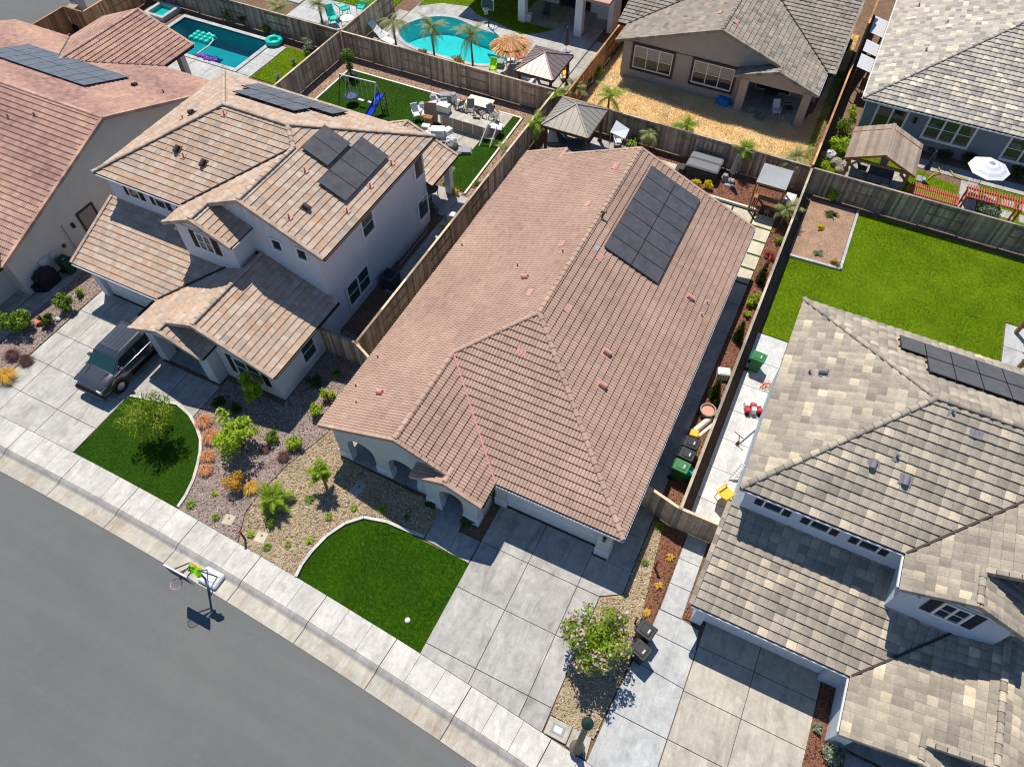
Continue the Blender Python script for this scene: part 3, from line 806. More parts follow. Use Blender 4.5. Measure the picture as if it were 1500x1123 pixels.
class Roof:
    def __init__(s, house, style, mat, tintfn=None, limit=300):
        s.h = house; s.st = TILES[style]; s.mat = mat; s.limit = limit
        s.rg = random.Random(len(style)*101 + int(house.location.x*10) % 997)
        s.tintfn = tintfn or (lambda j, k, r: r.random())
        s.full = []; s.cv = []; s.cf = []; s.ct = []
        s.roof = link('roof', MB().mesh('roof', M['deck']), house)
        s.deck = MB()
        s.capme = {}
    def plane(s, axis, sign, e0, z0, pitch, pieces, thick=.16, row_off=0.0):
        st = s.st; w, e = st['w'], st['e']
        c = 1/math.hypot(1, pitch); sn = pitch*c
        d = (-sign, 0) if axis == 0 else (0, -sign)
        U = Vector((d[1], -d[0], 0)); V = Vector((d[0]*c, d[1]*c, sn)); N = U.cross(V)
        O = Vector((e0, 0, z0)) if axis == 0 else Vector((0, e0, z0))
        zf = lambda x, y: z0 + pitch*(-sign*((x if axis == 0 else y)-e0))
        uv = []
        for p in pieces:
            q = [(x*U.x+y*U.y - (O.x*U.x+O.y*U.y), (-sign*((x if axis == 0 else y)-e0))/c) for x, y in p]
            if area(q) < 0: q = q[::-1]
            uv.append(q)
            pp = p if area(p) > 0 else p[::-1]
            n = len(pp)
            top = [(x, y, zf(x,y)-.012) for x, y in pp]; bot = [(x, y, zf(x,y)-thick) for x, y in pp]
            s.deck.add(bot+top, [tuple(range(n-1,-1,-1)), tuple(range(n,2*n))] + [(i,(i+1)%n,n+(i+1)%n,n+i) for i in range(n)])
        u0 = min(q[0] for p in uv for q in p); u1 = max(q[0] for p in uv for q in p)
        v0 = min(q[1] for p in uv for q in p); v1 = max(q[1] for p in uv for q in p)
        def inside(x, y, p):
            m = len(p)
            return all((p[(i+1)%m][0]-p[i][0])*(y-p[i][1])-(p[(i+1)%m][1]-p[i][1])*(x-p[i][0]) >= -1e-6 for i in range(m))
        prof = st['prof']; t = st['t']
        for k in range(int(math.floor((v0-row_off)/e)), int(math.ceil((v1-row_off)/e))):
            va = row_off+k*e; vb = va+e
            sh = st['stag']*w if k % 2 else 0
            for j in range(int(math.floor((u0-sh)/w)), int(math.ceil((u1-sh)/w))):
                ua = sh+j*w
                cs = [(ua+.01,va+.01),(ua+w-.01,va+.01),(ua+w-.01,vb-.01),(ua+.01,vb-.01)]
                tint = s.tintfn(j, k, s.rg); dn = s.rg.uniform(-.003, .004)
                if all(any(inside(x, y, p) for p in uv) for x, y in cs):
                    s.full.append((O+U*ua+V*va+N*dn, U, V, N, tint)); continue
                # cut tiles along hips, valleys and rakes
                for p in uv:
                    if max(q[0] for q in p) < ua or min(q[0] for q in p) > ua+w or max(q[1] for q in p) < va or min(q[1] for q in p) > vb: continue
                    for (xa,ha),(xb,hb) in zip(prof[:-1], prof[1:]):
                        for qd in ([(ua+xa*w,va,t+ha),(ua+xb*w,va,t+hb),(ua+xb*w,vb,hb),(ua+xa*w,vb,ha)],
                                   [(ua+xa*w,va+1e-4,0),(ua+xb*w,va+1e-4,0),(ua+xb*w,va,t+hb),(ua+xa*w,va,t+ha)]):
                            r = clip_poly(qd, p)
                            if len(r) < 3: continue
                            b = len(s.cv)
                            s.cv += [tuple(O+U*q[0]+V*q[1]+N*(q[2]+dn)) for q in r]
                            s.ct += [tint]*len(r); s.cf.append(tuple(range(b, b+len(r))))
        return zf
    def tile_local(s):
        st = s.st; w, e, t = st['w'], st['e'], st['t']; prof = st['prof']; n = len(prof)
        vs = [(x*w,0,t+h) for x, h in prof]+[(x*w,e,h) for x, h in prof]+[(x*w,0,0) for x, h in prof]
        fs = []
        for i in range(n-1):
            fs.append((i,i+1,n+i+1,n+i)); fs.append((2*n+i,2*n+i+1,i+1,i))
        # tile ends
        fs.append((0,n,2*n)); fs.append((2*n-1,n-1,3*n-1))
        return vs, fs
    def cap_mesh(s, tint, kind):
        key = (round(tint*6), kind)
        if key not in s.capme:
            m = MB(); m.cur = key[0]/6
            if kind == 'cap':
                L = .42
                for y, r in ((0,.118),(L,.092)): pass
                n = 6; a = []; b = []; c_ = []
                for i in range(n+1):
                    th = math.pi*i/n
                    a.append((math.cos(th)*.125, 0, math.sin(th)*.085+.03)); b.append((math.cos(th)*.1, L, math.sin(th)*.07+.012)); c_.append((math.cos(th)*.125, 0, -.05 if i in (0,n) else .0))
                m.add(a+b+c_, [(i,i+1,n+1+i+1,n+1+i) for i in range(n)]+[(2*(n+1)+i,2*(n+1)+i+1,i+1,i) for i in range(n)])
            else:
                m.cbox(-.09, .09, 0, .39, -.13, .065, .012)
            s.capme[key] = m.mesh('ridge_tile' if kind == 'cap' else 'rake_tile', s.mat, smooth=False)
        return s.capme[key]
    def caps(s, a, b, kind='cap', lift=.02, step=.36, side=0.0):
        """overlapping tiles along a ridge, hip (lower end first) or rake"""
        a = Vector(a); b = Vector(b); d = b-a; L = d.length; d.normalize()
        x = d.cross(Vector((0,0,1))).normalized(); z = x.cross(d).normalized()
        org = origin_of(s.h); n = max(1, int(round(L/step))); st = L/n
        for i in range(n):
            o = link('ridge_tile' if kind == 'cap' else 'rake_tile', s.cap_mesh(s.tintfn(i*3+1, i, s.rg), kind), s.roof)
            p = a+d*(i*st)+z*lift+x*side-org
            mt = Matrix(((x.x,d.x,z.x,p.x),(x.y,d.y,z.y,p.y),(x.z,d.z,z.z,p.z),(0,0,0,1)))
            o.matrix_local = mt
    def strip(s, name, a, b, w, h, mat, lift=.03):
        a = Vector(a)+Vector((0,0,lift)); b = Vector(b)+Vector((0,0,lift))
        m = MB(); m.bar(a, b, w*.75, h+.03); m.build(name, mat, s.roof)
    def gutter(s, pts, mat, r=.06, out=(0,0)):
        m = MB()
        for a, b in zip(pts[:-1], pts[1:]):
            m.bar((a[0]+out[0],a[1]+out[1],a[2]), (b[0]+out[0],b[1]+out[1],b[2]), .07, .075)
        m.build('rain_gutter', mat, s.h)
    def finish(s):
        org = origin_of(s.h); cp = Vector((0,0,CAM_H))
        # the tiles that show largest are objects of their own, the others one mass
        def score(r):
            c = r[0]+r[1]*.15+r[2]*.17; v = cp-c; D = v.length
            dep = -(_RC.transposed() @ (c-cp)).z
            q = _RC.transposed() @ (c-cp); px = 750+FOC*q.x/dep; py = 561.5-FOC*q.y/dep
            if not (5 < px < 1495 and 5 < py < 1118): return -1
            return max(0, v.dot(r[3])/D)/(dep*dep)
        s.full.sort(key=score, reverse=True)
        vs, fs = s.tile_local(); mes = {}
        for p, U, V, N, tint in s.full[:s.limit]:
            key = round(tint*11)
            if key not in mes:
                m = MB(); m.cur = key/11; m.add(vs, fs); mes[key] = m.mesh('roof_tile', s.mat)
            o = link('roof_tile', mes[key], s.roof)
            q = p-org
            o.matrix_local = Matrix(((U.x,V.x,N.x,q.x),(U.y,V.y,N.y,q.y),(U.z,V.z,N.z,q.z),(0,0,0,1)))
        rest = s.full[s.limit:]
        V0 = np.array(vs); nv = len(vs)
        out_v = []; out_f = []; out_t = []
        for i, (p, U, V, N, tint) in enumerate(rest):
            B = np.array([U[:], V[:], N[:]])
            jj = V0.copy(); jj[:,2] += (V0[:,1] < .01)*s.rg.uniform(-.004,.006)
            out_v.append(jj @ B + np.array((p-org)[:])); out_t += [tint]*nv
            out_f += [tuple(q+i*nv for q in f) for f in fs]
        b = len(rest)*nv
        allv = (np.concatenate(out_v).tolist() if out_v else []) + [tuple(Vector(q)-org) for q in s.cv]
        allf = out_f + [tuple(q+b for q in f) for f in s.cf]
        me = bpy.data.meshes.new('roof_tiles'); me.from_pydata(allv, [], allf); me.materials.append(s.mat)
        at = me.attributes.new('tint', 'FLOAT', 'POINT'); at.data.foreach_set('value', np.array(out_t+s.ct, dtype=np.float32))
        me.update()
        o = link('roof_tiles', me, s.roof); o['kind'] = 'stuff'
        old = s.roof.data; s.roof.data = s.deck.mesh('roof', M['deck'], tuple(org)); bpy.data.meshes.remove(old)

def blend(levels):
    """blended roofs: each tile draws one colour, neighbours along a course lean the same way"""
    def fn(j, k, r):
        a = math.sin(j*12.9898+k*78.233)*43758.5453; a -= math.floor(a)
        b = math.sin((j//2)*3.17+k*5.71)*9231.7; b -= math.floor(b)
        q = a*.65+b*.35
        return levels[min(len(levels)-1, int(q*len(levels)))]+r.uniform(-.05,.05)
    return fn

# ------------------------------------------------------------------ windows, doors, vents
def frame_pts(c, n, u0, u1, z0, z1, o0, o1, mb):
    """box on a wall: along the wall u0..u1, heights z0..z1, o0..o1 out of the wall"""
    n = Vector(n); t = Vector((-n.y, n.x, 0))
    c = Vector(c)
    a = c+t*u0+n*o0; b = c+t*u1+n*o1
    mb.box(min(a.x,b.x), max(a.x,b.x), min(a.y,b.y), max(a.y,b.y), c.z+z0, c.z+z1)

def window(parent, c, n, w, h, cols=1, rows=2, frame='white', trim=.09, shutters=None, glass='glass', label=None, upper=None):
    """window with trim and sill; every pane is its own piece"""
    m = MB()
    frame_pts(c, n, -w/2-trim, w/2+trim, -h/2-trim*1.2, -h/2, 0, .075, m)
    frame_pts(c, n, -w/2-trim, w/2+trim, h/2, h/2+trim, 0, .06, m)
    frame_pts(c, n, -w/2-trim, -w/2, -h/2, h/2, 0, .06, m); frame_pts(c, n, w/2, w/2+trim, -h/2, h/2, 0, .06, m)
    cw = w/cols
    for i in range(1, cols): frame_pts(c, n, -w/2+i*cw-trim*.45, -w/2+i*cw+trim*.45, -h/2, h/2, 0, .055, m)
    for j in range(1, rows): frame_pts(c, n, -w/2, w/2, -h/2+j*h/rows-.02, -h/2+j*h/rows+.02, 0, .045, m)
    o = m.build('window', M[frame], parent)
    if label: o['label'] = label
    for i in range(cols):
        for j in range(rows):
            g = MB(); frame_pts(c, n, -w/2+i*cw+.02, -w/2+(i+1)*cw-.02, -h/2+j*h/rows+.02, -h/2+(j+1)*h/rows-.02, .004, .02, g)
            g.build('pane', M[upper if upper and j == rows-1 else glass], o)
    if shutters:
        for sg in (-1, 1):
            sm = MB(); k = sg*(w/2+trim+.02)
            lo, hi = sorted((k, k+sg*min(.36,w*.46)))
            frame_pts(c, n, lo, hi, -h/2-.06, h/2+.06, 0, .03, sm)
            for q in range(7): frame_pts(c, n, lo+.05, hi-.05, -h/2+q*h/7+.02, -h/2+q*h/7+.02+h/14, .03, .045, sm)
            sm.build('shutter', M[shutters], parent)
    return o

def roof_vent(parent, p, d, mat, kind='dome', ang=0.0):
    """small roof fittings: a hooded vent, a pipe with flange or a low flat vent"""
    p = Vector(p); m = MB()
    d = Vector((d[0], d[1], 0)); x = Vector((-d.y, d.x, 0))
    pit = .43; dn = Vector((d.x, d.y, -pit)).normalized(); nn = x.cross(dn); nn = nn if nn.z > 0 else -nn
    def q(a, b, c): return p + x*a + dn*b + nn*c
    def slab(a0,a1,b0,b1,c0,c1): m.add([q(a0,b0,c0),q(a1,b0,c0),q(a1,b1,c0),q(a0,b1,c0),q(a0,b0,c1),q(a1,b0,c1),q(a1,b1,c1),q(a0,b1,c1)], [(0,3,2,1),(4,5,6,7),(0,1,5,4),(1,2,6,5),(2,3,7,6),(3,0,4,7)])
    if kind == 'flat':
        for i in range(3):
            a0 = -.225+i*.15
            slab(a0+.01, a0+.14, -.15, .15, .06, .09)
        slab(-.225,.225,-.15,.15,.02,.06)
        m.build('roof_vent', mat, parent)
    elif kind == 'pipe':
        slab(-.13,.13,-.15,.15,.03,.055)
        m.tube([p+Vector((0,0,.02)), p+Vector((0,0,.22))], .04, 8)
        m.tube([p+Vector((0,0,.2)), p+Vector((0,0,.25))], .052, 8)
        m.build('vent_pipe', mat, parent)
    else:
        slab(-.22,.22,-.2,.2,.03,.06)
        m.tube([q(0,-.14,.14), q(0,.2,.15)], .115, 10)
        slab(-.11,.11,-.15,.18,.05,.14)
        m.build('roof_vent', mat, parent)

def solar(parent, corner, U, V, N, cols, rows, w, h, mat='solar', skip=()):
    """array of framed panels standing a hand above the tiles; each panel is a part"""
    org = origin_of(parent); mes = None
    fr = MB(); fr.box(0, w-.018, 0, h-.018, 0, .035)
    cell = MB(); cell.box(.016, w-.034, .016, h-.034, .036, .041)
    fm = fr.mesh('solar_panel', M['solarframe']); cm = cell.mesh('solar_glass', M[mat])
    for i in range(cols):
        for j in range(rows):
            if (i,j) in skip: continue
            p = Vector(corner)+U*(i*w)+V*(j*h)+N*.15-org
            o = link('solar_panel', fm, parent)
            o.matrix_local = Matrix(((U.x,V.x,N.x,p.x),(U.y,V.y,N.y,p.y),(U.z,V.z,N.z,p.z),(0,0,0,1)))
            link('solar_glass', cm, o)
    m = MB()
    for j in range(rows):
        for f in (.25, .75):
            a = Vector(corner)+V*((j+f)*h)+N*.1
            m.bar(a-U*.06, a+U*(cols*w+.04), .05, .05)
    m.build('mounting_rail', M['solarframe'], parent)

def slope_axes(d, pitch):
    """U along the course, V up the slope, N out, for a slope facing the horizontal direction d"""
    c = 1/math.hypot(1, pitch); up = (-d[0], -d[1])
    U = Vector((up[1], -up[0], 0)); V = Vector((up[0]*c, up[1]*c, pitch*c))
    return U, V, U.cross(V)
# ------------------------------------------------------------------ the main house: single storey, rose brown barrel tiles
H1 = thing('house', 'single storey house with large rose brown tiled roof and arched porch, in the middle', 'house', (-8.3, 22, 0))
pz = .417; ze = 2.75
R1 = Roof(H1, 'barrel', M['tile_main'], lambda j, k, r: min(1, max(0, .5+.14*math.sin(j*.21+k*.13)*math.cos(k*.33-j*.07)+r.uniform(-.15,.15))))
R1.plane(0, -1, -15.45, ze, pz, [[(-15.45,11.78),(-11.21,11.78),(-11.21,16.83),(-15.45,16.83)],
    [(-15.45,16.83),(-11.21,16.83),(-8.31,19.73),(-8.31,32.95),(-15.45,32.95)], [(-15.45,32.95),(-12.85,32.95),(-12.85,33.55),(-15.45,33.55)]])
R1.plane(0, 1, -1.17, ze, pz, [[(-1.17,12.59),(-1.17,32.95),(-8.31,32.95),(-8.31,19.73)]])
R1.plane(1, -1, 12.59, ze, pz, [[(-1.17,12.59),(-8.31,19.73),(-11.21,16.83),(-6.97,12.59)]])
R1.plane(0, 1, -6.97, ze, pz, [[(-6.97,11.38),(-6.97,12.59),(-8.7,14.32),(-8.7,11.38)], [(-8.7,11.78),(-8.7,14.32),(-11.21,16.83),(-11.21,11.78)]])
R1.plane(0, -1, -10.43, ze, pz, [[(-10.43,11.38),(-8.7,11.38),(-8.7,12.05),(-10.43,12.05)]])
R1.plane(0, 1, -10.25, ze, pz, [[(-10.25,32.95),(-10.25,33.55),(-12.85,33.55),(-12.85,32.95)]])
zr = ze+pz*7.14; zg = ze+pz*4.24; zt = ze+pz*1.73; zb = ze+pz*2.6
R1.caps((-8.31,19.73,zr), (-8.31,32.95,zr))
R1.caps((-1.17,12.59,ze), (-8.31,19.73,zr)); R1.caps((-11.21,16.83,zg), (-8.31,19.73,zr))
R1.caps((-11.21,11.78,zg), (-11.21,16.83,zg)); R1.caps((-8.7,11.38,zt), (-8.7,12.0,zt)); R1.caps((-12.85,33.55,zb), (-12.85,32.6,zb))
for a, b in (((-15.45,11.74,ze),(-11.21,11.74,zg)), ((-8.7,11.74,zt),(-11.21,11.74,zg)), ((-6.97,11.34,ze),(-8.7,11.34,zt)), ((-10.43,11.34,ze),(-8.7,11.34,zt)),
             ((-15.45,33.58,ze),(-12.85,33.58,zb)), ((-12.85,32.98,zb),(-8.31,32.98,zr)), ((-1.17,32.98,ze),(-8.31,32.98,zr))):
    R1.caps(a, b, 'rake', .02)
R1.strip('valley_flashing', (-6.97,12.59,ze), (-11.21,16.83,zg), .1, .03, M['paintpink'], .085)
R1.gutter([(-1.12,12.55,ze-.07),(-1.12,32.9,ze-.07)], M['lightgrey'])
R1.gutter([(-6.9,12.53,ze-.07),(-1.15,12.53,ze-.07)], M['lightgrey'])
R1.gutter([(-6.92,11.4,ze-.07),(-6.92,12.45,ze-.07)], M['fascia_dark'])
R1.gutter([(-15.5,11.8,ze-.07),(-15.5,33.5,ze-.07)], M['fascia_dark'])
R1.finish()
m = MB(); m.box(-15.0,-1.62,14.2,32.5,0,2.72); m.box(-7.2,-6.7,13.0,14.2,0,2.72); m.box(-2.2,-1.62,13.0,14.2,0,2.72); m.box(-6.7,-2.2,13.0,14.2,2.2,2.72)
# rear and front gable fields
for y0, y1, L, Rr, top in ((32.2,32.5,-15.0,-1.62,zr-.22),):
    m.extrude([(L,y0,2.7),(Rr,y0,2.7),((L+Rr)/2,y0,top)], (0,y1-y0,0))
m.build('wall', M['stucco_green'], H1)
def arch_wall(name, mat, parent, x0, x1, y0, y1, ztop, openings, spring=1.45, peak=None, hgt=None):
    """wall with round headed openings standing on the floor; peak = gable apex"""
    pts = [(x0, 0.0)]
    for a, b in openings:
        r = (b-a)/2; cx = (a+b)/2; rh = hgt or min(r, .78)
        pts.append((a, 0.0))
        for i in range(13):
            t = math.pi*(1-i/12)
            pts.append((cx+r*math.cos(t), spring+rh*math.sin(t)))
        pts.append((b, 0.0))
    pts.append((x1, 0.0))
    if callable(ztop):
        for q in range(9): xx = x1+(x0-x1)*q/8; pts.append((xx, ztop(xx)))
    else:
        pts += [(x1, ztop), (x0, ztop)]
    m = MB(); m.extrude([(x, y0, z) for x, z in pts], (0, y1-y0, 0))
    return m.build(name, mat, parent)
gz = lambda x: ze-.18+pz*(4.24-abs(x+11.21))
arch_wall('porch_wall', M['stucco_green'], H1, -15.0, -9.3, 12.0, 12.34, gz, [(-14.36,-12.9),(-12.14,-10.68)], 1.35)
ez = lambda x: ze-.17+pz*(1.73-abs(x+8.7))
arch_wall('entry_wall', M['stucco_green'], H1, -9.98, -7.4, 11.62, 12.0, ez, [(-9.28,-8.1)], 1.5, hgt=.55)
m = MB(); m.box(-9.98,-9.62,12.0,12.4,0,2.6); m.box(-7.76,-7.4,12.0,13.0,0,2.65); m.box(-15.0,-14.66,13.7,14.2,0,2.7); m.box(-15.0,-14.7,12.34,14.2,2.3,2.7)
m.build('porch_pier', M['stucco_green'], H1)
for x0, x1, y0, y1 in ((-15.05,-14.31,11.95,12.39),(-12.95,-12.09,11.95,12.39),(-10.73,-10.02,11.95,12.39),(-10.03,-9.23,11.57,12.05),(-8.15,-7.35,11.57,12.05),(-7.25,-6.65,12.95,13.3),(-2.25,-1.57,12.7,13.3)):
    m = MB(); m.cbox(x0,x1,y0,y1,0,.6,.02); m.build('plinth', M['white'], H1)
m = MB(); m.box(-2.2,-1.62,12.75,13.0,.6,2.6); m.build('garage_pier', M['stucco_green'], H1)
def garage_door(parent, x0, x1, y, zt_, mat, rows=4, cols=8):
    m = MB(); m.box(x0, x1, y, y+.05, 0, zt_); o = m.build('garage_door', mat, parent)
    cw = (x1-x0)/cols; rh = zt_/rows
    for i in range(cols):
        for j in range(rows):
            p = MB(); p.cbox(x0+i*cw+.05, x0+(i+1)*cw-.05, y-.02, y+.01, j*rh+.06, (j+1)*rh-.06, .008); p.build('panel', mat, o)
garage_door(H1, -6.7, -2.2, 13.12, 2.2, M['white'])
m = MB(); m.box(-8.9,-7.95,14.12,14.2,0.03,2.1); d = m.build('front_door', M['trim_brown'], H1)
m = MB(); m.box(-8.05,-8.0,14.06,14.12,1.0,1.15); m.build('door_handle', M['steel'], d)
for xx in (-13.6, -11.4): window(H1, (xx,14.2,1.4), (0,-1,0), 1.2, 1.3, 2, 2)
m = MB(); m.box(-1.98,-1.84,12.62,12.75,1.7,2.0); m.build('wall_lantern', M['darkgrey'], H1)
U, V, N = slope_axes((1,0), pz)
# panels laid 7 along the ridge by 2 down the slope
cz = ze+pz*(-1.17+4.43)
solar(H1, (-4.43,25.2,cz), U, V, N, 7, 2, .993, 1.62) if U.y > 0 else solar(H1, (-4.43,32.15,cz), U, V, N, 7, 2, .993, 1.62)
for (x, y, zz, k) in ((-5.05,19.97,4.37,'dome'),(-4.59,18.31,4.18,'dome'),(-2.79,25.76,3.42,'dome'),(-1.9,26.17,3.05,'pipe'),(-1.9,25.25,3.05,'pipe'),(-7.38,20.81,5.34,'flat'),(-7.3,24.55,5.3,'flat')):
    roof_vent(R1.roof, (x,y,zz), (1,0), M['pink'], k)
for (x, y, zz, k) in ((-10.93,22.92,4.64,'pipe'),(-10.02,22.02,5.01,'dome'),(-9.02,24.0,5.43,'pipe'),(-13.35,13.95,3.63,'dome'),(-14.31,13.25,3.22,'pipe'),(-15.0,14.17,2.93,'pipe'),(-15.0,16.06,2.93,'pipe'),(-15.0,24.5,2.93,'pipe'),
                      (-9.33,21.0,5.3,'flat'),(-9.29,24.63,5.32,'flat'),(-9.08,31.27,5.41,'flat'),(-9.27,27.9,5.33,'flat')):
    roof_vent(R1.roof, (x,y,zz), (-1,0), M['pink'], k)
roof_vent(R1.roof, (-8.3,17.9,ze+pz*5.31), (0,-1), M['pink'], 'flat')
m = MB(); m.tube([(-8.15,26.9,5.7),(-8.1,26.9,6.1)], .04, 8); m.tube([(-8.25,26.85,6.05),(-7.95,26.95,6.05)], .05, 8); m.build('roof_mast', M['darkgrey'], R1.roof)
m = MB(); m.box(-7.75,-7.5,24.75,25.1,5.28,5.52); m.build('junction_box', M['midgrey'], R1.roof)
# ------------------------------------------------------------------ two storey houses left and right of the main house (one plan, own roofs and colours)
def two_storey(label, dx, dy, style, tmat, tfn, wall, wall2, shut, xl, accent, right):
    X = lambda v: v+dx
    Y = lambda v: v+dy
    H = thing('house', label, 'house', (X(9.4), Y(18), 0))
    p2 = .45; z2 = 6.0; p1 = .4; z1 = 2.65
    xr = 16.7; gl = 8.1; gr = (gl+xr)/2                     # gable from gl to xr
    fy, by = 14.98, 25.5; hf = (by-fy)/2; ry = (fy+by)/2; zr = z2+p2*hf
    hg = (xr-gl)/2; zg = z2+p2*hg; bx = xr-hf; cy = fy+hg
    R = Roof(H, style, tmat, tfn)
    S = lambda pts: [(X(a), Y(b)) for a, b in pts]
    T = lambda a, b, c: (X(a), Y(b), c)
    xh = xl+hf
    R.plane(0, -1, X(xl), z2, p2, [S([(xl,fy),(xh,ry),(xl,by)])])
    R.plane(1, -1, Y(fy), z2, p2, [S([(xl,fy),(gl,fy),(gr,cy),(bx,ry),(xh,ry)])])
    R.plane(1, 1, Y(by), z2, p2, [S([(xl,by),(xh,ry),(bx,ry),(xr,by)])])
    gy = 14.96; dyf = 13.65; dr = 10.2; zd = z2+p2*(dr-gl)
    R.plane(0, 1, X(xr), z2, p2, [S([(xr,gy),(xr,cy),(gr,cy),(gr,gy)]), S([(xr,cy),(xr,by),(bx,ry),(gr,cy)])])
    R.plane(0, -1, X(gl), z2, p2, [S([(gl,dyf),(dr,dyf),(dr,fy),(gl,fy)]), S([(gl,fy),(dr,fy),(dr,fy+dr-gl)]), S([(dr,gy),(gr,gy),(gr,cy),(dr,fy+dr-gl)])])
    de = 2*dr-gl
    R.plane(0, 1, X(de), z2, p2, [S([(de,dyf),(de,15.3),(dr,15.3),(dr,dyf)])])
    # lower roofs
    ge = 11.33; wl = 8.15; wr = 16.55; wx = (wl+wr)/2; zw = z1+p1*(wx-wl)
    R.plane(1, -1, Y(ge), z1, p1, [S([(2.15,ge),(wl,ge),(wl+3.95,ge+3.95),(wl+3.95,15.3),(2.15,15.3)])])
    pf = 9.28; wf = 9.9; pr_ = 10.45; zp = z1+p1*(pr_-wl); pe = 2*pr_-wl
    R.plane(0, -1, X(wl), z1, p1, [S([(wl,pf),(pr_,pf),(pr_,ge+pr_-wl),(wl,ge)]), S([(pr_,wf),(wx,wf),(wx,15.3),(pr_,ge+pr_-wl)])])
    R.plane(0, 1, X(wr), z1, p1, [S([(wr,wf),(wr,15.3),(wx,15.3),(wx,wf)])])
    R.plane(0, 1, X(pe), z1, p1, [S([(pe,pf),(pe,10.5),(pr_,10.5),(pr_,pf)])])
    # caps
    R.caps(T(xh,ry,zr), T(bx,ry,zr)); R.caps(T(xl,fy,z2), T(xh,ry,zr)); R.caps(T(xl,by,z2), T(xh,ry,zr)); R.caps(T(xr,by,z2), T(bx,ry,zr))
    R.caps(T(gr,cy,zg), T(bx,ry,zr)); R.caps(T(gr,gy,zg), T(gr,cy,zg)); R.caps(T(dr,dyf,zd), T(dr,gy,zd))
    R.caps(T(wx,wf,zw), T(wx,15.2,zw)); R.caps(T(pr_,pf,zp), T(pr_,wf+.2,zp))
    for a, b in ((T(gl,dyf-.03,z2),T(dr,dyf-.03,zd)), (T(de,dyf-.03,z2),T(dr,dyf-.03,zd)), (T(xr,gy-.03,z2),T(gr,gy-.03,zg)), (T(dr,gy-.03,zd),T(gr,gy-.03,zg)),
                 (T(wl,pf-.03,z1),T(pr_,pf-.03,zp)), (T(pe,pf-.03,z1),T(pr_,pf-.03,zp)), (T(wr,wf-.03,z1),T(wx,wf-.03,zw)), (T(pr_,wf-.03,zp),T(wx,wf-.03,zw)), (T(2.12,ge,z1),T(2.12,15.25,z1+p1*3.92))):
        R.caps(a, b, 'rake', .02)
    R.strip('valley_flashing', T(gl,fy,z2), T(gr,cy,zg), .1, .03, M['fascia_dark'], .085)
    R.strip('valley_flashing', T(wl,ge,z1), T(wl+3.9,ge+3.9,z1+p1*3.9), .1, .03, M['fascia_dark'], .085)
    R.gutter([T(xl,fy-.05,z2-.08),T(gl,fy-.05,z2-.08)], M[accent]); R.gutter([T(2.15,ge-.05,z1-.08),T(wl,ge-.05,z1-.08)], M[accent])
    R.gutter([T(xr+.05,gy,z2-.08),T(xr+.05,by,z2-.08)], M['fascia_dark']); R.gutter([T(wr+.05,wf,z1-.08),T(wr+.05,15.25,z1-.08)], M['fascia_dark'])
    R.gutter([T(gl-.05,dyf,z2-.08),T(gl-.05,fy-.1,z2-.08)], M[accent]); R.gutter([T(wl-.05,pf,z1-.08),T(wl-.05,ge-.1,z1-.08)], M[accent])
    R.gutter([T(de+.05,dyf,z2-.08),T(de+.05,15.2,z2-.08)], M[accent])
    # walls
    wxl = xl+.34; wxr = 15.98
    m = MB(); m.box(X(wxl),X(wxr),Y(15.25),Y(25.2),0,z2-.04); m.build('upper_wall', M[wall], H)
    m = MB(); m.extrude([T(gl+.35,15.42,z2-.1),T(wxr+.4,15.42,z2-.1),T(gr,15.42,zg-.2)], (0,-.17,0)); m.build('gable_field', M['siding'] if right else M[wall2], H)
    for q in range(14):
        xx = gl+.8+q*(wxr-gl-1.2)/13; hh = zg-.2-p2*abs(xx-gr)
        if hh > z2+.05:
            b = MB(); b.box(X(xx),X(xx+.05),Y(15.22),Y(15.25),z2-.04,hh-.03); b.build('batten', M['siding'] if right else M[wall2], H)
    m = MB(); m.box(X(gl+.34),X(de-.34),Y(13.95),Y(15.25),0,z2-.06); m.extrude([T(gl+.34,13.95,z2-.1),T(de-.34,13.95,z2-.1),T(dr,13.95,zd-.16)], (0,.2,0)); m.build('dormer_wall', M[wall], H)
    m = MB(); m.box(X(2.5),X(2.95),Y(11.72),Y(15.25),0,2.62); m.box(X(7.75),X(8.5),Y(11.72),Y(15.25),0,2.62); m.box(X(2.95),X(7.75),Y(11.8),Y(15.25),2.2,2.62); m.build('garage_wall', M[wall], H)
    m = MB(); m.extrude([(X(2.5),Y(11.9),2.6),(X(2.5),Y(15.25),2.6),(X(2.5),Y(15.25),4.0)], (.15,0,0)); m.build('garage_side_wall', M[wall], H)
    garage_door(H, X(2.95), X(7.75), Y(11.98), 2.2, M['white'])
    # lower wing, entry porch between two piers
    m = MB(); m.box(X(12.45),X(16.1),Y(10.3),Y(15.25),0,2.62); m.box(X(8.5),X(12.45),Y(11.75),Y(13.95),0,2.62)
    m.extrude([T(8.5,10.3,2.55),T(16.1,10.3,2.55),T(wx,10.3,zw-.18)], (0,.2,0)); m.build('wing_wall', M[wall], H)
    for a, b in ((8.5,9.05),(11.75,12.45)):
        m = MB(); m.box(X(a),X(b),Y(9.62),Y(10.28),0,2.6); m.build('porch_pier', M[wall2], H)
    m = MB(); m.box(X(8.5),X(8.85),Y(10.28),Y(11.75),0,2.6); m.build('porch_side_wall', M[wall], H)
    m = MB(); m.extrude([T(8.5,9.62,2.3),T(12.4,9.62,2.3),T(12.4,9.62,2.58),T(pr_,9.62,zp-.16),T(8.5,9.62,2.58)], (0,.25,0)); m.build('porch_beam', M[wall2], H)
    m = MB(); m.box(X(8.85),X(12.4),Y(9.7),Y(11.75),0,.05); m.build('porch_floor', M['concrete'], H)
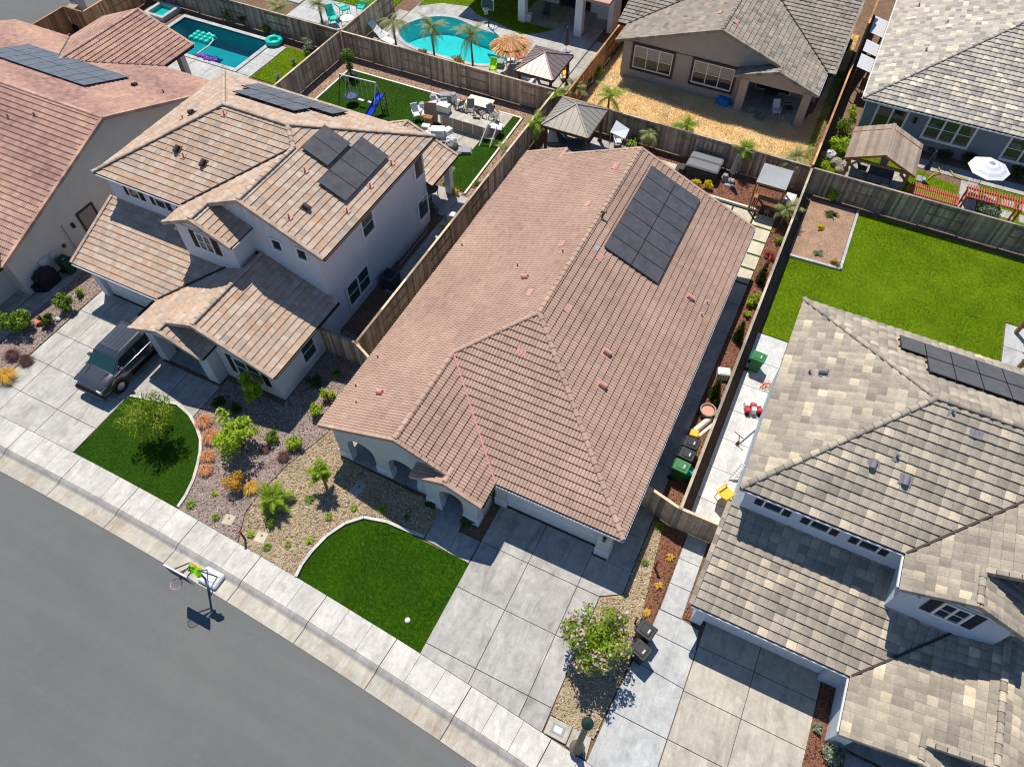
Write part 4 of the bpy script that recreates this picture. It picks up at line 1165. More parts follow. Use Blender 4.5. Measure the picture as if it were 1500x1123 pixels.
    m = MB(); m.box(X(10.1),X(11.05),Y(11.68),Y(11.74),.05,2.1); d = m.build('front_door', M[shut], H)
    b = MB(); b.box(X(10.18),X(10.22),Y(11.62),Y(11.68),1.0,1.2); b.build('door_handle', M['steel'], d)
    # windows
    wz = 5.2
    for xx in ((4.28,6.1,7.9) if not right else (3.58,5.35,7.13)):
        window(H, T(xx,15.25,wz), (0,-1,0), .62, .5, 1, 1, 'white', .06, shut)
    window(H, T(dr-.05,13.95,5.2), (0,-1,0), .8, 1.0, 2, 2, 'white', .08, shut)
    for xx in (13.6, 15.1): window(H, T(xx,15.25,5.4), (0,-1,0), .52, .6, 1, 1, 'white', .1)
    window(H, T(14.3,10.3,1.45), (0,-1,0), 1.5, 1.3, 2, 2, 'white', .08, shut, 'glassgreen')
    window(H, T(16.1,12.75,1.4), (1,0,0), .95, 1.3, 1, 2, 'white', .12, None, 'glassgreen')
    window(H, T(15.98,17.6,1.4), (1,0,0), 1.9, 1.4, 2, 2, 'white', .12, None, 'glassgreen')
    window(H, T(15.98,19.36,4.4), (1,0,0), .95, 1.25, 1, 2, 'white', .12, None, 'glassgreen')
    window(H, T(15.98,24.6,4.35), (1,0,0), .8, 1.15, 1, 1, 'white', .12)
    window(H, T(15.98,24.55,1.5), (1,0,0), .95, 1.3, 1, 1, 'white', .12, None, 'glassgreen')
    # security lights under the gables
    for (a, b, c) in ((gl+.7,dyf+.1,z2-.12),(dr-.25,dyf+.1,zd-.3),(de-.6,dyf+.1,z2+.02),(gr+.4,gy+.05,zg-.35),(wl+.7,pf+.1,z1-.1),(pr_-.3,pf+.1,zp-.3),(wr-1.6,wf+.05,z1+.35),(wx+.2,wf+.05,zw-.3)):
        m = MB(); m.tube([T(a,b,c),T(a,b-.14,c-.05)], [.05,.075], 8); m.build('eave_lamp', M['white'], H)
    return H, R, dict(z2=z2,p2=p2,xr=xr,by=by,fy=fy,X=X,Y=Y,z1=z1,p1=p1,xl=xl)

H2, R2, K2 = two_storey('two storey house with orange and tan blended tile roof, left of the main house', -35.45, 3.12, 'flat', M['tile_blend'], blend([0,.2,.25,.4,.45,.6,.62,.75,.8,1.0]),
    'stucco_grey', 'stucco_grey', 'shutter', 2.16, 'lightgrey', False)
H3, R3, K3 = two_storey('two storey house with cream and grey blended tile roof, right of the main house', 0, 0, 'wave', M['tile_grey'], blend([0,.12,.2,.3,.35,.42,.5,.55,.62,.7,.85,1.0]),
    'stucco_blue', 'stucco_blue', 'shutter_blk', 2.16, 'lightgrey', True)
# roof fittings of the two
def slope_z(K, d, x, y):
    if d == (1,0): return K['z2']+K['p2']*(K['X'](K['xr'])-x)
    if d == (-1,0): return K['z2']+K['p2']*(x-K['X'](K['xl']))
    if d == (0,-1): return K['z2']+K['p2']*(y-K['Y'](K['fy']))
    return K['z2']+K['p2']*(K['Y'](K['by'])-y)
def panels(H, K, d, lo, lowcoord, cols, w, h, mat):
    """one row of panels on the slope facing d; lo = smallest coordinate along the course"""
    U, V, N = slope_axes(d, K['p2'])
    if d[0]:
        y = lo if U.y > 0 else lo+cols*w; c = (lowcoord, y)
    else:
        x = lo if U.x > 0 else lo+cols*w; c = (x, lowcoord)
    solar(H, (c[0], c[1], slope_z(K, d, *c)), U, V, N, cols, 1, w, h, mat)
panels(H2, K2, (1,0), 22.6, -21.37, 2, 1.03, 1.6, 'solar'); panels(H2, K2, (1,0), 21.45, -19.7, 4, 1.0, 1.66, 'solar')
panels(H2, K2, (0,1), -30.0, 27.85, 6, 1.03, 1.45, 'solar2'); panels(H2, K2, (0,1), -29.3, 26.5, 4, 1.03, 1.45, 'solar2')
panels(H3, K3, (0,1), 6.2, 24.56, 10, 1.0, 1.42, 'solar'); panels(H3, K3, (0,1), 7.2, 23.22, 9, 1.0, 1.42, 'solar')
for (x, y, d, k) in ((-21.96,21.65,(1,0),'pipe'),(-20.82,19.88,(1,0),'dome'),(-21.02,18.9,(1,0),'pipe'),(-19.4,23.22,(1,0),'pipe'),(-19.4,25.26,(1,0),'pipe'),(-19.4,21.13,(1,0),'pipe'),
                     (-29.2,20.55,(0,-1),'dome'),(-28.68,20.32,(0,-1),'pipe'),(-27.36,20.34,(0,-1),'dome'),(-27.7,22.9,(0,-1),'pipe'),(-30.6,22.6,(-1,0),'pipe'),(-30.2,23.0,(-1,0),'dome')):
    roof_vent(R2.roof, (x,y,slope_z(K2,d,x,y)), d, M['trim_brown'] if k == 'dome' else M['pink'], k)
for (x, y, d, k) in ((3.21,20.99,(-1,0),'pipe'),(3.76,21.04,(-1,0),'dome'),(6.15,17.38,(0,-1),'dome'),(6.8,17.84,(0,-1),'pipe'),(7.32,17.24,(0,-1),'dome'),(8.04,19.9,(0,-1),'pipe'),(8.99,19.5,(0,-1),'flat')):
    roof_vent(R3.roof, (x,y,slope_z(K3,d,x,y)), d, M['roofgrey'], k)
# covered patio at the back of the left house
px0, px1, py0, py1 = -25.9, -19.1, 28.35, 31.5
rx = (px0+px1)/2; zz = 2.7+.4*(px1-rx)
R2.plane(0, 1, px1, 2.7, .4, [rect(rx,px1,py0,py1)]); R2.plane(0, -1, px0, 2.7, .4, [rect(px0,rx,py0,py1)])
R2.caps((rx,py1,zz), (rx,py0,zz)); R2.caps((px1,py1+.02,2.7),(rx,py1+.02,zz),'rake'); R2.caps((px0,py1+.02,2.7),(rx,py1+.02,zz),'rake')
for xx in (-19.7, -25.4):
    m = MB(); m.box(xx-.2,xx+.2,31.0,31.4,0,2.6); m.build('patio_post', M['stucco_grey'], H2)
m = MB(); m.extrude([(px0+.4,31.05,2.5),(px1-.4,31.05,2.5),(rx,31.05,zz-.2)],(0,.2,0)); m.build('patio_gable', M['stucco_grey'], H2)
R2.finish(); R3.finish()
slab_set('left_back_patio', grid([-26.0,-23.5,-21.0,-18.9],[29.0,31.4]), M['concrete'])
slab_set('left_side_paving', grid([-18.9,-17.5],[22.0,24.0,26.0,28.0,30.0,31.2]), M['concrete'])
# ------------------------------------------------------------------ far left house: pink barrel tiles
H0 = thing('house', 'far left house with pink barrel tile roof and a row of solar panels', 'house', (-42, 22, 0))
R0 = Roof(H0, 'barrel', M['tile_pink'], lambda j, k, r: min(1, max(0, .5+.25*math.sin(j*.11+k*.35)+r.uniform(-.3,.3))))
z0 = 2.75; p0 = .36; fy, by = 12.5, 31.1; ry = 21.8; rr = 9.3; xe = -36.25; xw = -56.0
zr0 = z0+p0*rr
R0.plane(1, -1, fy, z0, p0, [[(xe,fy),(xe,17.75),(-41.5,17.75)], [(xe,17.75),(xe,ry),(xw,ry),(xw,17.75)]])
R0.plane(1, 1, by, z0, p0, [[(xe,by),(xe,ry),(xw,ry),(xw,by)]])
# wing running to the street
R0.plane(0, 1, xe, z0, p0, [[(xe,8.0),(xe,fy),(-41.5,17.75),(-41.5,8.0)]])
R0.plane(0, -1, -46.75, z0, p0, [[(-46.75,8.0),(-41.5,8.0),(-41.5,17.75),(-46.75,12.5)]])
R0.caps((-41.5,8.0,z0+p0*5.25), (-41.5,17.75,z0+p0*5.25))
R0.caps((xw,ry,zr0), (xe,ry,zr0))
R0.caps((xe+.03,fy,z0), (xe+.03,ry,zr0), 'rake'); R0.caps((xe+.03,by,z0), (xe+.03,ry,zr0), 'rake')
R0.strip('valley_flashing', (xe,12.5,z0), (-41.5,17.75,z0+p0*5.25), .1, .03, M['fascia_dark'], .085)
# patio roof towards the pool: ridge runs away from the street
zq = z0+p0*4.3; px = -46.2
R0.plane(0, 1, -41.9, z0, p0, [[(-41.9,31.1),(-41.9,34.2),(px,34.2),(px,26.8)]]); R0.plane(0, -1, px-4.3, z0, p0, [[(px-4.3,31.1),(px,26.8),(px,34.2),(px-4.3,34.2)]])
R0.caps((px,34.2,zq), (px,26.8,zq)); R0.caps((-41.9,34.22,z0),(px,34.22,zq),'rake'); R0.caps((px-4.3,34.22,z0),(px,34.22,zq),'rake')
R0.strip('valley_flashing', (-41.9,31.1,z0), (px,26.8,zq), .1, .03, M['fascia_dark'], .085); R0.strip('valley_flashing', (px-4.3,31.1,z0), (px,26.8,zq), .1, .03, M['fascia_dark'], .085)
R0.finish()
m = MB(); m.box(-55.6,-36.7,12.95,30.7,0,2.7); m.extrude([(-36.85,12.95,2.68),(-36.85,30.7,2.68),(-36.85,ry,zr0-.22)], (.15,0,0)); m.build('wall', M['stucco_cream'], H0)
m = MB(); m.box(-43.5,-43.05,33.6,34.05,0,2.7); m.build('patio_post', M['stucco_cream'], H0)
m = MB(); m.box(-49.8,-49.4,33.6,34.05,0,2.7); m.build('patio_post', M['stucco_cream'], H0)
# side door with a dark frame, lamp, meter boxes, conduit
m = MB()
for a in ((-.62,-.5,0,2.15),(.5,.62,0,2.15),(-.5,.5,2.03,2.15)): frame_pts((-36.7,18.3,0.03), (1,0,0), a[0],a[1],a[2],a[3],0,.06,m)
m.build('door_frame', M['trim_brown'], H0)
m = MB(); frame_pts((-36.7,18.3,.03), (1,0,0), -.49,.49,0,2.02,0,.03,m); d = m.build('side_door', M['fascia_tan'], H0)
m = MB(); frame_pts((-36.7,18.3,.03), (1,0,0), .3,.36,.95,1.1,.03,.09,m); m.build('door_handle', M['steel'], d)
for yy, z_, w_, h_, mt in ((17.2,1.75,.16,.3,'black'),(14.6,.95,.5,.8,'lightgrey'),(15.3,.9,.35,.75,'lightgrey'),(16.1,1.1,.18,.18,'darkgrey')):
    m = MB(); frame_pts((-36.7,yy,z_), (1,0,0), -w_/2,w_/2,-h_/2,h_/2,0,.12,m); m.build('wall_lamp' if mt == 'black' else 'meter_box', M[mt], H0)
m = MB(); m.tube([(-36.62,16.6,0),(-36.62,16.6,2.2)], .025, 6); m.build('conduit', M['midgrey'], H0)
m = MB()
for s_ in (-1,1): m.tube([(-36.3,12.3+s_*.2,2.95),(-36.3,12.0+s_*.1,3.5)], .02, 6)
m.box(-36.45,-36.15,12.0,12.35,2.85,3.05); m.lathe([(.02,0),(.2,.05),(.3,.12)], (-36.3,12.0,3.4), 12); m.build('satellite_dish', M['darkgrey'], H0)
m = MB(); m.box(-46.3,-37.6,9.2,12.95,0,2.6); m.build('garage_wing_wall', M['stucco_cream'], H0)
U, V, N = slope_axes((0,1), p0)
yl = 27.55; zl = z0+p0*(by-yl)
solar(H0, ((-49.75 if U.x > 0 else -40.85), yl, zl), U, V, N, 9, 2, .99, 1.66, 'solar2')
for (x, y, k) in ((-40.4,20.6,'pipe'),(-42.0,20.0,'pipe'),(-43.5,19.0,'dome')): roof_vent(R0.roof, (x,y,z0+p0*(y-fy)), (0,-1), M['trim_brown'], k)
for (x, y, k) in ((-39.6,26.8,'dome'),(-37.6,27.2,'pipe')): roof_vent(R0.roof, (x,y,z0+p0*(by-y)), (0,1), M['trim_brown'], k)

# ------------------------------------------------------------------ tan gabled house in the dry yard behind
H4 = thing('house', 'tan stucco house with grey brown tile roof standing in a dry grass yard', 'house', (-8, 50, 0))
R4 = Roof(H4, 'wave', M['tile_dark'], blend([0,.2,.3,.4,.5,.6,.7,.8,1.0]))
z4 = 2.8; p4 = .333; xl, xr, xm = -15.25, -.8, -8.02; fy4 = 47.95; hw = xm-xl; zr4 = z4+p4*hw
my = 50.3
R4.plane(0, -1, xl, z4, p4, [[(xl,fy4),(xm,fy4),(xm,my),(xl,my)], [(xl,my),(xm,my),(xm,my+hw)]])
R4.plane(0, 1, xr, z4, p4, [[(xm,fy4),(-3.6,fy4),(-3.6,my),(xm,my)], [(-3.6,47.3),(xr,47.3),(xr,my),(-3.6,my)], [(xm,my),(xr,my),(xm,my+hw)]])
R4.plane(1, -1, my, z4, p4, [[(-16.0,my),(xl,my),(xm,my+hw),(xm,62),(-16.0,62)], [(xr,my),(-.35,my),(-.35,62),(xm,62),(xm,my+hw)]])
R4.plane(0, -1, -6.4, z4, p4, [[(-6.4,47.3),(-3.6,47.3),(-3.6,48.35),(-6.4,48.35)]])
zq4 = z4+p4*2.8
R4.caps((xm,fy4,zr4), (xm,my+hw,zr4)); R4.caps((-3.6,47.3,zq4), (-3.6,48.0,zq4))
for a, b in (((xl,fy4-.03,z4),(xm,fy4-.03,zr4)), ((-3.6,fy4-.03,zq4),(xm,fy4-.03,zr4)), ((xr,47.27,z4),(-3.6,47.27,zq4)), ((-6.4,47.27,z4),(-3.6,47.27,zq4)), ((-.32,my,z4),(-.32,61,z4+p4*10.7))): R4.caps(a, b, 'rake')
R4.strip('valley_flashing', (xr,my,z4), (xm,my+hw,zr4), .1, .03, M['fascia_dark'], .085); R4.strip('valley_flashing', (xl,my,z4), (xm,my+hw,zr4), .1, .03, M['fascia_dark'], .085)
R4.gutter([(-.75,47.35,2.72),(-.75,50.2,2.72)], M['lightgrey'])
R4.finish()
m = MB(); m.box(-14.75,-5.9,48.4,62,0,2.75); m.box(-5.9,-.9,51.2,62,0,2.75); m.extrude([(-14.75,48.4,2.7),(-1.2,48.4,2.7),(xm,48.4,zr4-.2)], (0,.2,0)); m.build('wall', M['stucco_tan'], H4)
m = MB(); m.extrude([(-5.95,47.75,2.35),(-1.15,47.75,2.35),(-1.15,47.75,2.7),(-3.6,47.75,zq4-.18),(-5.95,47.75,2.7)], (0,.3,0)); m.build('patio_beam', M['stucco_tan'], H4)
for a in (-5.95, -1.7):
    m = MB(); m.box(a,a+.55,47.72,48.3,0,2.5); m.build('patio_post', M['stucco_tan'], H4)
m = MB(); m.box(-5.9,-1.2,47.9,51.2,-.04,.05); m.build('patio_floor', M['concrete'], H4)
for xx in (-12.45, -8.0): window(H4, (xx,48.4,1.75), (0,-1,0), 2.75, 1.5, 3, 2, 'white', .07, None, 'glass', None, 'blind')
for xx in (-12.45, -8.0):
    m = MB()
    for a in ((-1.6,1.6,.86,.98),(-1.6,1.6,-1.02,-.9),(-1.6,-1.48,-.9,.86),(1.48,1.6,-.9,.86)): frame_pts((xx,48.4,1.75), (0,-1,0), *a, 0, .09, m)
    m.build('window_surround', M['trim_brown'], H4)
window(H4, (-4.0,51.2,1.1), (0,-1,0), 2.4, 2.0, 2, 1, 'white', .08)
for (x, y) in ((-11.0,56.0),): roof_vent(R4.roof, (x,y,z4+p4*(y-my)), (0,-1), M['roofgrey'], 'pipe')
roof_vent(R4.roof, (-7.55,49.6,zr4-.16), (1,0), M['pink'], 'flat'); roof_vent(R4.roof, (-8.9,50.6,zr4-.3), (-1,0), M['pink'], 'flat')
for (x, y) in ((-.9,57.0),): roof_vent(R4.roof, (x,y,z4+p4*(y-my)), (0,-1), M['roofgrey'], 'pipe')

# ------------------------------------------------------------------ grey house at the top right
H5 = thing('house', 'slate blue house with pale grey blended tile roof at the top right', 'house', (9, 55, 0))
R5 = Roof(H5, 'wave', M['tile_light'], blend([0,.15,.25,.35,.45,.55,.6,.7,.85,1.0]))
z5 = 2.8; p5 = .417; xl5 = 1.92; fy5 = 48.42; rr5 = 8.4
R5.plane(0, -1, xl5, z5, p5, [[(xl5,fy5),(xl5+rr5,fy5+rr5),(xl5+rr5,72),(xl5,72)]])
R5.plane(1, -1, fy5, z5, p5, [[(xl5,fy5),(22,fy5),(22,fy5+rr5),(xl5+rr5,fy5+rr5)]])
R5.caps((xl5,fy5,z5), (xl5+rr5,fy5+rr5,z5+p5*rr5)); R5.caps((xl5+rr5,fy5+rr5,z5+p5*rr5), (22,fy5+rr5,z5+p5*rr5))
R5.gutter([(xl5,fy5-.05,2.72),(22,fy5-.05,2.72)], M['white']); R5.gutter([(xl5-.05,fy5,2.72),(xl5-.05,70,2.72)], M['white'])
for (x, y) in ((4.6,53.8),(5.4,57.5),(3.4,61),(8.8,60.5)): roof_vent(R5.roof, (x,y,z5+p5*(x-xl5)), (-1,0), M['roofgrey'], 'pipe')
R5.finish()
m = MB(); m.box(2.35,22,48.85,72,0,2.75); m.build('wall', M['stucco_slate'], H5)
window(H5, (4.0,48.85,1.3), (0,-1,0), 1.75, 2.1, 2, 1, 'white', .14)
window(H5, (7.7,48.85,1.75), (0,-1,0), 2.7, 1.45, 3, 2, 'white', .14, None, 'glassgreen')
window(H5, (12.2,48.85,1.7), (0,-1,0), 1.9, 1.5, 2, 2, 'white', .14, None, 'glassgreen')
m = MB(); frame_pts((5.5,48.85,1.95), (0,-1,0), -.09,.09,-.18,.18,0,.14,m); m.build('wall_lantern', M['black'], H5)

# ------------------------------------------------------------------ white house behind the freeform pool: covered patio
H6 = thing('house', 'white stucco house with a pillared covered patio at the top edge', 'house', (-19, 60, 0))
c0 = P(766, 30); c1 = P(847, 51)
m = MB()
fx0, fx1, yf = c0.x, c1.x, (c0.y+c1.y)/2
for xx in (fx0, fx1):
    m = MB(); m.box(xx-.3,xx+.3,yf-.3,yf+.3,0,3.0); m.build('patio_pillar', M['stucco_white'], H6)
m = MB(); m.box(fx0-.3,fx1+.3,yf-.2,yf+3.6,-.04,.04); m.build('patio_floor', M['concrete'], H6)
m = MB(); m.box(fx0-6,fx1+.35,yf+3.6,yf+12,0,3.0); m.box(fx1+1.9,fx1+2.3,yf+1.2,yf+12,0,3.0); m.box(fx1+.35,fx1+2.3,yf+3.0,yf+12,0,3.0); m.build('wall', M['stucco_white'], H6)
m = MB(); m.box(fx0-6,fx1+2.5,yf-.6,yf+12,3.0,3.2); m.build('roof', M['tile_pink'], H6)
window(H6, ((fx0+fx1)/2+.6,yf+3.6,1.1), (0,-1,0), 2.6, 2.0, 2, 1, 'darkgrey', .08)

# ------------------------------------------------------------------ fences: boards on alternating sides, bay by bay
BOARD = {}
def board_mesh(mat, v, hgt):
    key = (mat, v, hgt)
    if key not in BOARD:
        m = MB(); m.cur = (v*.37) % 1.0
        h = hgt+(v % 3)*.008
        m.box(-.068,.068,-.009,.009,0,h-.03); m.add([(-.068,-.009,h-.03),(.068,-.009,h-.03),(.068,.009,h-.03),(-.068,.009,h-.03),(-.045,-.009,h),(.045,-.009,h),(.045,.009,h),(-.045,.009,h)], [(4,5,6,7),(0,1,5,4),(1,2,6,5),(2,3,7,6),(3,0,4,7)])
        BOARD[key] = m.mesh('board', M[mat])
    return BOARD[key]
def fence(label, a, b, mat='wood', h=1.8, bay=2.44, cap=True, alt=True, first=0, z=0.0, skip_boards=None):
    a = Vector((*a,0)); b = Vector((*b,0)); L = (b-a).length; d = (b-a)/L; s = Vector((-d.y,d.x,0)); ang = math.atan2(d.y,d.x)
    f = thing('fence', label, 'fence', (a.x,a.y,z), 0)
    n = max(1, round(L/bay)); st = L/n
    for i in range(n+1):
        p = a+d*(i*st); m = MB(); m.cur = rnd.random()
        q = [p+d*x+s*y for x, y in ((-.045,-.045),(.045,-.045),(.045,.045),(-.045,.045))]
        m.prism([(v.x,v.y) for v in q], z-.1, z+h+.04); m.build('post', M[mat], f)
    for i in range(n):
        sg = (1 if (i+first) % 2 else -1) if alt else -1
        p0 = a+d*(i*st+.045); p1 = a+d*((i+1)*st-.045); m = MB(); m.cur = rnd.random()*.5
        for zz in (.25,.95,h-.2): m.bar(p0-s*sg*.01+Vector((0,0,z+zz)), p1-s*sg*.01+Vector((0,0,z+zz)), .04, .085)
        m.build('rail', M[mat], f)
        nb = int((st-.09)/.142); w = (st-.09)/nb
        for k in range(nb):
            p = p0+d*((k+.5)*w)+s*sg*.021
            o = link('board', board_mesh(mat, rnd.randrange(9), h), f, (p.x-a.x, p.y-a.y, .02+rnd.uniform(-.01,.01)))
            o.rotation_euler = (rnd.uniform(-.006,.006), 0, ang); o.scale = (w/.139,1,1)
        if cap:
            m = MB(); m.cur = rnd.random()
            m.bar(a+d*(i*st)+Vector((0,0,z+h+.055)), a+d*((i+1)*st)+Vector((0,0,z+h+.055)), .13, .035); m.build('cap_board', M[mat], f)
    return f
fence('weathered plank fence between the main house and the orange roofed house', (-17.12,17.0), (-17.12,41.5), 'wood')
fence('short plank fence across the gap beside the orange roofed house', (-19.35,17.0), (-16.95,17.0), 'wood')
fence('short plank fence joining the main house corner', (-17.0,16.95), (-15.1,16.1), 'wood')
fence('long dark plank fence between the main house and the right hand house', (.52,15.45), (.52,41.0), 'woodgrey', alt=True)
fence('short plank gate fence beside the main house garage', (-1.6,15.95), (.42,15.45), 'wood', cap=True)
fence('short plank fence beside the grey roofed house garage', (.6,15.45), (2.5,15.45), 'wood')
fence('plank fence between the swing set yard and the freeform pool yard', (-34.7,41.75), (-17.2,41.75), 'wood', first=1)
fence('dark plank fence between the hot tub yard and the dry grass yard', (-17.0,41.3), (.4,41.15), 'woodgrey', first=1)
fence('mossy plank fence behind the bare earth bed and bright lawn', (.65,41.1), (19.0,41.1), 'woodgrey')
fence('plank fence behind the rectangular pool', (-56.0,41.75), (-34.9,41.75), 'woodgrey', first=1)
fence('plank fence between the rectangular pool and the swing set yard', (-34.8,29.0), (-34.8,41.6), 'wood')
fence('plank fence between the two pool yards at the top', (-34.8,41.9), (-34.8,49.0), 'wood', first=1)
fence('brown plank fence between the freeform pool yard and the dry yard', (-16.3,41.6), (-16.3,66.0), 'woodbrown', alt=True)
fence('orange brown plank fence between the dry yard and the blue grey house', (.5,41.4), (.62,66.0), 'woodbrown')
fence('plank fence along the side street at the top left', (-56.2,22.0), (-56.2,35.2), 'woodbrown')
fence('short plank fence jogging at the top left corner', (-56.1,35.3), (-54.3,35.3), 'woodbrown')
fence('plank fence beyond the corner jog at the top left', (-54.2,35.4), (-54.2,41.6), 'woodbrown')
# ------------------------------------------------------------------ pickup truck
def loft(m, rings):
    n = len(rings[0]); b = len(m.v)
    vs = [p for r in rings for p in r]
    fs = []
    for i in range(len(rings)-1):
        for k in range(n):
            l = (k+1) % n
            fs.append((i*n+k, i*n+l, (i+1)*n+l, (i+1)*n+k))
    fs.append(tuple(range(n))); fs.append(tuple(range((len(rings)-1)*n+n-1, (len(rings)-1)*n-1, -1)))
    m.add(vs, fs)
def pickup(loc, label):
    t = thing('pickup_truck', label, 'truck', loc)
    def ring(y, hw, z0, z1, cr):
        h = [(0,z1+cr),(hw*.55,z1+cr*.85),(hw*.86,z1+cr*.2),(hw*.97,z1-.06),(hw,z1-.2),(hw*1.0,(z0+z1)/2-.05),(hw*.97,z0+.1),(hw*.93,z0)]
        return [(x,y,z) for x,z in h]+[(-x,y,z) for x,z in reversed(h[1:])]
    m = MB()
    loft(m, [ring(*q) for q in ((-2.9,.82,.5,.92,.02),(-2.84,.93,.42,1.02,.03),(-2.6,.98,.4,1.1,.05),(-2.2,1.0,.4,1.14,.06),(-1.75,1.0,.4,1.18,.05),(-1.2,1.0,.4,1.2,0),(.9,1.0,.4,1.2,0),(1.02,1.0,.42,1.2,0),(2.8,.99,.45,1.2,0),(2.9,.97,.5,1.18,0))])
    body = m.build('body', M['carpaint'], t, smooth=True, local=True)
    bv = body.modifiers.new('round', 'BEVEL'); bv.width = .08; bv.segments = 4; bv.limit_method = 'ANGLE'; bv.angle_limit = .5
    m = MB(); loft(m, [[(x*.93,-1.72,1.17),(x*.93,1.0,1.17)] if False else p for x in (1,) for p in
        ([(.93,-1.86,1.16),(.93,1.05,1.16),(-.93,1.05,1.16),(-.93,-1.86,1.16)], [(.80,-1.22,1.66),(.81,.88,1.68),(-.81,.88,1.68),(-.80,-1.22,1.66)],
         [(.70,-1.02,1.80),(.71,.74,1.82),(-.71,.74,1.82),(-.70,-1.02,1.80)], [(.5,-.85,1.875),(.5,.55,1.885),(-.5,.55,1.885),(-.5,-.85,1.875)])])
    cab = m.build('cab', M['carpaint'], t, local=True, smooth=True)
    bv = cab.modifiers.new('round', 'BEVEL'); bv.width = .06; bv.segments = 3; bv.limit_method = 'ANGLE'; bv.angle_limit = .25
    for x in (-.36,-.12,.12,.36):
        m = MB(); m.box(x-.03,x+.03,-.75,.45,1.88,1.895); m.build('roof_streak_strip', M['carpaint'], cab, local=True)  # raised strips added to give the roof its reflective streaks
    m = MB(); m.add([(-.87,-1.83,1.19),(.87,-1.83,1.19),(.75,-1.22,1.665),(-.75,-1.22,1.665)], [(0,1,2,3)]); m.v = [(x,y-.012,z+.012) for x,y,z in m.v]; m.build('windscreen', M['windscreen'], cab, local=True)
    m = MB(); m.add([(.76,1.04,1.24),(-.76,1.04,1.24),(-.7,.89,1.7),(.7,.89,1.7)], [(0,1,2,3)]); m.v = [(x,y+.012,z) for x,y,z in m.v]; m.build('rear_window', M['glass'], cab, local=True)
    for sg in (-1,1):
        for y0, y1, y2, y3 in ((-1.55,-.33,-.33,-1.2),(-.25,.86,.74,-.25)):
            m = MB(); q = [(sg*.925,y0,1.22),(sg*.925,y1,1.22),(sg*.822,y2,1.64),(sg*.822,y3,1.64)]
            m.add(q if sg > 0 else q[::-1], [(0,1,2,3)]); m.build('side_window', M['glass'], cab, local=True)
        m = MB(); m.cbox(min(sg*.96,sg*1.2),max(sg*.96,sg*1.2),-1.5,-1.3,1.15,1.36,.03); m.build('wing_mirror', M['carpaint'], t, local=True)
        for y in (-.45,.45):
            m = MB(); m.box(min(sg*1.0,sg*1.02),max(sg*1.0,sg*1.02),y-.1,y+.1,1.0,1.04); m.build('door_handle', M['chrome'], t, local=True)
        m = MB(); m.box(min(sg*.93,sg*1.06),max(sg*.93,sg*1.06),-1.1,.95,.36,.42); m.build('running_board', M['black'], t, local=True)
        m = MB(); m.add([(sg*.98,-2.55,.86),(sg*.9,-2.9,.86),(sg*.9,-2.88,1.02),(sg*.97,-2.5,1.05)], [(0,1,2,3) if sg < 0 else (3,2,1,0)]); m.box(min(sg*.62,sg*.93),max(sg*.62,sg*.93),-2.92,-2.86,.82,1.0); m.build('headlight', M['lightgrey'], t, local=True)
        for y in (-1.92,1.8):
            w = MB(); x0 = sg*.765
            w.tube([(x0,y,.41),(x0+sg*.05,y,.41),(x0+sg*.2,y,.41),(x0+sg*.25,y,.41)], [.36,.41,.41,.36], 20)
            wo = w.build('wheel', M['tyre'], t, local=True, smooth=False)
            r = MB(); r.tube([(x0+sg*.245,y,.41),(x0+sg*.262,y,.41)], [.25,.2], 14); r.build('rim', M['steel'], wo, local=True)
            a = MB(); a.tube([(sg*.9,y,.47),(sg*1.003,y,.47)], .475, 20); a.build('wheel_arch', M['black'], t, local=True)
    m = MB(); m.cbox(-.94,.94,-3.02,-2.8,.42,.68,.04); m.build('front_bumper', M['darkgrey'], t, local=True)
    m = MB(); m.cbox(-.94,.94,2.82,3.0,.45,.68,.04); m.build('rear_bumper', M['chrome'], t, local=True)
    m = MB(); m.box(-.6,.6,-2.93,-2.86,.7,1.0)
    for k in range(4): m.box(-.6,.6,-2.95,-2.92,.73+k*.07,.76+k*.07)
    m.build('grille', M['black'], t, local=True)
    m = MB(); m.add([(-.42,-2.5,1.16),(.42,-2.5,1.16),(.55,-1.9,1.235),(-.55,-1.9,1.235)],[(0,1,2,3)]); m.extrude([(-.5,-2.45,1.15),(-.46,-2.45,1.16),(-.6,-1.9,1.25),(-.64,-1.9,1.24)],(0,0,.012)); m.extrude([(.5,-2.45,1.15),(.46,-2.45,1.16),(.6,-1.9,1.25),(.64,-1.9,1.24)],(0,0,.012)); m.build('bonnet_scoop', M['carpaint'], t, local=True)
    m = MB(); m.box(-.86,.86,1.15,2.78,1.19,1.225); m.build('bed_cover', M['black'], t, local=True)
    m = MB(); m.box(-.75,.75,-1.86,-1.8,1.19,1.215); m.build('wiper_cowl', M['black'], t, local=True)
    return t
pickup((-28.1,12.18,0), 'dark grey crew cab pickup truck parked on the left driveway')

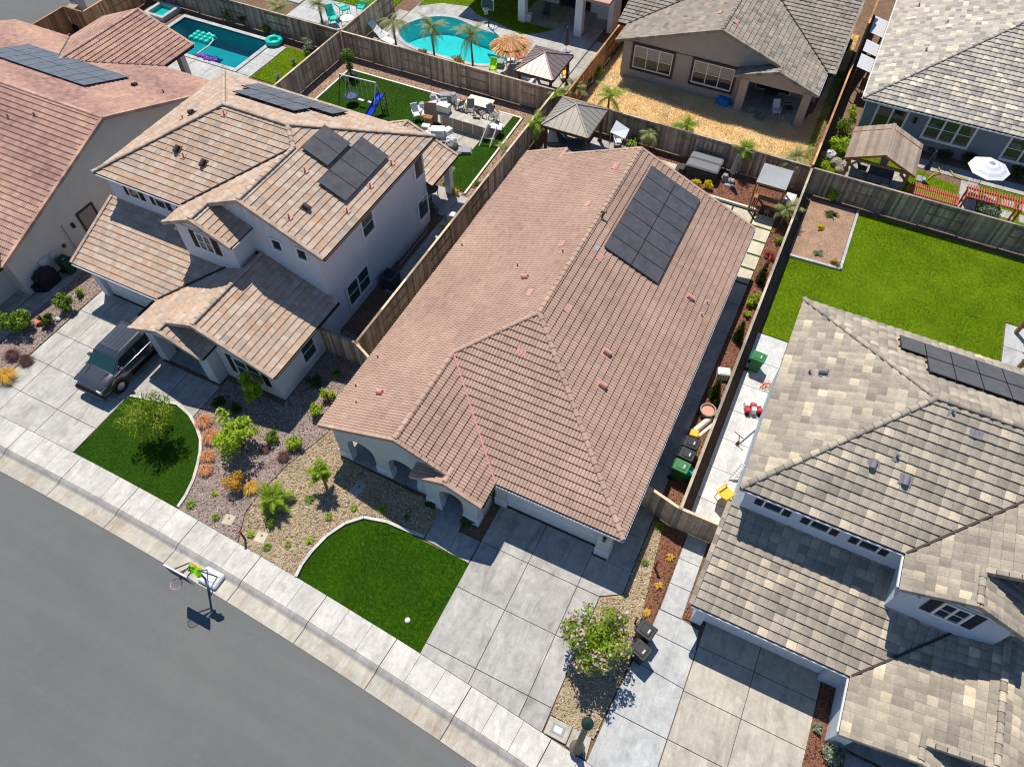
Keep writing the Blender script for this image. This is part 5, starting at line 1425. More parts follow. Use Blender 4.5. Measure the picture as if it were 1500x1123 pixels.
# ------------------------------------------------------------------ portable basketball hoop at the kerb
def hoop(label, bx, by, cx, yb, z0, z1, w, small=False):
    t = thing('basketball_hoop', label, 'hoop', (bx,by,-.1))
    m = MB(); m.cbox(bx-.36,bx+.62,by-.3,by+.42,-.1,.1,.06); m.box(bx-.2,bx+.5,by-.1,by-.05,.1,.13); m.box(bx-.2,bx+.5,by+.2,by+.25,.1,.13); m.build('base_tank', M['lightgrey'], t)
    m = MB(); top = Vector((cx+.25,yb+.55,z1-.25)); m.tube([(bx,by-.1,.1),top], .045, 8); m.tube([(bx+.4,by+.2,.1),(bx*.5+top.x*.5,by*.5+top.y*.5,.05+top.z*.5)], .025, 6); m.tube([(bx-.2,by+.25,.1),(bx*.5+top.x*.5,by*.5+top.y*.5,.05+top.z*.5)], .025, 6); m.build('pole', M['black'], t)
    m = MB()
    for s in (-.22,.22):
        m.bar(top+Vector((s*.3,0,.1)), (cx+s,yb+.03,z1-.15), .04); m.bar(top+Vector((s*.3,0,-.25)), (cx+s,yb+.03,z0+.2), .04)
    m.build('lift_arm', M['black'], t)
    m = MB(); m.box(cx-w/2,cx+w/2,yb,yb+.04,z0,z1); b = m.build('backboard', M['darkgrey'], t)
    m = MB()
    for a in ((cx-w/2-.02,cx+w/2+.02,z1-.01,z1+.025),(cx-w/2-.02,cx+w/2+.02,z0-.025,z0+.01),(cx-w/2-.02,cx-w/2+.015,z0,z1),(cx+w/2-.015,cx+w/2+.02,z0,z1)): m.box(a[0],a[1],yb-.015,yb+.055,a[2],a[3])
    m.build('board_frame', M['lightgrey'], b)
    m = MB(); rz = z0+.14; pts = [(cx+.23*math.cos(k*math.pi/10),yb-.3+.23*math.sin(k*math.pi/10),rz) for k in range(21)]; m.tube(pts, .014, 6); m.bar((cx,yb,rz),(cx,yb-.08,rz), .12,.03); r = m.build('rim', M['pink'], t)
    m = MB()
    for k in range(12):
        a0 = k*math.pi/6; a1 = a0+math.pi/6
        m.tube([(cx+.22*math.cos(a0),yb-.3+.22*math.sin(a0),rz),(cx+.15*math.cos(a1),yb-.3+.15*math.sin(a1),rz-.2),(cx+.12*math.cos(a0),yb-.3+.12*math.sin(a0),rz-.4)], .005, 4)
        m.tube([(cx+.22*math.cos(a1),yb-.3+.22*math.sin(a1),rz),(cx+.15*math.cos(a0),yb-.3+.15*math.sin(a0),rz-.2),(cx+.12*math.cos(a1),yb-.3+.12*math.sin(a1),rz-.4)], .005, 4)
    m.build('net', M['white'], r)
    return t
hoop('portable basketball hoop standing at the kerb in the street', -16.75, 4.35, -16.7, 3.62, 1.68, 2.5, 1.15)
# lime vest over the hoop arm
o = thing('safety_vest', 'lime yellow safety vest hung over the hoop pole', 'vest', (-16.2,4.05,1.9))
m = MB(); k = 6
for i in range(k):
    for j in range(5):
        def q(a, b): return (-16.45+.6*a/k+.05*math.sin(b*2), 4.25-.35*b/5+.04*math.sin(a*2.1), 2.42-.5*abs(b/5-.4)-.06*math.sin(a*1.7+b))
        m.poly([q(i,j),q(i+1,j),q(i+1,j+1),q(i,j+1)])
v = m.build('vest_cloth', M['lime'], o)
m = MB(); m.bar((-16.45,4.2,2.43),(-15.9,4.15,2.42),.05,.02); m.build('reflective_band', M['orange'], o)

# ------------------------------------------------------------------ street lamp
lp = (.16,5.2)
t = thing('street_lamp', 'dark green topped street lamp on a stone coloured post by the sidewalk', 'street lamp', (lp[0],lp[1],0))
m = MB(); m.lathe([(.27,0),(.27,.3),(.2,.45),(.17,.6),(.125,1.0),(.1,4.6)], (lp[0],lp[1],0), 12); m.build('post', M['lamp_pole'], t)
m = MB(); m.lathe([(.28,.27),(.3,.29),(.3,.33),(.2,.36)], (lp[0],lp[1],0), 12); m.build('base_collar', M['darkgrey'], t)
m = MB(); m.lathe([(.1,4.5),(.12,4.56),(.12,4.66),(.15,4.7),(.19,4.86)], (lp[0],lp[1],0), 14); m.build('lantern', M['lightgrey'], t)
m = MB(); m.lathe([(.2,4.86),(.21,4.9),(.19,4.98),(.12,5.06),(.05,5.1),(.02,5.16)], (lp[0],lp[1],0), 14); m.build('lamp_cap', M['lamp_green'], t, smooth=True)
# utility lids
def lid(label, x0, x1, y0, y1, mat='paver', rz=0):
    t = thing('meter_box', label, 'box', ((x0+x1)/2,(y0+y1)/2,0), rz)
    cx, cy = (x1-x0)/2, (y1-y0)/2
    m = MB(); m.cbox(-cx,cx,-cy,cy,-.05,.03,.02); m.build('lid', M[mat], t, local=True)
    m = MB(); m.lathe([(.05,.03),(.05,.036)], (0,cy*.3,0), 10); m.build('finger_hole', M['darkgrey'], t, local=True)
lid('pale concrete meter box lid in the bark mulch by the sidewalk', -17.95,-17.43,6.65,7.15, rz=.2)
lid('pale concrete meter box lid in the gravel near the sidewalk', -16.1,-15.58,6.6,7.12, rz=.15)
lid('pale rectangular lid in the shaded gravel by the porch', -13.55,-13.05,10.4,11.2, 'concrete', -.1)
lid('pale rectangular lid in the shaded bark mulch by the grey house', -20.9,-20.45,11.1,11.8, 'concrete', .05)
t = thing('meter_box', 'large concrete utility vault with inset lid beside the street lamp', 'box', (-.75,5.5,0))
m = MB(); m.cbox(-1.2,-.28,5.18,5.85,-.05,.03,.02); m.build('collar', M['tancon'], t); m = MB(); m.cbox(-1.0,-.48,5.33,5.7,.03,.045,.01); m.build('lid', M['midgrey'], t); m = MB(); m.cbox(-.9,-.58,5.4,5.63,.045,.05,.004); m.build('cover_plate', M['lightgrey'], t)
slab_set('lamp_pad', [[(-.25,5.15),(.6,5.05),(.5,5.9),(-.25,5.86)]], M['tancon'])
t = thing('sprinkler_lid', 'small round white lid in the front lawn', 'lid', tuple(P(597,908)))
m = MB(); m.lathe([(.09,0),(.1,.05),(.07,.075)], (0,0,0), 14); m.build('cap', M['white'], t, local=True)
m = MB(); m.lathe([(.12,0),(.12,.03)], (0,0,0), 14); m.build('collar', M['whitecon'], t, local=True)

# ------------------------------------------------------------------ wheelie bins
def bin_(label, loc, rz, body, lidm, h=1.0, group=None):
    t = thing('wheelie_bin', label, 'bin', loc, rz, group)
    m = MB(); loft(m, [[(-.24,-.27,.06),(.24,-.27,.06),(.24,.25,.06),(-.24,.25,.06)],[(-.29,-.34,h-.06),(.29,-.34,h-.06),(.29,.3,h-.06),(-.29,.3,h-.06)],[(-.31,-.36,h-.04),(.31,-.36,h-.04),(.31,.32,h-.04),(-.31,.32,h-.04)],[(-.31,-.36,h),(.31,-.36,h),(.31,.32,h),(-.31,.32,h)]]); m.build('body', M[body], t, local=True)
    m = MB(); m.cbox(-.32,.32,-.38,.36,h,h+.07,.03); m.cbox(-.2,.2,-.24,.2,h+.07,h+.1,.02); l = m.build('lid', M[lidm], t, local=True)
    m = MB(); m.box(-.09,.09,-.16,-.1,h+.1,h+.106); m.build('lid_emblem', M['lightgrey'], l, local=True)
    m = MB(); m.tube([(-.26,.4,h-.02),(.26,.4,h-.02)], .02, 6); m.box(-.27,-.23,.3,.4,h-.05,h); m.box(.23,.27,.3,.4,h-.05,h); m.build('handle', M[body], t, local=True)
    for sg in (-1,1):
        w = MB(); w.tube([(sg*.25,.3,.12),(sg*.31,.3,.12)], .12, 12); w.build('wheel', M['tyre'], t, local=True)
    return t
def at(px, py, z): p = P(px, py, z); return (p.x, p.y, 0)
bin_('black wheelie bin nearer the house, beside the pink flowering tree', at(946.5,922,1.05), 1.35, 'black', 'black')
bin_('black wheelie bin nearer the street, beside the pink flowering tree', at(939,951,1.05), 1.25, 'black', 'black')
bin_('black wheelie bin behind the gate, farther from the green bin', at(1013,648,1.05), 1.57, 'black', 'black')
bin_('black wheelie bin behind the gate, next to the green bin', at(1006.5,664.5,1.05), 1.5, 'black', 'black')
bin_('green wheelie bin just behind the short gate fence', at(998.5,682,1.05), 1.5, 'green_bin', 'green_bin')
bin_('green wheelie bin alone on the pale side yard paving', at(1111.5,522,1.05), 1.5, 'green_bin', 'green_bin')
bin_('dark green wheelie bin against the far left house wall', at(91,379,1.05), 1.57, 'dgreen_bin', 'dgreen_bin')
# rusty stakes
def stake(label, px, py, h=.75):
    p = P(px, py); t = thing('garden_stake', label, 'stake', tuple(p))
    m = MB(); m.box(-.035,.035,-.035,.035,0,h); m.build('shaft', M['rust'], t, local=True)
    m = MB(); m.lathe([(.06,h),(.075,h+.03),(.04,h+.06)], (0,0,0), 8); m.build('cap', M['rust'], t, local=True)
stake('rust brown stake between the two meter box lids', 652.0-292.5+0, 790-0, .8)
stake('rust brown stake in the mulch strip beside the side walk', 959.5, 832, .8)
stake('rust brown stake behind the two black bins', 930, 912, .6)
stake('rust brown stake near the main house corner in the mulch', 483, 590, .8)
# ------------------------------------------------------------------ plants
def leaf_cloud(clumps, n, size, rg, asp=.55, up=.35, shell=.55):
    """n small leaves spread through the clumps [(x,y,z,r,sq)]; arrays of quads"""
    w = np.array([c[3]**2 for c in clumps]); w = w/w.sum()
    ci = rg.choice(len(clumps), n, p=w); C = np.array(clumps)[ci]
    d = rg.normal(size=(n,3)); d /= np.linalg.norm(d, axis=1)[:,None]
    rr = (shell+(1-shell)*rg.uniform(0,1,n))*C[:,3]*rg.uniform(.75,1.12,n)
    p = C[:,:3]+d*rr[:,None]*np.stack([np.ones(n),np.ones(n),C[:,4]],1)
    nrm = d*.6+rg.normal(size=(n,3))*.55; nrm[:,2] += up; nrm /= np.linalg.norm(nrm, axis=1)[:,None]
    t = np.cross(nrm, rg.normal(size=(n,3))); t /= np.linalg.norm(t, axis=1)[:,None]; b = np.cross(nrm, t)
    s = size*rg.uniform(.6,1.3,n)[:,None]
    V = np.stack([p-t*s, p-b*s*asp+nrm*s*.12, p+t*s, p+b*s*asp+nrm*s*.12], 1).reshape(-1,3)
    V[:,2] = np.maximum(V[:,2], .01)
    F = np.arange(4*n).reshape(-1,4)
    tb = rg.uniform(0,1,len(clumps))[ci]
    return V, F, np.repeat(np.clip(.55*rg.uniform(0,1,n)+.45*tb,0,1),4)

def shrub(name, label, cat, loc, r, h, mat, n=500, size=.07, k=7, seed=0, group=None, stem=True, flower=None, asp=.55, loose=1.0):
    rg = np.random.RandomState(seed or (int(abs(loc[0])*131+abs(loc[1])*17) % 99991))
    t = thing(name, label, cat, (loc[0],loc[1],0), 0, group)
    cl = [(0,0,h*.5,r*.72,h/(2*r)*1.1)]
    for i in range(k):
        a = rg.uniform(0,2*np.pi); q = r*rg.uniform(.35,.75)*loose
        cl.append((math.cos(a)*q, math.sin(a)*q, h*rg.uniform(.3,.85), r*rg.uniform(.28,.5), min(1.2,h/(2*r)+.2)))
    V, F, T = leaf_cloud(cl, n, size, rg, asp)
    link('foliage', np_mesh('foliage', V, F, M[mat], T), t)
    if flower:
        V, F, T = leaf_cloud([c for c in cl[1:]], max(20,n//7), size*.9, rg, .9, .8, .95)
        link('flowers', np_mesh('flowers', V, F, M[flower], T), t)['kind'] = 'stuff'
    if stem:
        m = MB()
        for i in range(5):
            a = i*1.3; m.tube([(0,0,0),(math.cos(a)*r*.25,math.sin(a)*r*.25,h*.35),(math.cos(a)*r*.5,math.sin(a)*r*.5,h*.65)], [.025+r*.01,.018,.008], 5)
        m.build('stem', M['bark'], t, local=True)
    return t

def tree(name, label, loc, H, r, mat, n, size, seed, trunk=.06, multi=1, flower=None, spiky=False, zc=None, asp=.5):
    rg = np.random.RandomState(seed); rr = random.Random(seed)
    t = thing(name, label, 'tree', (loc[0],loc[1],0))
    zc = zc or H*.66; cl = []; m = MB()
    for s in range(multi):
        a0 = 2*math.pi*s/multi+rr.random(); fx = math.cos(a0)*.06*(multi > 1); fy = math.sin(a0)*.06*(multi > 1)
        top = (fx*6,fy*6,zc*.8)
        m.tube([(fx,fy,0),(fx*2.5+rr.uniform(-.04,.04),fy*2.5+rr.uniform(-.04,.04),zc*.4),top], [trunk,trunk*.8,trunk*.55], 7)
        for b in range(6 if multi > 1 else 11):
            a = rr.uniform(0,2*math.pi); L = r*rr.uniform(.55,.95); zz = rr.uniform(.5,1.0)
            st = Vector((fx*2.5,fy*2.5,zc*.4)).lerp(Vector(top), zz)
            en = Vector((math.cos(a)*L, math.sin(a)*L, zc+rr.uniform(-.45,.75)*(H-zc)))
            mid = st.lerp(en,.5)+Vector((0,0,.1))
            m.tube([st,mid,en], [trunk*.42,trunk*.28,.008], 5)
            cl.append((en.x,en.y,en.z, r*rr.uniform(.22,.4), .9)); cl.append((mid.x,mid.y,mid.z+.1, r*rr.uniform(.18,.34), .9))
    cl.append((0,0,zc+.25*(H-zc), r*.5, .9))
    m.build('trunk', M['bark'], t, local=True)
    V, F, T = leaf_cloud(cl, n, size, rg, asp)
    if spiky:                                   # long wispy shoots carrying small leaves
        Vs=[V]; Fs=[F]; Ts=[T]; off=len(V)
        for q in range(130):
            a = rr.uniform(0,2*math.pi); el = rr.uniform(-.25,1.2); d = Vector((math.cos(a)*math.cos(el), math.sin(a)*math.cos(el), math.sin(el)))
            s0 = Vector((0,0,zc))+d*r*.35; L = r*rr.uniform(.55,1.05); k = 16
            for j in range(k):
                f = j/k; p = s0+d*(L*f)+Vector((0,0,-.25*f*f*L)); side = d.cross(Vector((rr.uniform(-1,1),rr.uniform(-1,1),rr.uniform(-1,1)))).normalized(); l = size*1.3*(1.1-f*.6)
                Vs.append(np.array([p[:], (p+side*l*.5+d*l*.35)[:], (p+side*l+d*l*.8)[:], (p+d*l*.6)[:]])); Fs.append(np.array([[off,off+1,off+2,off+3]])); Ts.append(np.full(4, rr.uniform(.3,1.0))); off += 4
        V=np.concatenate(Vs); F=np.concatenate(Fs); T=np.concatenate(Ts)
    link('crown', np_mesh('crown', V, F, M[mat], T), t)
    if flower:
        V, F, T = leaf_cloud([(c[0]*1.12,c[1]*1.12,c[2]+.12,c[3]*.8,1) for c in cl if math.hypot(c[0],c[1]) > r*.45], n//11, size*.75, rg, .9, .9, .5)
        link('flowers', np_mesh('flowers', V, F, M[flower], T), t)['kind'] = 'stuff'
    return t

def frond_mesh(L, droop, seed, mat, dens=22, w=.3):
    dens = int(dens*1.4)
    rr = random.Random(seed); Vs = []; Fs = []; Ts = []
    prev = None
    for i in range(dens+1):
        f = i/dens; p = Vector((L*f, 0, L*(.55*f-droop*f*f)))
        d = Vector((L, 0, L*(.55-2*droop*f))).normalized()
        if prev is not None:
            b = len(Vs); q = .012*(1.2-f)+.004
            Vs += [tuple(prev+Vector((0,q,0))), tuple(prev-Vector((0,q,0))), tuple(p-Vector((0,q,0))), tuple(p+Vector((0,q,0)))]; Fs.append((b,b+1,b+2,b+3)); Ts += [.6]*4
        if i > 1:
            for s in (-1,1):
                l = w*(math.sin(math.pi*min(1,f*.9+.1))*.9+.12)*rr.uniform(.8,1.1); e = p+Vector((0,s*l*.85,0))+d*l*.6+Vector((0,0,-l*rr.uniform(.2,.6)))
                b = len(Vs); wd = d*.013*L**.3
                Vs += [tuple(p-wd), tuple(p+wd), tuple(e+wd*.2), tuple(p.lerp(e,.5)-wd*1.1)]; Fs.append((b,b+1,b+2,b+3)); Ts += [rr.uniform(.1,1.0)]*4
        prev = p
    return np_mesh('frond', Vs, Fs, M[mat], Ts)

def palm(label, loc, th, L, n=14, mat='palm', seed=1, droop=.6, trunk=.09, w=.3, group=None, cat='palm', dens=22):
    rr = random.Random(seed); t = thing('palm', label, cat, (loc[0],loc[1],0), 0, group)
    m = MB(); k = max(3, int(th/.18)+2)
    m.tube([(math.sin(i*.5)*.03*th*.3,0,th*i/(k-1)) for i in range(k)], [trunk*(1.15-.3*i/(k-1)+(.06 if i%2 else 0)) for i in range(k)], 8)
    m.build('trunk', M['palmbark'], t, local=True)
    mes = [frond_mesh(L*rr.uniform(.85,1.1), droop*rr.uniform(.8,1.3), seed*10+q, mat, dens, w) for q in range(3)]
    for i in range(n):
        o = link('frond', mes[i % 3], t, (0,0,th))
        o.rotation_euler = (rr.uniform(-.2,.2), rr.uniform(-1.0,.6), 2*math.pi*i*.618+rr.uniform(-.3,.3))
        s = rr.uniform(.6,1.1); o.scale = (s,s,s)
    return t

def tuft(label, loc, r, h, mat, n=70, seed=3, cat='plant', name='grass_tuft', w=.018, group=None, arch=.5):
    """clump of strap leaves arching out of one point"""
    rr = random.Random(seed+int(abs(loc[0])*37+abs(loc[1])*91)); t = thing(name, label, cat, (loc[0],loc[1],0), 0, group)
    Vs = []; Fs = []; Ts = []
    for i in range(n):
        a = rr.uniform(0,2*math.pi); q = r*rr.uniform(.35,1.0); hh = h*rr.uniform(.55,1.0)*(1.1-.5*q/r); d = Vector((math.cos(a),math.sin(a),0)); s = Vector((-d.y,d.x,0))*w*rr.uniform(.7,1.3)
        p0 = d*r*.08*rr.random(); p1 = d*q*.45+Vector((0,0,hh)); p2 = d*q+Vector((0,0,hh*(1-arch*1.2)))
        b = len(Vs); Vs += [tuple(p0-s),tuple(p0+s),tuple(p1+s),tuple(p1-s),tuple(p2+s*.15),tuple(p2-s*.15)]; Fs += [(b,b+1,b+2,b+3),(b+3,b+2,b+4,b+5)]; Ts += [rr.random()]*6
    link('leaves', np_mesh('leaves', Vs, Fs, M[mat], Ts), t)
    m = MB(); m.lathe([(r*.12,0),(r*.1,h*.12),(r*.03,h*.2)], (0,0,0), 7); m.build('crown_base', M['bark'], t, local=True)
    return t

b = P(213,606,1.75); tree('feathery_tree', 'small light green wispy tree on the artificial turf by the pickup', (b.x,b.y), 2.7, 1.2, 'leafwispy', 3000, .06, 5, .05, spiky=True, zc=1.75)
b = P(877,938,1.8); tree('flowering_tree', 'crape myrtle with pink flowers between the two driveways', (b.x,b.y), 2.9, 1.3, 'leafmyrtle', 5200, .08, 9, .04, multi=5, flower='flowerpink', zc=1.7)
b = P(345,640,.9); tree('broadleaf_tree', 'young broad leaved tree in the middle of the purplish mulch bed', (b.x,b.y), 2.4, 1.12, 'leafbright', 2000, .1, 13, .035, multi=4, zc=1.2)
b = P(24,472,.7); shrub('shrub', 'large round green shrub at the left edge of the picture', 'shrub', b, .85, 1.5, 'leaf', 1300, .085, 9)
for (lab, px, py, z, r, h, mat, n, s) in (
    ('round green shrub nearest the garage in the left mulch strip', 95,449,.3,.5,.85,'leaf',800,.06),
    ('round dark green shrub in the middle of the left mulch strip', 70,470,.3,.36,.6,'leafdark',500,.055),
    ('small green shrub beside the concrete walk corner in the left mulch strip', 117,427,.2,.25,.42,'leafbright',300,.05),
    ('compact green shrub near the shadow edge in the mulch bed', 397,641,.2,.34,.45,'leaf',450,.055),
    ('bright green shrub beside the main house front corner', 430,652,.25,.38,.6,'leafbright',450,.06),
    ('bright green shrub under the left eave of the main house', 462,602,.3,.34,.6,'leafbright',450,.06),
    ('light green shrub with a stake behind it at the main house side', 482,580,.25,.34,.55,'leafbright',400,.055),
    ('golden yellow round bush in the middle of the front mulch bed', 345,706,.3,.52,.75,'leafgold',1100,.045),
    ('green shrub at the foot of the trunk plant in the gravel', 397,765,.12,.24,.35,'leaf',260,.05),
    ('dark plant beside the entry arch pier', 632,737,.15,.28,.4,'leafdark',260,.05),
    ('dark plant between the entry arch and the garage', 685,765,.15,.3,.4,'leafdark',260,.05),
    ('green mound in the red bark patch beside the tan driveway', 1198,1067,.1,.2,.25,'leafsilver',220,.05),
    ('pale green shrub at the foot of the grey house corner', 1222,1105,.2,.45,.5,'leafsilver',500,.06)):
    b = P(px,py,z); shrub('shrub', lab, 'shrub', b, r*1.2, h*1.2, mat, int(n*1.5), s)
b = P(374,574,.9); t_ = shrub('upright_shrub', 'tall bright yellow green shrub in front of the grey house window', 'shrub', b, .58, 2.3, 'leafbright', 1700, .075, 12)
# orange grasses along the turf edging
for i, (px, py, r, mt, lab) in enumerate(((299,618,.42,'leaforange','orange grass clump nearest the entry walk along the turf edging'),(308,640,.45,'leaforange','second orange grass clump along the turf edging'),(304,668,.36,'leaforange','third orange grass clump along the turf edging'),
    (301,688,.34,'leaforange','orange grass clump nearest the sidewalk along the turf edging'),(368,714,.36,'leafgold','pale orange grass clump beside the palm like plant'),(10,552,.55,'leafgold','golden grass clump at the left edge by the driveway'),
    (18,520,.4,'leafmaroon','maroon grass clump at the left edge'),(38,527,.4,'leafmaroon','maroon grass clump beside the left driveway'),(415,668,.3,'leafmaroon','small maroon grass at the gravel edge'),(388,657,.22,'leafmaroon','tiny maroon grass in the purplish mulch'))):
    b = P(px,py,.15); tuft(lab, b, r*1.35, r*1.4, mt, 330, i, 'grass', w=.012, arch=.4)
for i, (px, py, lab) in enumerate(((313,722,'small green tuft below the golden bush'),(315,757,'green tuft beside the mulch meter box lid'),(279,738,'tiny green tuft by the turf edging end'),(367,782,'green tuft between the rusty stake and the gravel lid'),
    (391,800,'green tuft just right of the gravel lid'),(421,796,'green tuft in the middle of the tan gravel'),(453,791,'green tuft beside the curved lawn edging'),(453,730,'green tuft between palm shadow and gravel'),(518,743,'green tuft beside the shaded gravel lid'),
    (560,745,'green tuft in the shade in front of the porch'),(595,757,'green tuft in the shade near the porch walk'),(481,756,'green tuft in the palm shadow'),
    (967,771,'green tuft near the gate in the tan gravel strip'),(945,823,'green tuft halfway along the tan gravel strip'))):
    b = P(px,py,.1); tuft(lab, b, .2+.03*(i*7%5), .2+.03*(i*5%4), ('leafbright','leaf','palm')[i%3], 110, i, 'plant', w=.014, arch=.3)
for i, (px, py, lab) in enumerate(((982,816,'orange flowered plant nearest the gate in the red bark strip'),(965,857,'yellow plant in the middle of the red bark strip'),(948,897,'pale yellow plant beside the black bins'))):
    b = P(px,py,.1); tuft(lab, b, .24, .25, 'leafgold', 90, i+40, 'plant', w=.018, arch=.4)
b = P(447,657,.95); bpa = palm('slender palm with a bent trunk in the gravel before the porch', (P(478,712).x,P(478,712).y), 1.35, .8, 22, 'palm', 4, .6, .06, .24, dens=26)
b = P(402,735,.3); bpb = palm('low bushy palm in the gravel near the sidewalk', (b.x,b.y), .5, .95, 34, 'palm', 6, .45, .1, .26, dens=28)

for pt, zc_, r_, n_ in ((bpa, 1.4, .42, 420), (bpb, .55, .6, 700)):
    V, F, T = leaf_cloud([(0,0,zc_,r_,.8),(r_*.5,0,zc_-.1,r_*.6,.7),(-r_*.4,r_*.4,zc_,r_*.6,.7),(0,-r_*.6,zc_-.05,r_*.55,.7)], n_, .15, np.random.RandomState(n_), .16, .4, .3)
    link('inner_leaves', np_mesh('inner_leaves', V, F, M['palm'], T), pt)
# back yard palms
for i, (px, py, z, th, L, n, mt, dr, lab) in enumerate((
    (785,178,1.9,1.7,1.1,12,'palm',.7,'yellow green palm left of the grey hip roofed gazebo'),
    (815,138,1.6,1.5,1.2,14,'palm',.6,'bright palm behind the grey gazebo at the fence corner'),
    (843,128,1.4,1.3,1.0,12,'palmgrey',.6,'olive palm behind the gazebo near the dry grass'),
    (893,142,1.9,1.9,1.3,11,'palm',.8,'dark palm at the right corner of the grey gazebo'),
    (953,195,1.3,1.2,.8,11,'palmgrey',.9,'drooping palm against the fence left of the hot tub'),
    (1007,183,1.9,1.8,1.0,12,'palm',.7,'palm behind the hot tub rising over the fence'),
    (1091,218,1.7,1.6,1.05,13,'palm',.7,'bright palm between the hot tub and the canvas topped hut'),
    (1168,228,1.8,1.7,1.1,12,'palmgrey',.9,'pale drooping palm behind the canvas topped hut'),
    (1153,305,1.2,1.1,1.05,13,'palmgrey',.9,'pale fronded palm by the fence right of the paver path'),
    (743,215,1.3,1.1,.9,10,'palmgrey',.8,'wispy palm over the fence beside the artificial turf'),
    (575,30,2.4,2.3,1.5,13,'palmgrey',.9,'leftmost tall palm beside the freeform pool'),
    (632,40,2.6,2.5,1.5,13,'palmgrey',.9,'middle tall palm beside the freeform pool'),
    (690,50,2.7,2.6,1.5,13,'palmgrey',.9,'right tall palm beside the freeform pool'),
    (408,12,1.6,1.5,1.2,11,'palmgrey',.8,'palm left of the turquoise chairs over the fence'),
    (466,5,1.6,1.5,1.1,11,'palmgrey',.8,'palm beside the turquoise chairs at the top edge'))):
    b = P(px,py,z); palm(lab, (b.x,b.y), th, L, n+11, mt, 20+i, dr, .075, .34, dens=24)
tuft('spiky yucca beside the gazebo along the fence', P(928,208,.3), .65, .8, 'palm', 120, 5, 'plant', 'yucca', .025, arch=.3)
tuft('red spiky cordyline by the paver path', P(1128,372,.3), .5, .6, 'leafred', 110, 6, 'plant', 'cordyline', .022, arch=.4)
tuft('dark blue green agave in the bare earth bed', P(1218,314,.1), .6, .35, 'leafdark', 60, 7, 'plant', 'agave', .03, arch=.35)
for (lab, px, py, z, r, h, mat, n, s) in (
    ('left bright yellow shrub at the foot of the hot tub', 1019,267,.2,.35,.45,'leafyellow',450,.055),
    ('right bright yellow shrub at the foot of the hot tub', 1038,273,.2,.4,.5,'leafyellow',550,.055),
    ('bright green hedge mound along the side path', 1102,440,.25,.42,.6,'leafbright',600,.06),
    ('small bright green mound along the side path', 1095,460,.15,.25,.35,'leafbright',300,.05),
    ('small green shrub on the mulch beside the pavers', 1141,352,.2,.3,.4,'leaf',350,.055),
    ('green shrub against the mossy fence in the bare bed', 1222,284,.5,.55,1.0,'leafbright',700,.075),
    ('yellow green shrub in the middle of the bare bed', 1203,333,.15,.3,.35,'leafyellow',250,.05),
    ('silvery low plant in the front of the bare bed', 1197,370,.08,.35,.22,'leafsilver',250,.05),
    ('red and orange flowers in the corner of the bare bed', 1223,386,.12,.32,.35,'leaf',200,.05),
    ('orange flowers at the fence beside the freeform pool', 672,88,.3,.5,.6,'leaf',350,.07),
    ('small flowering plant at the fence left of the freeform pool', 618,75,.3,.4,.45,'leaf',250,.07),
    ('green bushes in the corner of the swing set yard planter', 552,178,.3,.3,.4,'leaf',200,.06),
    ('bushy green plant behind the rectangular pool, left', 335,20,.5,.6,1.0,'leaf',500,.08),
    ('bushy green plant behind the rectangular pool, middle', 358,28,.5,.55,.9,'leafdark',450,.08),
    ('bushy green plant behind the rectangular pool, right', 390,40,.5,.55,.9,'leaf',450,.08),
    ('silver green shrub at the corner of the small pool lawn', 452,65,.6,.6,1.1,'leafsilver',500,.07),
    ('wispy young plant on the small pool lawn near the fence', 430,88,.3,.3,.6,'leafsilver',160,.05),
    ('wispy young plant on the small pool lawn near the house', 406,112,.3,.35,.6,'leafsilver',180,.05),
    ('green shrub between the gazebo fence and the dry grass', 875,105,.4,.5,.8,'lawnblade',400,.08),
    ('weedy plant in front of the tan house patio', 1112,172,.2,.5,.45,'leafsilver',250,.06),
    ('leafy hedge between the dry yard and the pavilion, upper part', 1235,185,.5,.7,1.2,'leaf',700,.08),
    ('leafy hedge between the dry yard and the pavilion, lower part', 1228,212,.5,.75,1.1,'leafbright',800,.08),
    ('green bush along the blue grey house near its corner', 1250,165,.4,.45,.8,'leafbright',350,.07),
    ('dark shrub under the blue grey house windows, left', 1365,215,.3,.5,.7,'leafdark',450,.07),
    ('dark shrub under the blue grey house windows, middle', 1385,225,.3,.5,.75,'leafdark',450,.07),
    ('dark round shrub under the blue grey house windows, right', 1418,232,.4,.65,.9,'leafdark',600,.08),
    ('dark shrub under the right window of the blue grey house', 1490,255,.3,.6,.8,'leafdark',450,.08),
    ('green shrub over the fence left of the pavilion', 1205,240,.4,.6,.8,'leafbright',500,.07),
    ('grey leaved shrub behind the red slatted pergola', 1450,312,.4,.9,1.0,'leafsilver',800,.07),
    ('yellow green shrub beside the red slatted pergola corner', 1332,285,.4,.4,1.1,'leafyellow',350,.06)):
    b = P(px,py,z); shrub('shrub', lab, 'shrub', b, r, h, mat, n, s, flower=('flowerred' if 'flower' in lab else None))
# clipped conifers beside the path
for lab, px, py, r, h, mt in (('tall dark cypress beside the path near the red cordyline', 1119,398,.36,1.7,'leafdark'),('tall dark cypress beside the middle of the side path', 1085,483,.34,1.6,'leafdark'),('dark cypress beside the side path near the bins', 1050,568,.36,1.5,'leafdark')):
    b = P(px,py,h*.5); rg = np.random.RandomState(int(px)); t = thing('cypress', lab, 'tree', (b.x,b.y,0))
    cl = [(0,0,h*(.12+.13*i), r*(1.0-.11*i), 1.0) for i in range(7)]
    V, F, T = leaf_cloud(cl, 1400, .055, rg, .4, .2, .6); link('foliage', np_mesh('foliage', V, F, M[mt], T), t)
    m = MB(); m.tube([(0,0,0),(0,0,h*.8)], [.05,.02], 6); m.build('trunk', M['bark'], t, local=True)
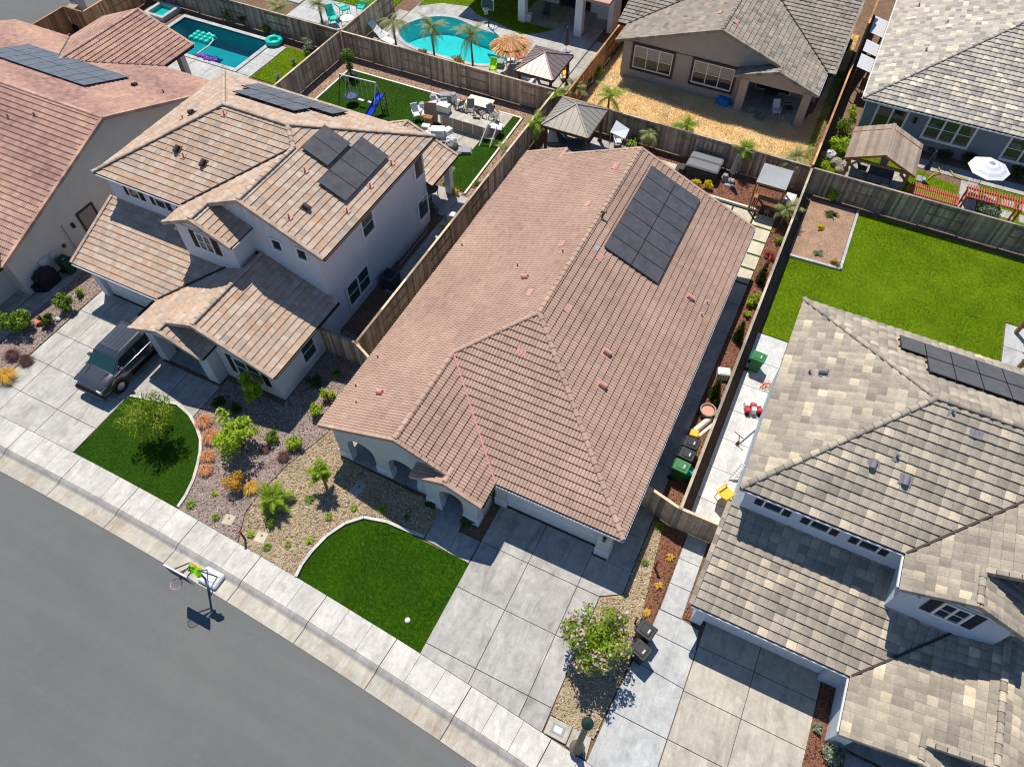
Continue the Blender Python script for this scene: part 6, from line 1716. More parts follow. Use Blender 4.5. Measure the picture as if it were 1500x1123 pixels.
# topiary by the swing set
b = P(510,88,1.3); t = thing('topiary_tree', 'small clipped tree in the corner of the swing set yard', 'tree', (b.x,b.y,0))
rg = np.random.RandomState(77); V, F, T = leaf_cloud([(0,0,1.6,.5,1.15),(0,0,.75,.3,1.2)], 1300, .06, rg); link('foliage', np_mesh('foliage', V, F, M['leaf'], T), t)
m = MB(); m.tube([(0,0,0),(0,0,1.5)], [.06,.04], 7); m.build('trunk', M['bark'], t, local=True); m = MB(); m.lathe([(.38,0),(.42,.12),(.3,.16)], (0,0,0), 14); m.build('planter_ring', M['black'], t, local=True)

# extra low planting along the shaded walls and beds
for (lab, px, py, z, r, h, mat, n, s) in (
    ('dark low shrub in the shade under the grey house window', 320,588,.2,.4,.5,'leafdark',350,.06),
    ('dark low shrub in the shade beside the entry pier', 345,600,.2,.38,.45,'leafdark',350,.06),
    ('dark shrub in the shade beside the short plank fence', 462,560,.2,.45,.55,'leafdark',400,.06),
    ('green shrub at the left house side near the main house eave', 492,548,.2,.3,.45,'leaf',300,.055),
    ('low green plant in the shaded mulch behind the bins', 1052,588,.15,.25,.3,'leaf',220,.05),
    ('green climbing shrub on the plank fence beside the left house patio', 655,338,.9,.45,1.7,'leafdark',700,.07),
    ('low green plant by the fence in the swing set yard border', 698,268,.2,.3,.35,'leaf',220,.05),
    ('brown potted plant at the end of the artificial turf', 668,280,.2,.3,.4,'leafgold',220,.05),
    ('orange flowered shrub beside the cluttered pad', 622,172,.3,.35,.5,'leafgold',300,.06),
    ('dark green plant at the foot of the dry yard fence', 860,118,.3,.4,.6,'leaf',300,.07)):
    b = P(px,py,z); shrub('shrub', lab, 'shrub', b, r, h, mat, n, s)
# ------------------------------------------------------------------ pools
def pool_rect(label, x0, x1, y0, y1, rectout, coping, floor, water, depth=1.5, zw=-.12, step=None):
    t = thing('swimming_pool', label, 'pool', ((x0+x1)/2,(y0+y1)/2,0))
    m = MB(); m.poly([(x0,y0,-depth),(x1,y0,-depth),(x1,y1,-depth),(x0,y1,-depth)])
    for a, b in (((x0,y0),(x1,y0)),((x1,y0),(x1,y1)),((x1,y1),(x0,y1)),((x0,y1),(x0,y0))): m.poly([(*a,-.02),(*b,-.02),(*b,-depth),(*a,-depth)])
    m.build('basin', M[floor], t)
    m = MB(); m.poly([(x0,y0,zw),(x1,y0,zw),(x1,y1,zw),(x0,y1,zw)]); m.build('water', M[water], t)
    for (a0,a1,b0,b1) in ((x0-.35,x1+.35,y0-.35,y0),(x0-.35,x1+.35,y1,y1+.35),(x0-.35,x0,y0,y1),(x1,x1+.35,y0,y1)):
        L = a1-a0 if a1-a0 > b1-b0 else b1-b0; n = max(1,int(L/1.2))
        for i in range(n):
            m = MB()
            if a1-a0 > b1-b0: m.cbox(a0+L*i/n+.005,a0+L*(i+1)/n-.005,b0,b1,-.1,.05,.015)
            else: m.cbox(a0,a1,b0+L*i/n+.005,b0+L*(i+1)/n-.005,-.1,.05,.015)
            m.build('coping_stone', M[coping], t)
    # ground between the basin and its cut-out
    X0,X1,Y0,Y1 = rectout; m = MB()
    for (a,b,c,d) in ((X0,X1,Y0,y0-.3),(X0,X1,y1+.3,Y1),(X0,x0-.3,y0-.3,y1+.3),(x1+.3,X1,y0-.3,y1+.3)):
        if b > a and d > c: m.poly([(a,c,-.03),(b,c,-.03),(b,d,-.03),(a,d,-.03)])
    if m.f: m.build('deck_bed', M['soil'], t)
    return t
pool_rect('rectangular deep blue pool behind the far left house', -49.6,-41.1,36.45,40.65, POOL_A, 'whitecon','poolfloor_dark','water2')
m = MB(); t = thing('spa', 'small raised square spa beside the rectangular pool', 'spa', (-51.7,40.4,0))
for a in ((-52.7,-50.6,39.3,39.6),(-52.7,-50.6,41.1,41.4),(-52.7,-52.4,39.6,41.1),(-50.9,-50.6,39.6,41.1)):
    m = MB(); m.cbox(*a,-.04,.35,.02); m.build('rim_wall', M['whitecon'], t)
m = MB(); m.poly([(-52.4,39.6,.22),(-50.9,39.6,.22),(-50.9,41.1,.22),(-52.4,41.1,.22)]); m.build('water', M['water2'], t)
m = MB(); m.box(-52.4,-50.9,39.6,41.1,-.04,0.0); m.build('basin_floor', M['poolfloor'], t); m = MB(); m.box(-52.2,-51.1,39.7,39.95,0.0,.12); m.build('bench_step', M['white'], t)
slab_set('pool_patio', grid([-50.0,-48.2,-46.4,-44.6,-42.8,-41.0,-39.4],[34.3,36.08]) + grid([-40.7,-39.4],[36.1,37.6,39.1,40.6]) + grid([-54.0,-52.9,-50.4],[36.2,38.0,39.2]), M['whitecon'])
# freeform pool
outline = [P(px,py) for px,py in ((582,47),(590,38),(612,29),(640,24),(668,27),(690,38),(712,46),(731,52),(735,62),(752,70),(768,72),(764,82),(742,90),(715,95),(690,93),(660,85),(632,77),(606,69),(590,60))]
def smooth_ring(pts, it=2):
    for _ in range(it):
        q = []
        for i in range(len(pts)):
            a, b = pts[i], pts[(i+1)%len(pts)]; q += [a.lerp(b,.25), a.lerp(b,.75)]
        pts = q
    return pts
ol = smooth_ring([Vector((p.x,p.y,0)) for p in outline])
if area([tuple(p) for p in ol]) < 0: ol = ol[::-1]
cen = sum(ol, Vector())/len(ol)
def offset(pts, d):
    out = []; n = len(pts)
    for i in range(n):
        e = (pts[(i+1)%n]-pts[i-1]).normalized(); out.append(pts[i]+Vector((e.y,-e.x,0))*d)
    return out
o1 = offset(ol,.32); X0,X1,Y0,Y1 = POOL_B
def to_rect(p):
    d = p-cen; k = min((X1-cen.x)/d.x if d.x > 0 else (X0-cen.x)/d.x if d.x < 0 else 9e9, (Y1-cen.y)/d.y if d.y > 0 else (Y0-cen.y)/d.y if d.y < 0 else 9e9)
    return cen+d*k
t = thing('swimming_pool', 'freeform turquoise pool with pale curved coping', 'pool', tuple(cen)); n = len(ol)
m = MB()
fl = [cen+(p-cen)*.9+Vector((0,0,-1.2)) for p in ol]
for i in range(n):
    j = (i+1)%n; m.poly([tuple(ol[i]+Vector((0,0,.0))),tuple(fl[i]),tuple(fl[j]),tuple(ol[j])])
m.poly([tuple(p) for p in fl]); m.build('basin', M['poolfloor'], t)
m = MB(); m.poly([(p.x,p.y,-.1) for p in ol]); m.build('water', M['water'], t)
for i in range(0,n,2):
    m = MB(); ii = [i,(i+1)%n,(i+2)%n]
    m.prism([tuple(ol[q][:2]) for q in ii]+[tuple(o1[q][:2]) for q in reversed(ii)], -.1, .05); m.build('coping_stone', M['whitecon'], t)
m = MB()
o2 = [to_rect(p) for p in o1]
for i in range(n):
    j = (i+1)%n; m.poly([(o1[i].x,o1[i].y,.0),(o2[i].x,o2[i].y,.0),(o2[j].x,o2[j].y,.0),(o1[j].x,o1[j].y,.0)])
# corners of the cut-out
for cx_, cy_ in ((X0,Y0),(X1,Y0),(X1,Y1),(X0,Y1)):
    k = min(range(n), key=lambda q: (o2[q]-Vector((cx_,cy_,0))).length)
    for q in (k-1,k,(k+1)%n):
        a, b_ = o2[q], o2[(q+1)%n]
        if abs(a.x-b_.x) > 1e-4 and abs(a.y-b_.y) > 1e-4: m.poly([(a.x,a.y,0),(cx_,cy_,0),(b_.x,b_.y,0)])
m.build('pool_deck', M['concrete'], t)
lw = [(-33.5,50.6),(-32.0,51.9),(-29.6,52.4),(-28.4,51.5),(-26.4,51.1),(-25.0,50.7),(-23.9,50.3),(-22.6,51.2),(-21.0,53.2),(-23.0,57.5),(-33.8,57.5)]
bed('lawn_grass', 'green lawn behind the freeform pool', 'lawn', lw, M['lawnbase'], M['lawnblade'], [blades(lw, 260, .09, .02, z=.02)], z=.012)
slab_set('patio', grid([-22.9,-21.3,-19.7,-18.1,-16.5],[42.0,43.9]) + grid([-18.1,-16.5],[44.0,46.0,48.0,50.0,52.0]) + grid([-34.6,-33.65],[42.0,44.5,47.0,49.5]), M['concrete'])
slab_set('pool_side_planter', grid([-33.6,-30,-27,-23.1],[42.1,43.95]), M['soil'], piece='planting_strip')
# neighbouring pool at the top
pool_rect('teal pool at the top edge behind the plank fence', -46.8,-42.9,46.9,51.5, POOL_C, 'whitecon','poolfloor','water')
lwc = [(-41.5,48.3),(-35.2,48.6),(-35.2,54.0),(-42.0,54.0)]
bed('lawn_grass', 'lawn behind the turquoise chairs at the top edge', 'lawn', lwc, M['lawnbase'], M['lawnblade'], [blades(lwc, 260, .09, .02)], z=.0)
slab_set('chair_patio', grid([-42.4,-40.6,-38.8,-37.0,-35.1],[44.6,46.4,48.2]), M['whitecon'], z=.02)

# floats and toys
b = P(297,56,-.05); t = thing('pool_float', 'turquoise bubble lounger float in the rectangular pool', 'float', (b.x,b.y,-.1))
for i in range(4):
    for j in range(3):
        m = MB(); m.blob((-.75+i*.5,-.4+j*.4,.12), .24, 10, .75); m.build('air_chamber', M['turq'], t, local=True, smooth=True)
m = MB(); m.box(-1.0,1.0,-.55,.55,-.02,.06); m.build('raft_sheet', M['turq'], t, local=True)
b = P(304,87,-.05); t = thing('pool_float', 'crumpled purple float at the edge of the rectangular pool', 'float', (b.x,b.y,-.1))
for i in range(5):
    m = MB(); m.blob((-.7+i*.35,.1*math.sin(i*2),.12), .26, 9, .7, .04); m.build('air_chamber', M['purple'], t, local=True, smooth=True)
m = MB(); m.tube([(-.9,0,.05),(.9,.1,.05)], .08, 8); m.build('edge_tube', M['purple'], t, local=True)
b = P(402,62,.1); t = thing('inflatable_ring', 'turquoise inflatable ring on the pool coping', 'float', (b.x,b.y,.05))
m = MB(); R_ = .5; pts = [(R_*math.cos(k*math.pi/9),R_*math.sin(k*math.pi/9),.18) for k in range(19)]; m.tube(pts,.2,8); m.build('ring_tube', M['turq'], t, local=True, smooth=True); m = MB(); m.lathe([(.45,.05),(.45,.1)],(0,0,0),16); m.build('floor_sheet', M['turq'], t, local=True)
t = thing('pool_hose', 'pale vacuum hose curling over the rectangular pool water', 'hose', tuple(P(308,55,-.05)))
m = MB(); m.tube([tuple(P(px,py,.02)) for px,py in ((306,48),(311,52),(312,60),(305,68),(296,74),(288,80))], .05, 6); m.build('hose', M['cream'], t); m = MB(); q = P(287,81,.0); m.cbox(q.x-.2,q.x+.2,q.y-.15,q.y+.15,-.08,.1,.04); m.build('cleaner_head', M['darkgrey'], t)

# ------------------------------------------------------------------ roofs on posts
def hip_gazebo(label, x0, x1, y0, y1, z0, z1, mat, post, seam=8, valance=.12):
    t = thing('gazebo', label, 'gazebo', ((x0+x1)/2,(y0+y1)/2,0)); ap = Vector(((x0+x1)/2,(y0+y1)/2,z1))
    cs = [Vector((x0,y0,z0)),Vector((x1,y0,z0)),Vector((x1,y1,z0)),Vector((x0,y1,z0))]
    for i in range(4):
        a, b_ = cs[i], cs[(i+1)%4]; m = MB(); nn = Vector((0,0,-.04))
        m.add([tuple(a),tuple(b_),tuple(ap),tuple(a+nn),tuple(b_+nn),tuple(ap+nn)], [(0,1,2),(5,4,3),(0,3,4,1),(1,4,5,2),(2,5,3,0)])
        o = m.build('roof_panel', M[mat], t)
        s = MB()
        for k in range(1,seam):
            f = k/seam; p = a.lerp(b_,f); h = 1-abs(f-.5)*2; q = p+(ap-(a+b_)/2)*h*.98
            if h > .08: s.bar(p+Vector((0,0,.012)), q+Vector((0,0,.012)), .025,.025)
        s.build('standing_seam', M[mat], o)
        c = MB(); c.bar(a+Vector((0,0,.02)), ap+Vector((0,0,.02)), .09,.05); c.build('hip_trim', M[mat], t)
        v = MB(); v.bar(a+Vector((0,0,-.09)), b_+Vector((0,0,-.09)), .09, valance+.06); v.build('beam', M[post], t)
    for px_, py_ in ((x0+.25,y0+.25),(x1-.25,y0+.25),(x1-.25,y1-.25),(x0+.25,y1-.25)):
        m = MB(); m.box(px_-.08,px_+.08,py_-.08,py_+.08,0,z0-.05); m.cbox(px_-.13,px_+.13,py_-.13,py_+.13,0,.15,.02); m.build('post', M[post], t)
    return t
hip_gazebo('grey brown hip roofed gazebo in the main house back yard', -16.1,-12.85,37.15,40.55,2.3,3.25,'metalroof','darktimber')
hip_gazebo('brown hip roofed gazebo beside the freeform pool', -20.4,-17.5,42.05,45.6,2.3,3.05,'metalroof2','darktimber')
# gabled timber pavilion
t = thing('pavilion', 'timber pavilion with brown gabled roof behind the mossy fence', 'pavilion', (4.18,44.05,0))
xa, xb, ya, yb_, xm_ = 2.1,6.25,42.3,45.85,4.18
for sg, xe_ in ((-1,xa),(1,xb)):
    for k in range(9):
        f0, f1 = k/9, (k+1)/9; x0_ = xe_+(xm_-xe_)*f0; x1_ = xe_+(xm_-xe_)*f1; za = 2.25+.85*f0; zc_ = 2.25+.85*f1
        m = MB(); m.cur = rnd.random(); m.extrude([(x0_-.02*sg*-1,ya,za+.035),(x1_,ya,zc_+.015),(x1_,ya,zc_-.02),(x0_,ya,za-.02)], (0,yb_-ya,0)); m.build('shingle_course', M['shinglebrown'], t)
m = MB(); m.bar((xm_,ya,3.14),(xm_,yb_,3.14),.2,.04); m.build('ridge_cap', M['shinglebrown'], t)
for y in (ya+.3,yb_-.3):
    for x in (xa+.35,xb-.35):
        m = MB(); m.box(x-.09,x+.09,y-.09,y+.09,0,2.2); m.build('post', M['timber'], t)
        s = 1 if x < xm_ else -1; m = MB(); m.bar((x,y,1.6),(x+s*.6,y,2.25),.09,.09); m.build('brace', M['timber'], t)
    m = MB(); m.bar((xa+.1,y,2.2),(xb-.1,y,2.2),.1,.16); m.bar((xa,y-.28,2.24),(xm_,y-.28,3.08),.05,.14); m.bar((xb,y-.28,2.24),(xm_,y-.28,3.08),.05,.14); m.build('tie_beam', M['timber'], t)
for x in (xa+.35,xb-.35):
    m = MB(); m.bar((x,ya+.1,2.2),(x,yb_-.1,2.2),.1,.16); m.build('plate_beam', M['timber'], t)
slab_set('pavilion_floor', grid([2.2,4.2,6.2],[42.2,44.0,45.9]), M['concrete'], z=.02)
# furniture below the pavilion
def chair(label, loc, rz, mat='darkgrey', leg='darkgrey', s=1.0, cat='chair', name='patio_chair', rec=.25, group=None, arms=True):
    t = thing(name, label, cat, loc, rz, group)
    m = MB(); m.cbox(-.25*s,.25*s,-.25*s,.25*s,.38*s,.45*s,.03); m.build('seat', M[mat], t, local=True)
    m = MB(); m.extrude([(-.25*s,.22*s,.45*s),(.25*s,.22*s,.45*s),(.24*s,(.25+rec)*s,.95*s),(-.24*s,(.25+rec)*s,.95*s)], (0,.05*s,.015)); m.build('backrest', M[mat], t, local=True)
    for x in (-.22,.22):
        for y in (-.22,.24):
            l = MB(); l.tube([(x*s,y*s,.4*s),(x*1.1*s,y*1.15*s,0)], .018*s, 6); l.build('leg', M[leg], t, local=True)
        if arms:
            l = MB(); l.bar((x*1.15*s,-.24*s,.62*s),(x*1.15*s,.28*s,.64*s),.05*s,.03*s); l.bar((x*1.15*s,-.22*s,.62*s),(x*1.15*s,-.22*s,.4*s),.03*s); l.build('armrest', M[leg], t, local=True)
    return t
def table(label, loc, r, h, mat, rz=0, square=None, name='patio_table', leg='darkgrey'):
    t = thing(name, label, 'table', loc, rz)
    m = MB()
    if square: m.cbox(-square[0]/2,square[0]/2,-square[1]/2,square[1]/2,h-.04,h,.015)
    else: m.lathe([(r,h-.04),(r,h-.01),(r*.97,h)],(0,0,0),20)
    m.build('table_top', M[mat], t, local=True); q = (square[0]/2-.08,square[1]/2-.08) if square else (r*.6,r*.6)
    for x in (-1,1):
        for y in (-1,1):
            l = MB(); l.tube([(x*q[0],y*q[1],h-.04),(x*q[0]*1.05,y*q[1]*1.05,0)],.025,6); l.build('leg', M[leg], t, local=True)
    return t
def cooler(label, loc, rz, mat, w=.6, d=.4, h=.4, name='cool_box', cat='box'):
    t = thing(name, label, cat, loc, rz); m = MB(); m.cbox(-w/2,w/2,-d/2,d/2,0,h,.03); m.build('body', M[mat], t, local=True)
    m = MB(); m.cbox(-w/2-.015,w/2+.015,-d/2-.015,d/2+.015,h,h+.07,.025); m.build('lid', M[mat], t, local=True)
    m = MB(); m.tube([(-w*.3,-d/2-.03,h*.8),(w*.3,-d/2-.03,h*.8)],.012,6); m.build('handle', M['darkgrey'], t, local=True); return t
cooler('blue cool box under the timber pavilion', (3.4,43.0,.02), .3, 'skyblue')
table('dark dining table under the timber pavilion', (4.6,44.2,.02), .6, .74, 'darkgrey', 0, (1.5,.9))
chair('dark chair left of the table under the timber pavilion', (3.5,44.6,.02), 1.5); chair('dark chair behind the table under the timber pavilion', (4.6,45.2,.02), 0); chair('pale chair in front of the table under the timber pavilion', (5.0,43.2,.02), 3.1, 'lightgrey')
# canvas topped hut
t = thing('bar_hut', 'timber bar hut with a grey canvas top by the paver path', 'hut', (-1.3,38.7,0))
hx0,hx1,hy0,hy1 = -2.2,-.42,37.75,39.6
m = MB(); n_ = 6
def hz(a, b_): return 2.22+.1*math.sin(math.pi*a/n_)*math.sin(math.pi*b_/n_)*-1
for i in range(n_):
    for j in range(n_):
        q = lambda a, b_: (hx0+(hx1-hx0)*a/n_, hy0+(hy1-hy0)*b_/n_, hz(a,b_)+.1*b_/n_)
        m.poly([q(i,j),q(i+1,j),q(i+1,j+1),q(i,j+1)])
m.build('canvas_top', M['canvas'], t)
for x in (hx0+.06,hx1-.06):
    for y in (hy0+.06,hy1-.06):
        m = MB(); m.box(x-.05,x+.05,y-.05,y+.05,0,2.2); m.build('post', M['timber'], t)
for a, b_ in (((hx0,hy0+.06),(hx1,hy0+.06)),((hx0,hy1-.06),(hx1,hy1-.06)),((hx0+.06,hy0),(hx0+.06,hy1)),((hx1-.06,hy0),(hx1-.06,hy1))):
    m = MB(); m.bar((*a,2.12),(*b_,2.12),.06,.12); m.build('beam', M['timber'], t)
for zz in (.3,.65,1.0):
    m = MB(); m.bar((hx0+.06,hy0,zz),(hx0+.06,hy1,zz),.04,.08); m.build('side_rail', M['timber'], t)
m = MB(); m.box(hx0+.15,hx1-.15,hy0+.1,hy0+.5,.98,1.04); m.build('counter', M['timber'], t)
for i, x in enumerate((-1.6,-1.0)):
    s = thing('bar_stool', ('left' if i == 0 else 'right')+' timber bar stool in front of the canvas topped hut', 'stool', (x,37.45,0))
    m = MB(); m.lathe([(.17,.68),(.18,.72),(.16,.74)],(0,0,0),14); m.build('seat', M['timber'], s, local=True)
    for k in range(4):
        a = k*math.pi/2+.78; m = MB(); m.tube([(.1*math.cos(a),.1*math.sin(a),.68),(.2*math.cos(a),.2*math.sin(a),0)],.018,6); m.build('leg', M['timber'], s, local=True)
cooler('long grey storage box beside the canvas topped hut', (-.02,39.0,0), 1.57, 'lightgrey', 1.5,.6,.6,'storage_box')
# hot tub
t = thing('hot_tub', 'covered square hot tub with grey vinyl lid by the back fence', 'hot tub', (-5.8,40.1,0))
m = MB(); m.cbox(-6.8,-4.75,39.3,40.95,0,.8,.12); m.build('cabinet', M['spa_side'], t)
m = MB(); m.cbox(-6.84,-4.71,40.14,40.99,.8,.92,.08); m.build('cover_half', M['spa_cover'], t); m = MB(); m.cbox(-6.84,-4.71,39.26,40.11,.8,.92,.08); m.build('cover_half', M['spa_cover'], t)
for x in (-6.2,-5.3): m = MB(); m.box(x-.03,x+.03,39.24,39.26,.5,.86); m.build('strap', M['black'], t)
t = thing('spa_steps', 'dark steps at the left of the hot tub', 'steps', (-7.2,39.6,0))
for k in range(2): m = MB(); m.cbox(-7.45+.25*k,-7.2+.25*k if k == 0 else -6.88,39.3,39.95,0,.22+.2*k,.02); m.build('tread', M['spa_side'], t)
slab_set('spa_pad', grid([-8.6,-7.5],[38.9,40.2]), M['paver'], z=.02)
# closed umbrellas, open umbrellas
def closed_umbrella(label, loc, h, mat):
    t = thing('closed_umbrella', label, 'umbrella', loc)
    m = MB(); m.tube([(0,0,0),(0,0,h)],.022,8); m.build('pole', M['steel'], t, local=True)
    m = MB(); m.lathe([(.05,h-.05),(.1,h-.3),(.15,h-.9),(.2,h-1.35),(.16,h-1.4)],(0,0,0),9); m.build('furled_canopy', M[mat], t, local=True)
    m = MB(); m.cbox(-.3,.3,-.3,.3,0,.08,.03); m.build('base', M['midgrey'], t, local=True)
def umbrella(label, loc, h, r, cols, n=8, rise=.45, tilt=0, name='patio_umbrella', pole='steel'):
    t = thing(name, label, 'umbrella', loc)
    m = MB(); m.tube([(0,0,0),(0,0,h+rise)],.025,8); m.build('pole', M[pole], t, local=True)
    rings = 6
    for i in range(n):
        a0, a1 = 2*math.pi*i/n, 2*math.pi*(i+1)/n; g = None
        for k in range(rings):
            f0, f1 = k/rings, (k+1)/rings
            q = lambda f, a: (r*f*math.cos(a), r*f*math.sin(a), h+rise*(1-f**1.25))
            m = MB(); m.poly([q(f0,a0),q(f1,a0),q(f1,a1),q(f0,a1)] if k else [q(0,a0),q(f1,a0),q(f1,a1)])
            o = m.build('canopy_gore' if k == 0 else 'canopy_stripe', M[cols[k % len(cols)]], t if k == 0 else g, local=True)
            if k == 0: g = o
        m = MB(); m.bar((0,0,h+rise-.03),(r*math.cos(a0),r*math.sin(a0),h-.02),.02); m.build('rib', M['darkgrey'], t, local=True)
    m = MB(); m.lathe([(.35,0),(.35,.06),(.06,.12)],(0,0,0),14); m.build('base', M['darkgrey'], t, local=True)
closed_umbrella('furled grey umbrella between the hot tub and the hut', at(1069,268,.1), 2.3, 'midgrey')
closed_umbrella('furled dark umbrella on the lawn beside the pavilion', at(1350,261,.1), 2.2, 'darkgrey')
closed_umbrella('furled dark umbrella on the patio of the white house', at(829,75,.1), 2.0, 'darkgrey')
b = P(1450,245,2.2); umbrella('open white and grey striped umbrella by the blue grey house', (b.x,b.y,0), 2.1, 1.22, ['midgrey','white','lightgrey','white','lightgrey','white'])
b = P(748,66,2.2); t = thing('thatched_umbrella', 'orange thatched umbrella at the end of the freeform pool', 'umbrella', (b.x,b.y,0))
m = MB(); m.tube([(0,0,-.3),(0,0,2.5)],.04,8); m.build('pole', M['timber'], t, local=True)
for lay, (r0,r1,za,zb_) in enumerate(((0,.75,2.75,2.5),(.5,1.15,2.6,2.35),(.9,1.5,2.45,2.12))):
    Vs=[];Fs=[];Ts=[]; k_=110
    for k in range(k_):
        a = 2*math.pi*k/k_+rnd.uniform(-.02,.02); w_ = 1.25*math.pi/k_
        ra, rb = max(.02,r0), r1*rnd.uniform(.95,1.05); q=len(Vs)
        Vs += [(ra*math.cos(a-w_),ra*math.sin(a-w_),za),(ra*math.cos(a+w_),ra*math.sin(a+w_),za),(rb*math.cos(a+w_),rb*math.sin(a+w_),zb_+rnd.uniform(-.05,.04)),(rb*math.cos(a-w_),rb*math.sin(a-w_),zb_+rnd.uniform(-.05,.04))]; Fs.append((q,q+1,q+2,q+3)); Ts += [rnd.random()]*4
    link('thatch_layer', np_mesh('thatch_layer', Vs, Fs, M['thatch'], Ts), t)

# ------------------------------------------------------------------ red slatted pergolas
def pergola(label, x0, x1, y0, y1, z, n):
    t = thing('pergola', label, 'pergola', ((x0+x1)/2,(y0+y1)/2,0))
    for x in (x0+.1,x1-.1):
        for y in (y0+.12,y1-.12): m = MB(); m.box(x-.05,x+.05,y-.05,y+.05,0,z-.08); m.build('post', M['redwood'], t)
    for y in (y0+.12,y1-.12): m = MB(); m.bar((x0,y,z-.06),(x1,y,z-.06),.05,.12); m.build('beam', M['redwood'], t)
    for i in range(n):
        x = x0+(x1-x0)*(i+.5)/n; m = MB(); m.bar((x,y0-.1,z+.03),(x,y1+.1,z+.03),.045,.08); m.build('slat', M['redwood'], t)
pergola('low red slatted pergola nearer the pavilion', 6.35,9.2,42.1,43.1,1.3,24); pergola('taller red slatted pergola at the right edge', 9.35,12.5,42.6,43.7,1.75,22)
slab_set('house_walk', grid([6.6,8.4,10.2,12.0,14.0],[46.9,48.0]) + grid([9.5,10.6],[43.9,45.3,46.85]), M['concrete'])
slab_set('lawn_pavers', [rect(x,x+.75,y,y+.75) for x in (10.9,12.0,13.1,14.2) for y in (44.1,45.2)], M['concrete'], 'paver', z=.02)
lw5 = [(10.65,43.8),(15,43.8),(15,46.8),(10.65,46.8)]
bed('lawn_grass', 'lawn strips between square pavers under the striped umbrella', 'lawn', lw5, M['lawnbase'], M['lawnblade'], [blades(lw5, 300, .06, .018, holes=[rect(x,x+.75,y,y+.75) for x in (10.9,12.0,13.1,14.2) for y in (44.1,45.2)])], z=-.005)
t = thing('garden_hose', 'yellow green hose lying on the lawn beside the pavilion', 'hose', tuple(P(1390,255,.03)))
m = MB(); m.tube([tuple(P(px,py,.1)) for px,py in ((1360,262),(1368,254),(1378,252),(1374,243),(1373,240))], .035, 5); m.build('hose', M['leafyellow'], t); m = MB(); m.tube([tuple(P(px,py,.1)) for px,py in ((1391,248),(1398,256),(1408,260),(1418,263))], .035, 5); m.build('hose', M['leafyellow'], t)
# sheds between the two back houses
for lab, (x0,x1,y0,y1) in (('white roofed lean-to farthest along the back fence',(.85,1.85,58.1,60.7)),('pale metal lean-to in the middle along the back fence',(.85,1.85,55.3,57.0)),('pale lean-to nearest the pavilion along the back fence',(.85,1.85,53.0,54.9))):
    t = thing('lean_to', lab, 'shed', ((x0+x1)/2,(y0+y1)/2,0)); n_ = int((y1-y0)/.3)
    for k in range(n_): m = MB(); m.extrude([(x0,y0+(y1-y0)*k/n_,2.25),(x1,y0+(y1-y0)*k/n_,2.05),(x1,y0+(y1-y0)*k/n_,2.08),(x0,y0+(y1-y0)*k/n_,2.29)],(0,(y1-y0)/n_-.02,0)); m.build('roof_sheet', M['lightgrey'], t)
    for x in (x0+.06,x1-.06):
        for y in (y0+.06,y1-.06): m = MB(); m.box(x-.04,x+.04,y-.04,y+.04,0,2.05); m.build('post', M['timber'], t)
t = thing('water_tank', 'dark round lidded tub beside the tan house in shade', 'tub', (P(1237,72).x,P(1237,72).y,0)); m = MB(); m.lathe([(.3,0),(.35,.6),(.37,.64)],(0,0,0),14); m.build('body', M['darkgrey'], t, local=True); m = MB(); pts=[(.32*math.cos(k*math.pi/8),.32*math.sin(k*math.pi/8),.66) for k in range(17)]; m.tube(pts,.05,6); m.build('rim', M['midgrey'], t, local=True)
# boulders near the pavilion
for i, (px,py,r) in enumerate(((1217,226,.38),(1208,226,.3),(1226,238,.4),(1236,243,.35),(1230,248,.3))):
    b = P(px,py,.2); t = thing('boulder', ['pale boulder at the foot of the leafy hedge','small brown boulder by the dry grass corner','tan boulder between hedge and pavilion','tan boulder at the pavilion post','small tan boulder near the mossy fence'][i], 'rock', (b.x,b.y,0)); m = MB(); m.blob((0,0,r*.5), r, 9, .7, r*.14); m.build('stone', M['lightgrey'] if i == 0 else M['fascia_tan'], t, local=True)
# blue tub in the dry yard
t = thing('plastic_tub', 'blue upturned plastic tub against the tan house wall', 'tub', (P(1059,152).x,P(1059,152).y,0)); m = MB(); m.lathe([(.5,0),(.52,.05),(.42,.42),(.36,.48)],(0,0,0),14,1.1,.8); m.build('shell', M['skyblue'], t, local=True); m = MB(); pts=[(.56*math.cos(k*math.pi/8),.42*math.sin(k*math.pi/8),.05) for k in range(17)]; m.tube(pts,.03,6); m.build('rim', M['skyblue'], t, local=True)
chair('white chair in the shade of the tan house patio', at(1137,162,.4), .4, 'white','white'); chair('dark chair in the shade of the tan house patio', at(1155,158,.4), 2.0)
table('dark table deep in the tan house patio', at(1128,140,.4), .5, .72, 'darkgrey')

# ------------------------------------------------------------------ swing set yard
t = thing('swing_set', 'white metal swing set on the artificial turf', 'swing set', (-29.9,36.9,0))
sa, sb_ = Vector((-31.25,36.55,2.1)), Vector((-28.45,36.75,2.1))
m = MB(); m.tube([sa,sb_],.045,8); m.build('top_bar', M['white'], t)
for p in (sa,sb_):
    for s in (-1,1): m = MB(); m.tube([p,(p.x,p.y+s*.85,0)],.035,7); m.build('leg', M['white'] if p is sb_ else M['darkgrey'], t)
for f, k in ((.5,'s'),(.62,None),(.78,'s')):
    if k is None: continue
    c = sa.lerp(sb_,f); m = MB()
    for s in (-.2,.2): m.tube([(c.x+s,c.y,2.08),(c.x+s,c.y-.05,.5)],.01,5)
    m.build('chain', M['white'], t); m = MB(); m.cbox(c.x-.24,c.x+.24,c.y-.14,c.y+.06,.46,.51,.02); m.build('swing_seat', M['white'], t)
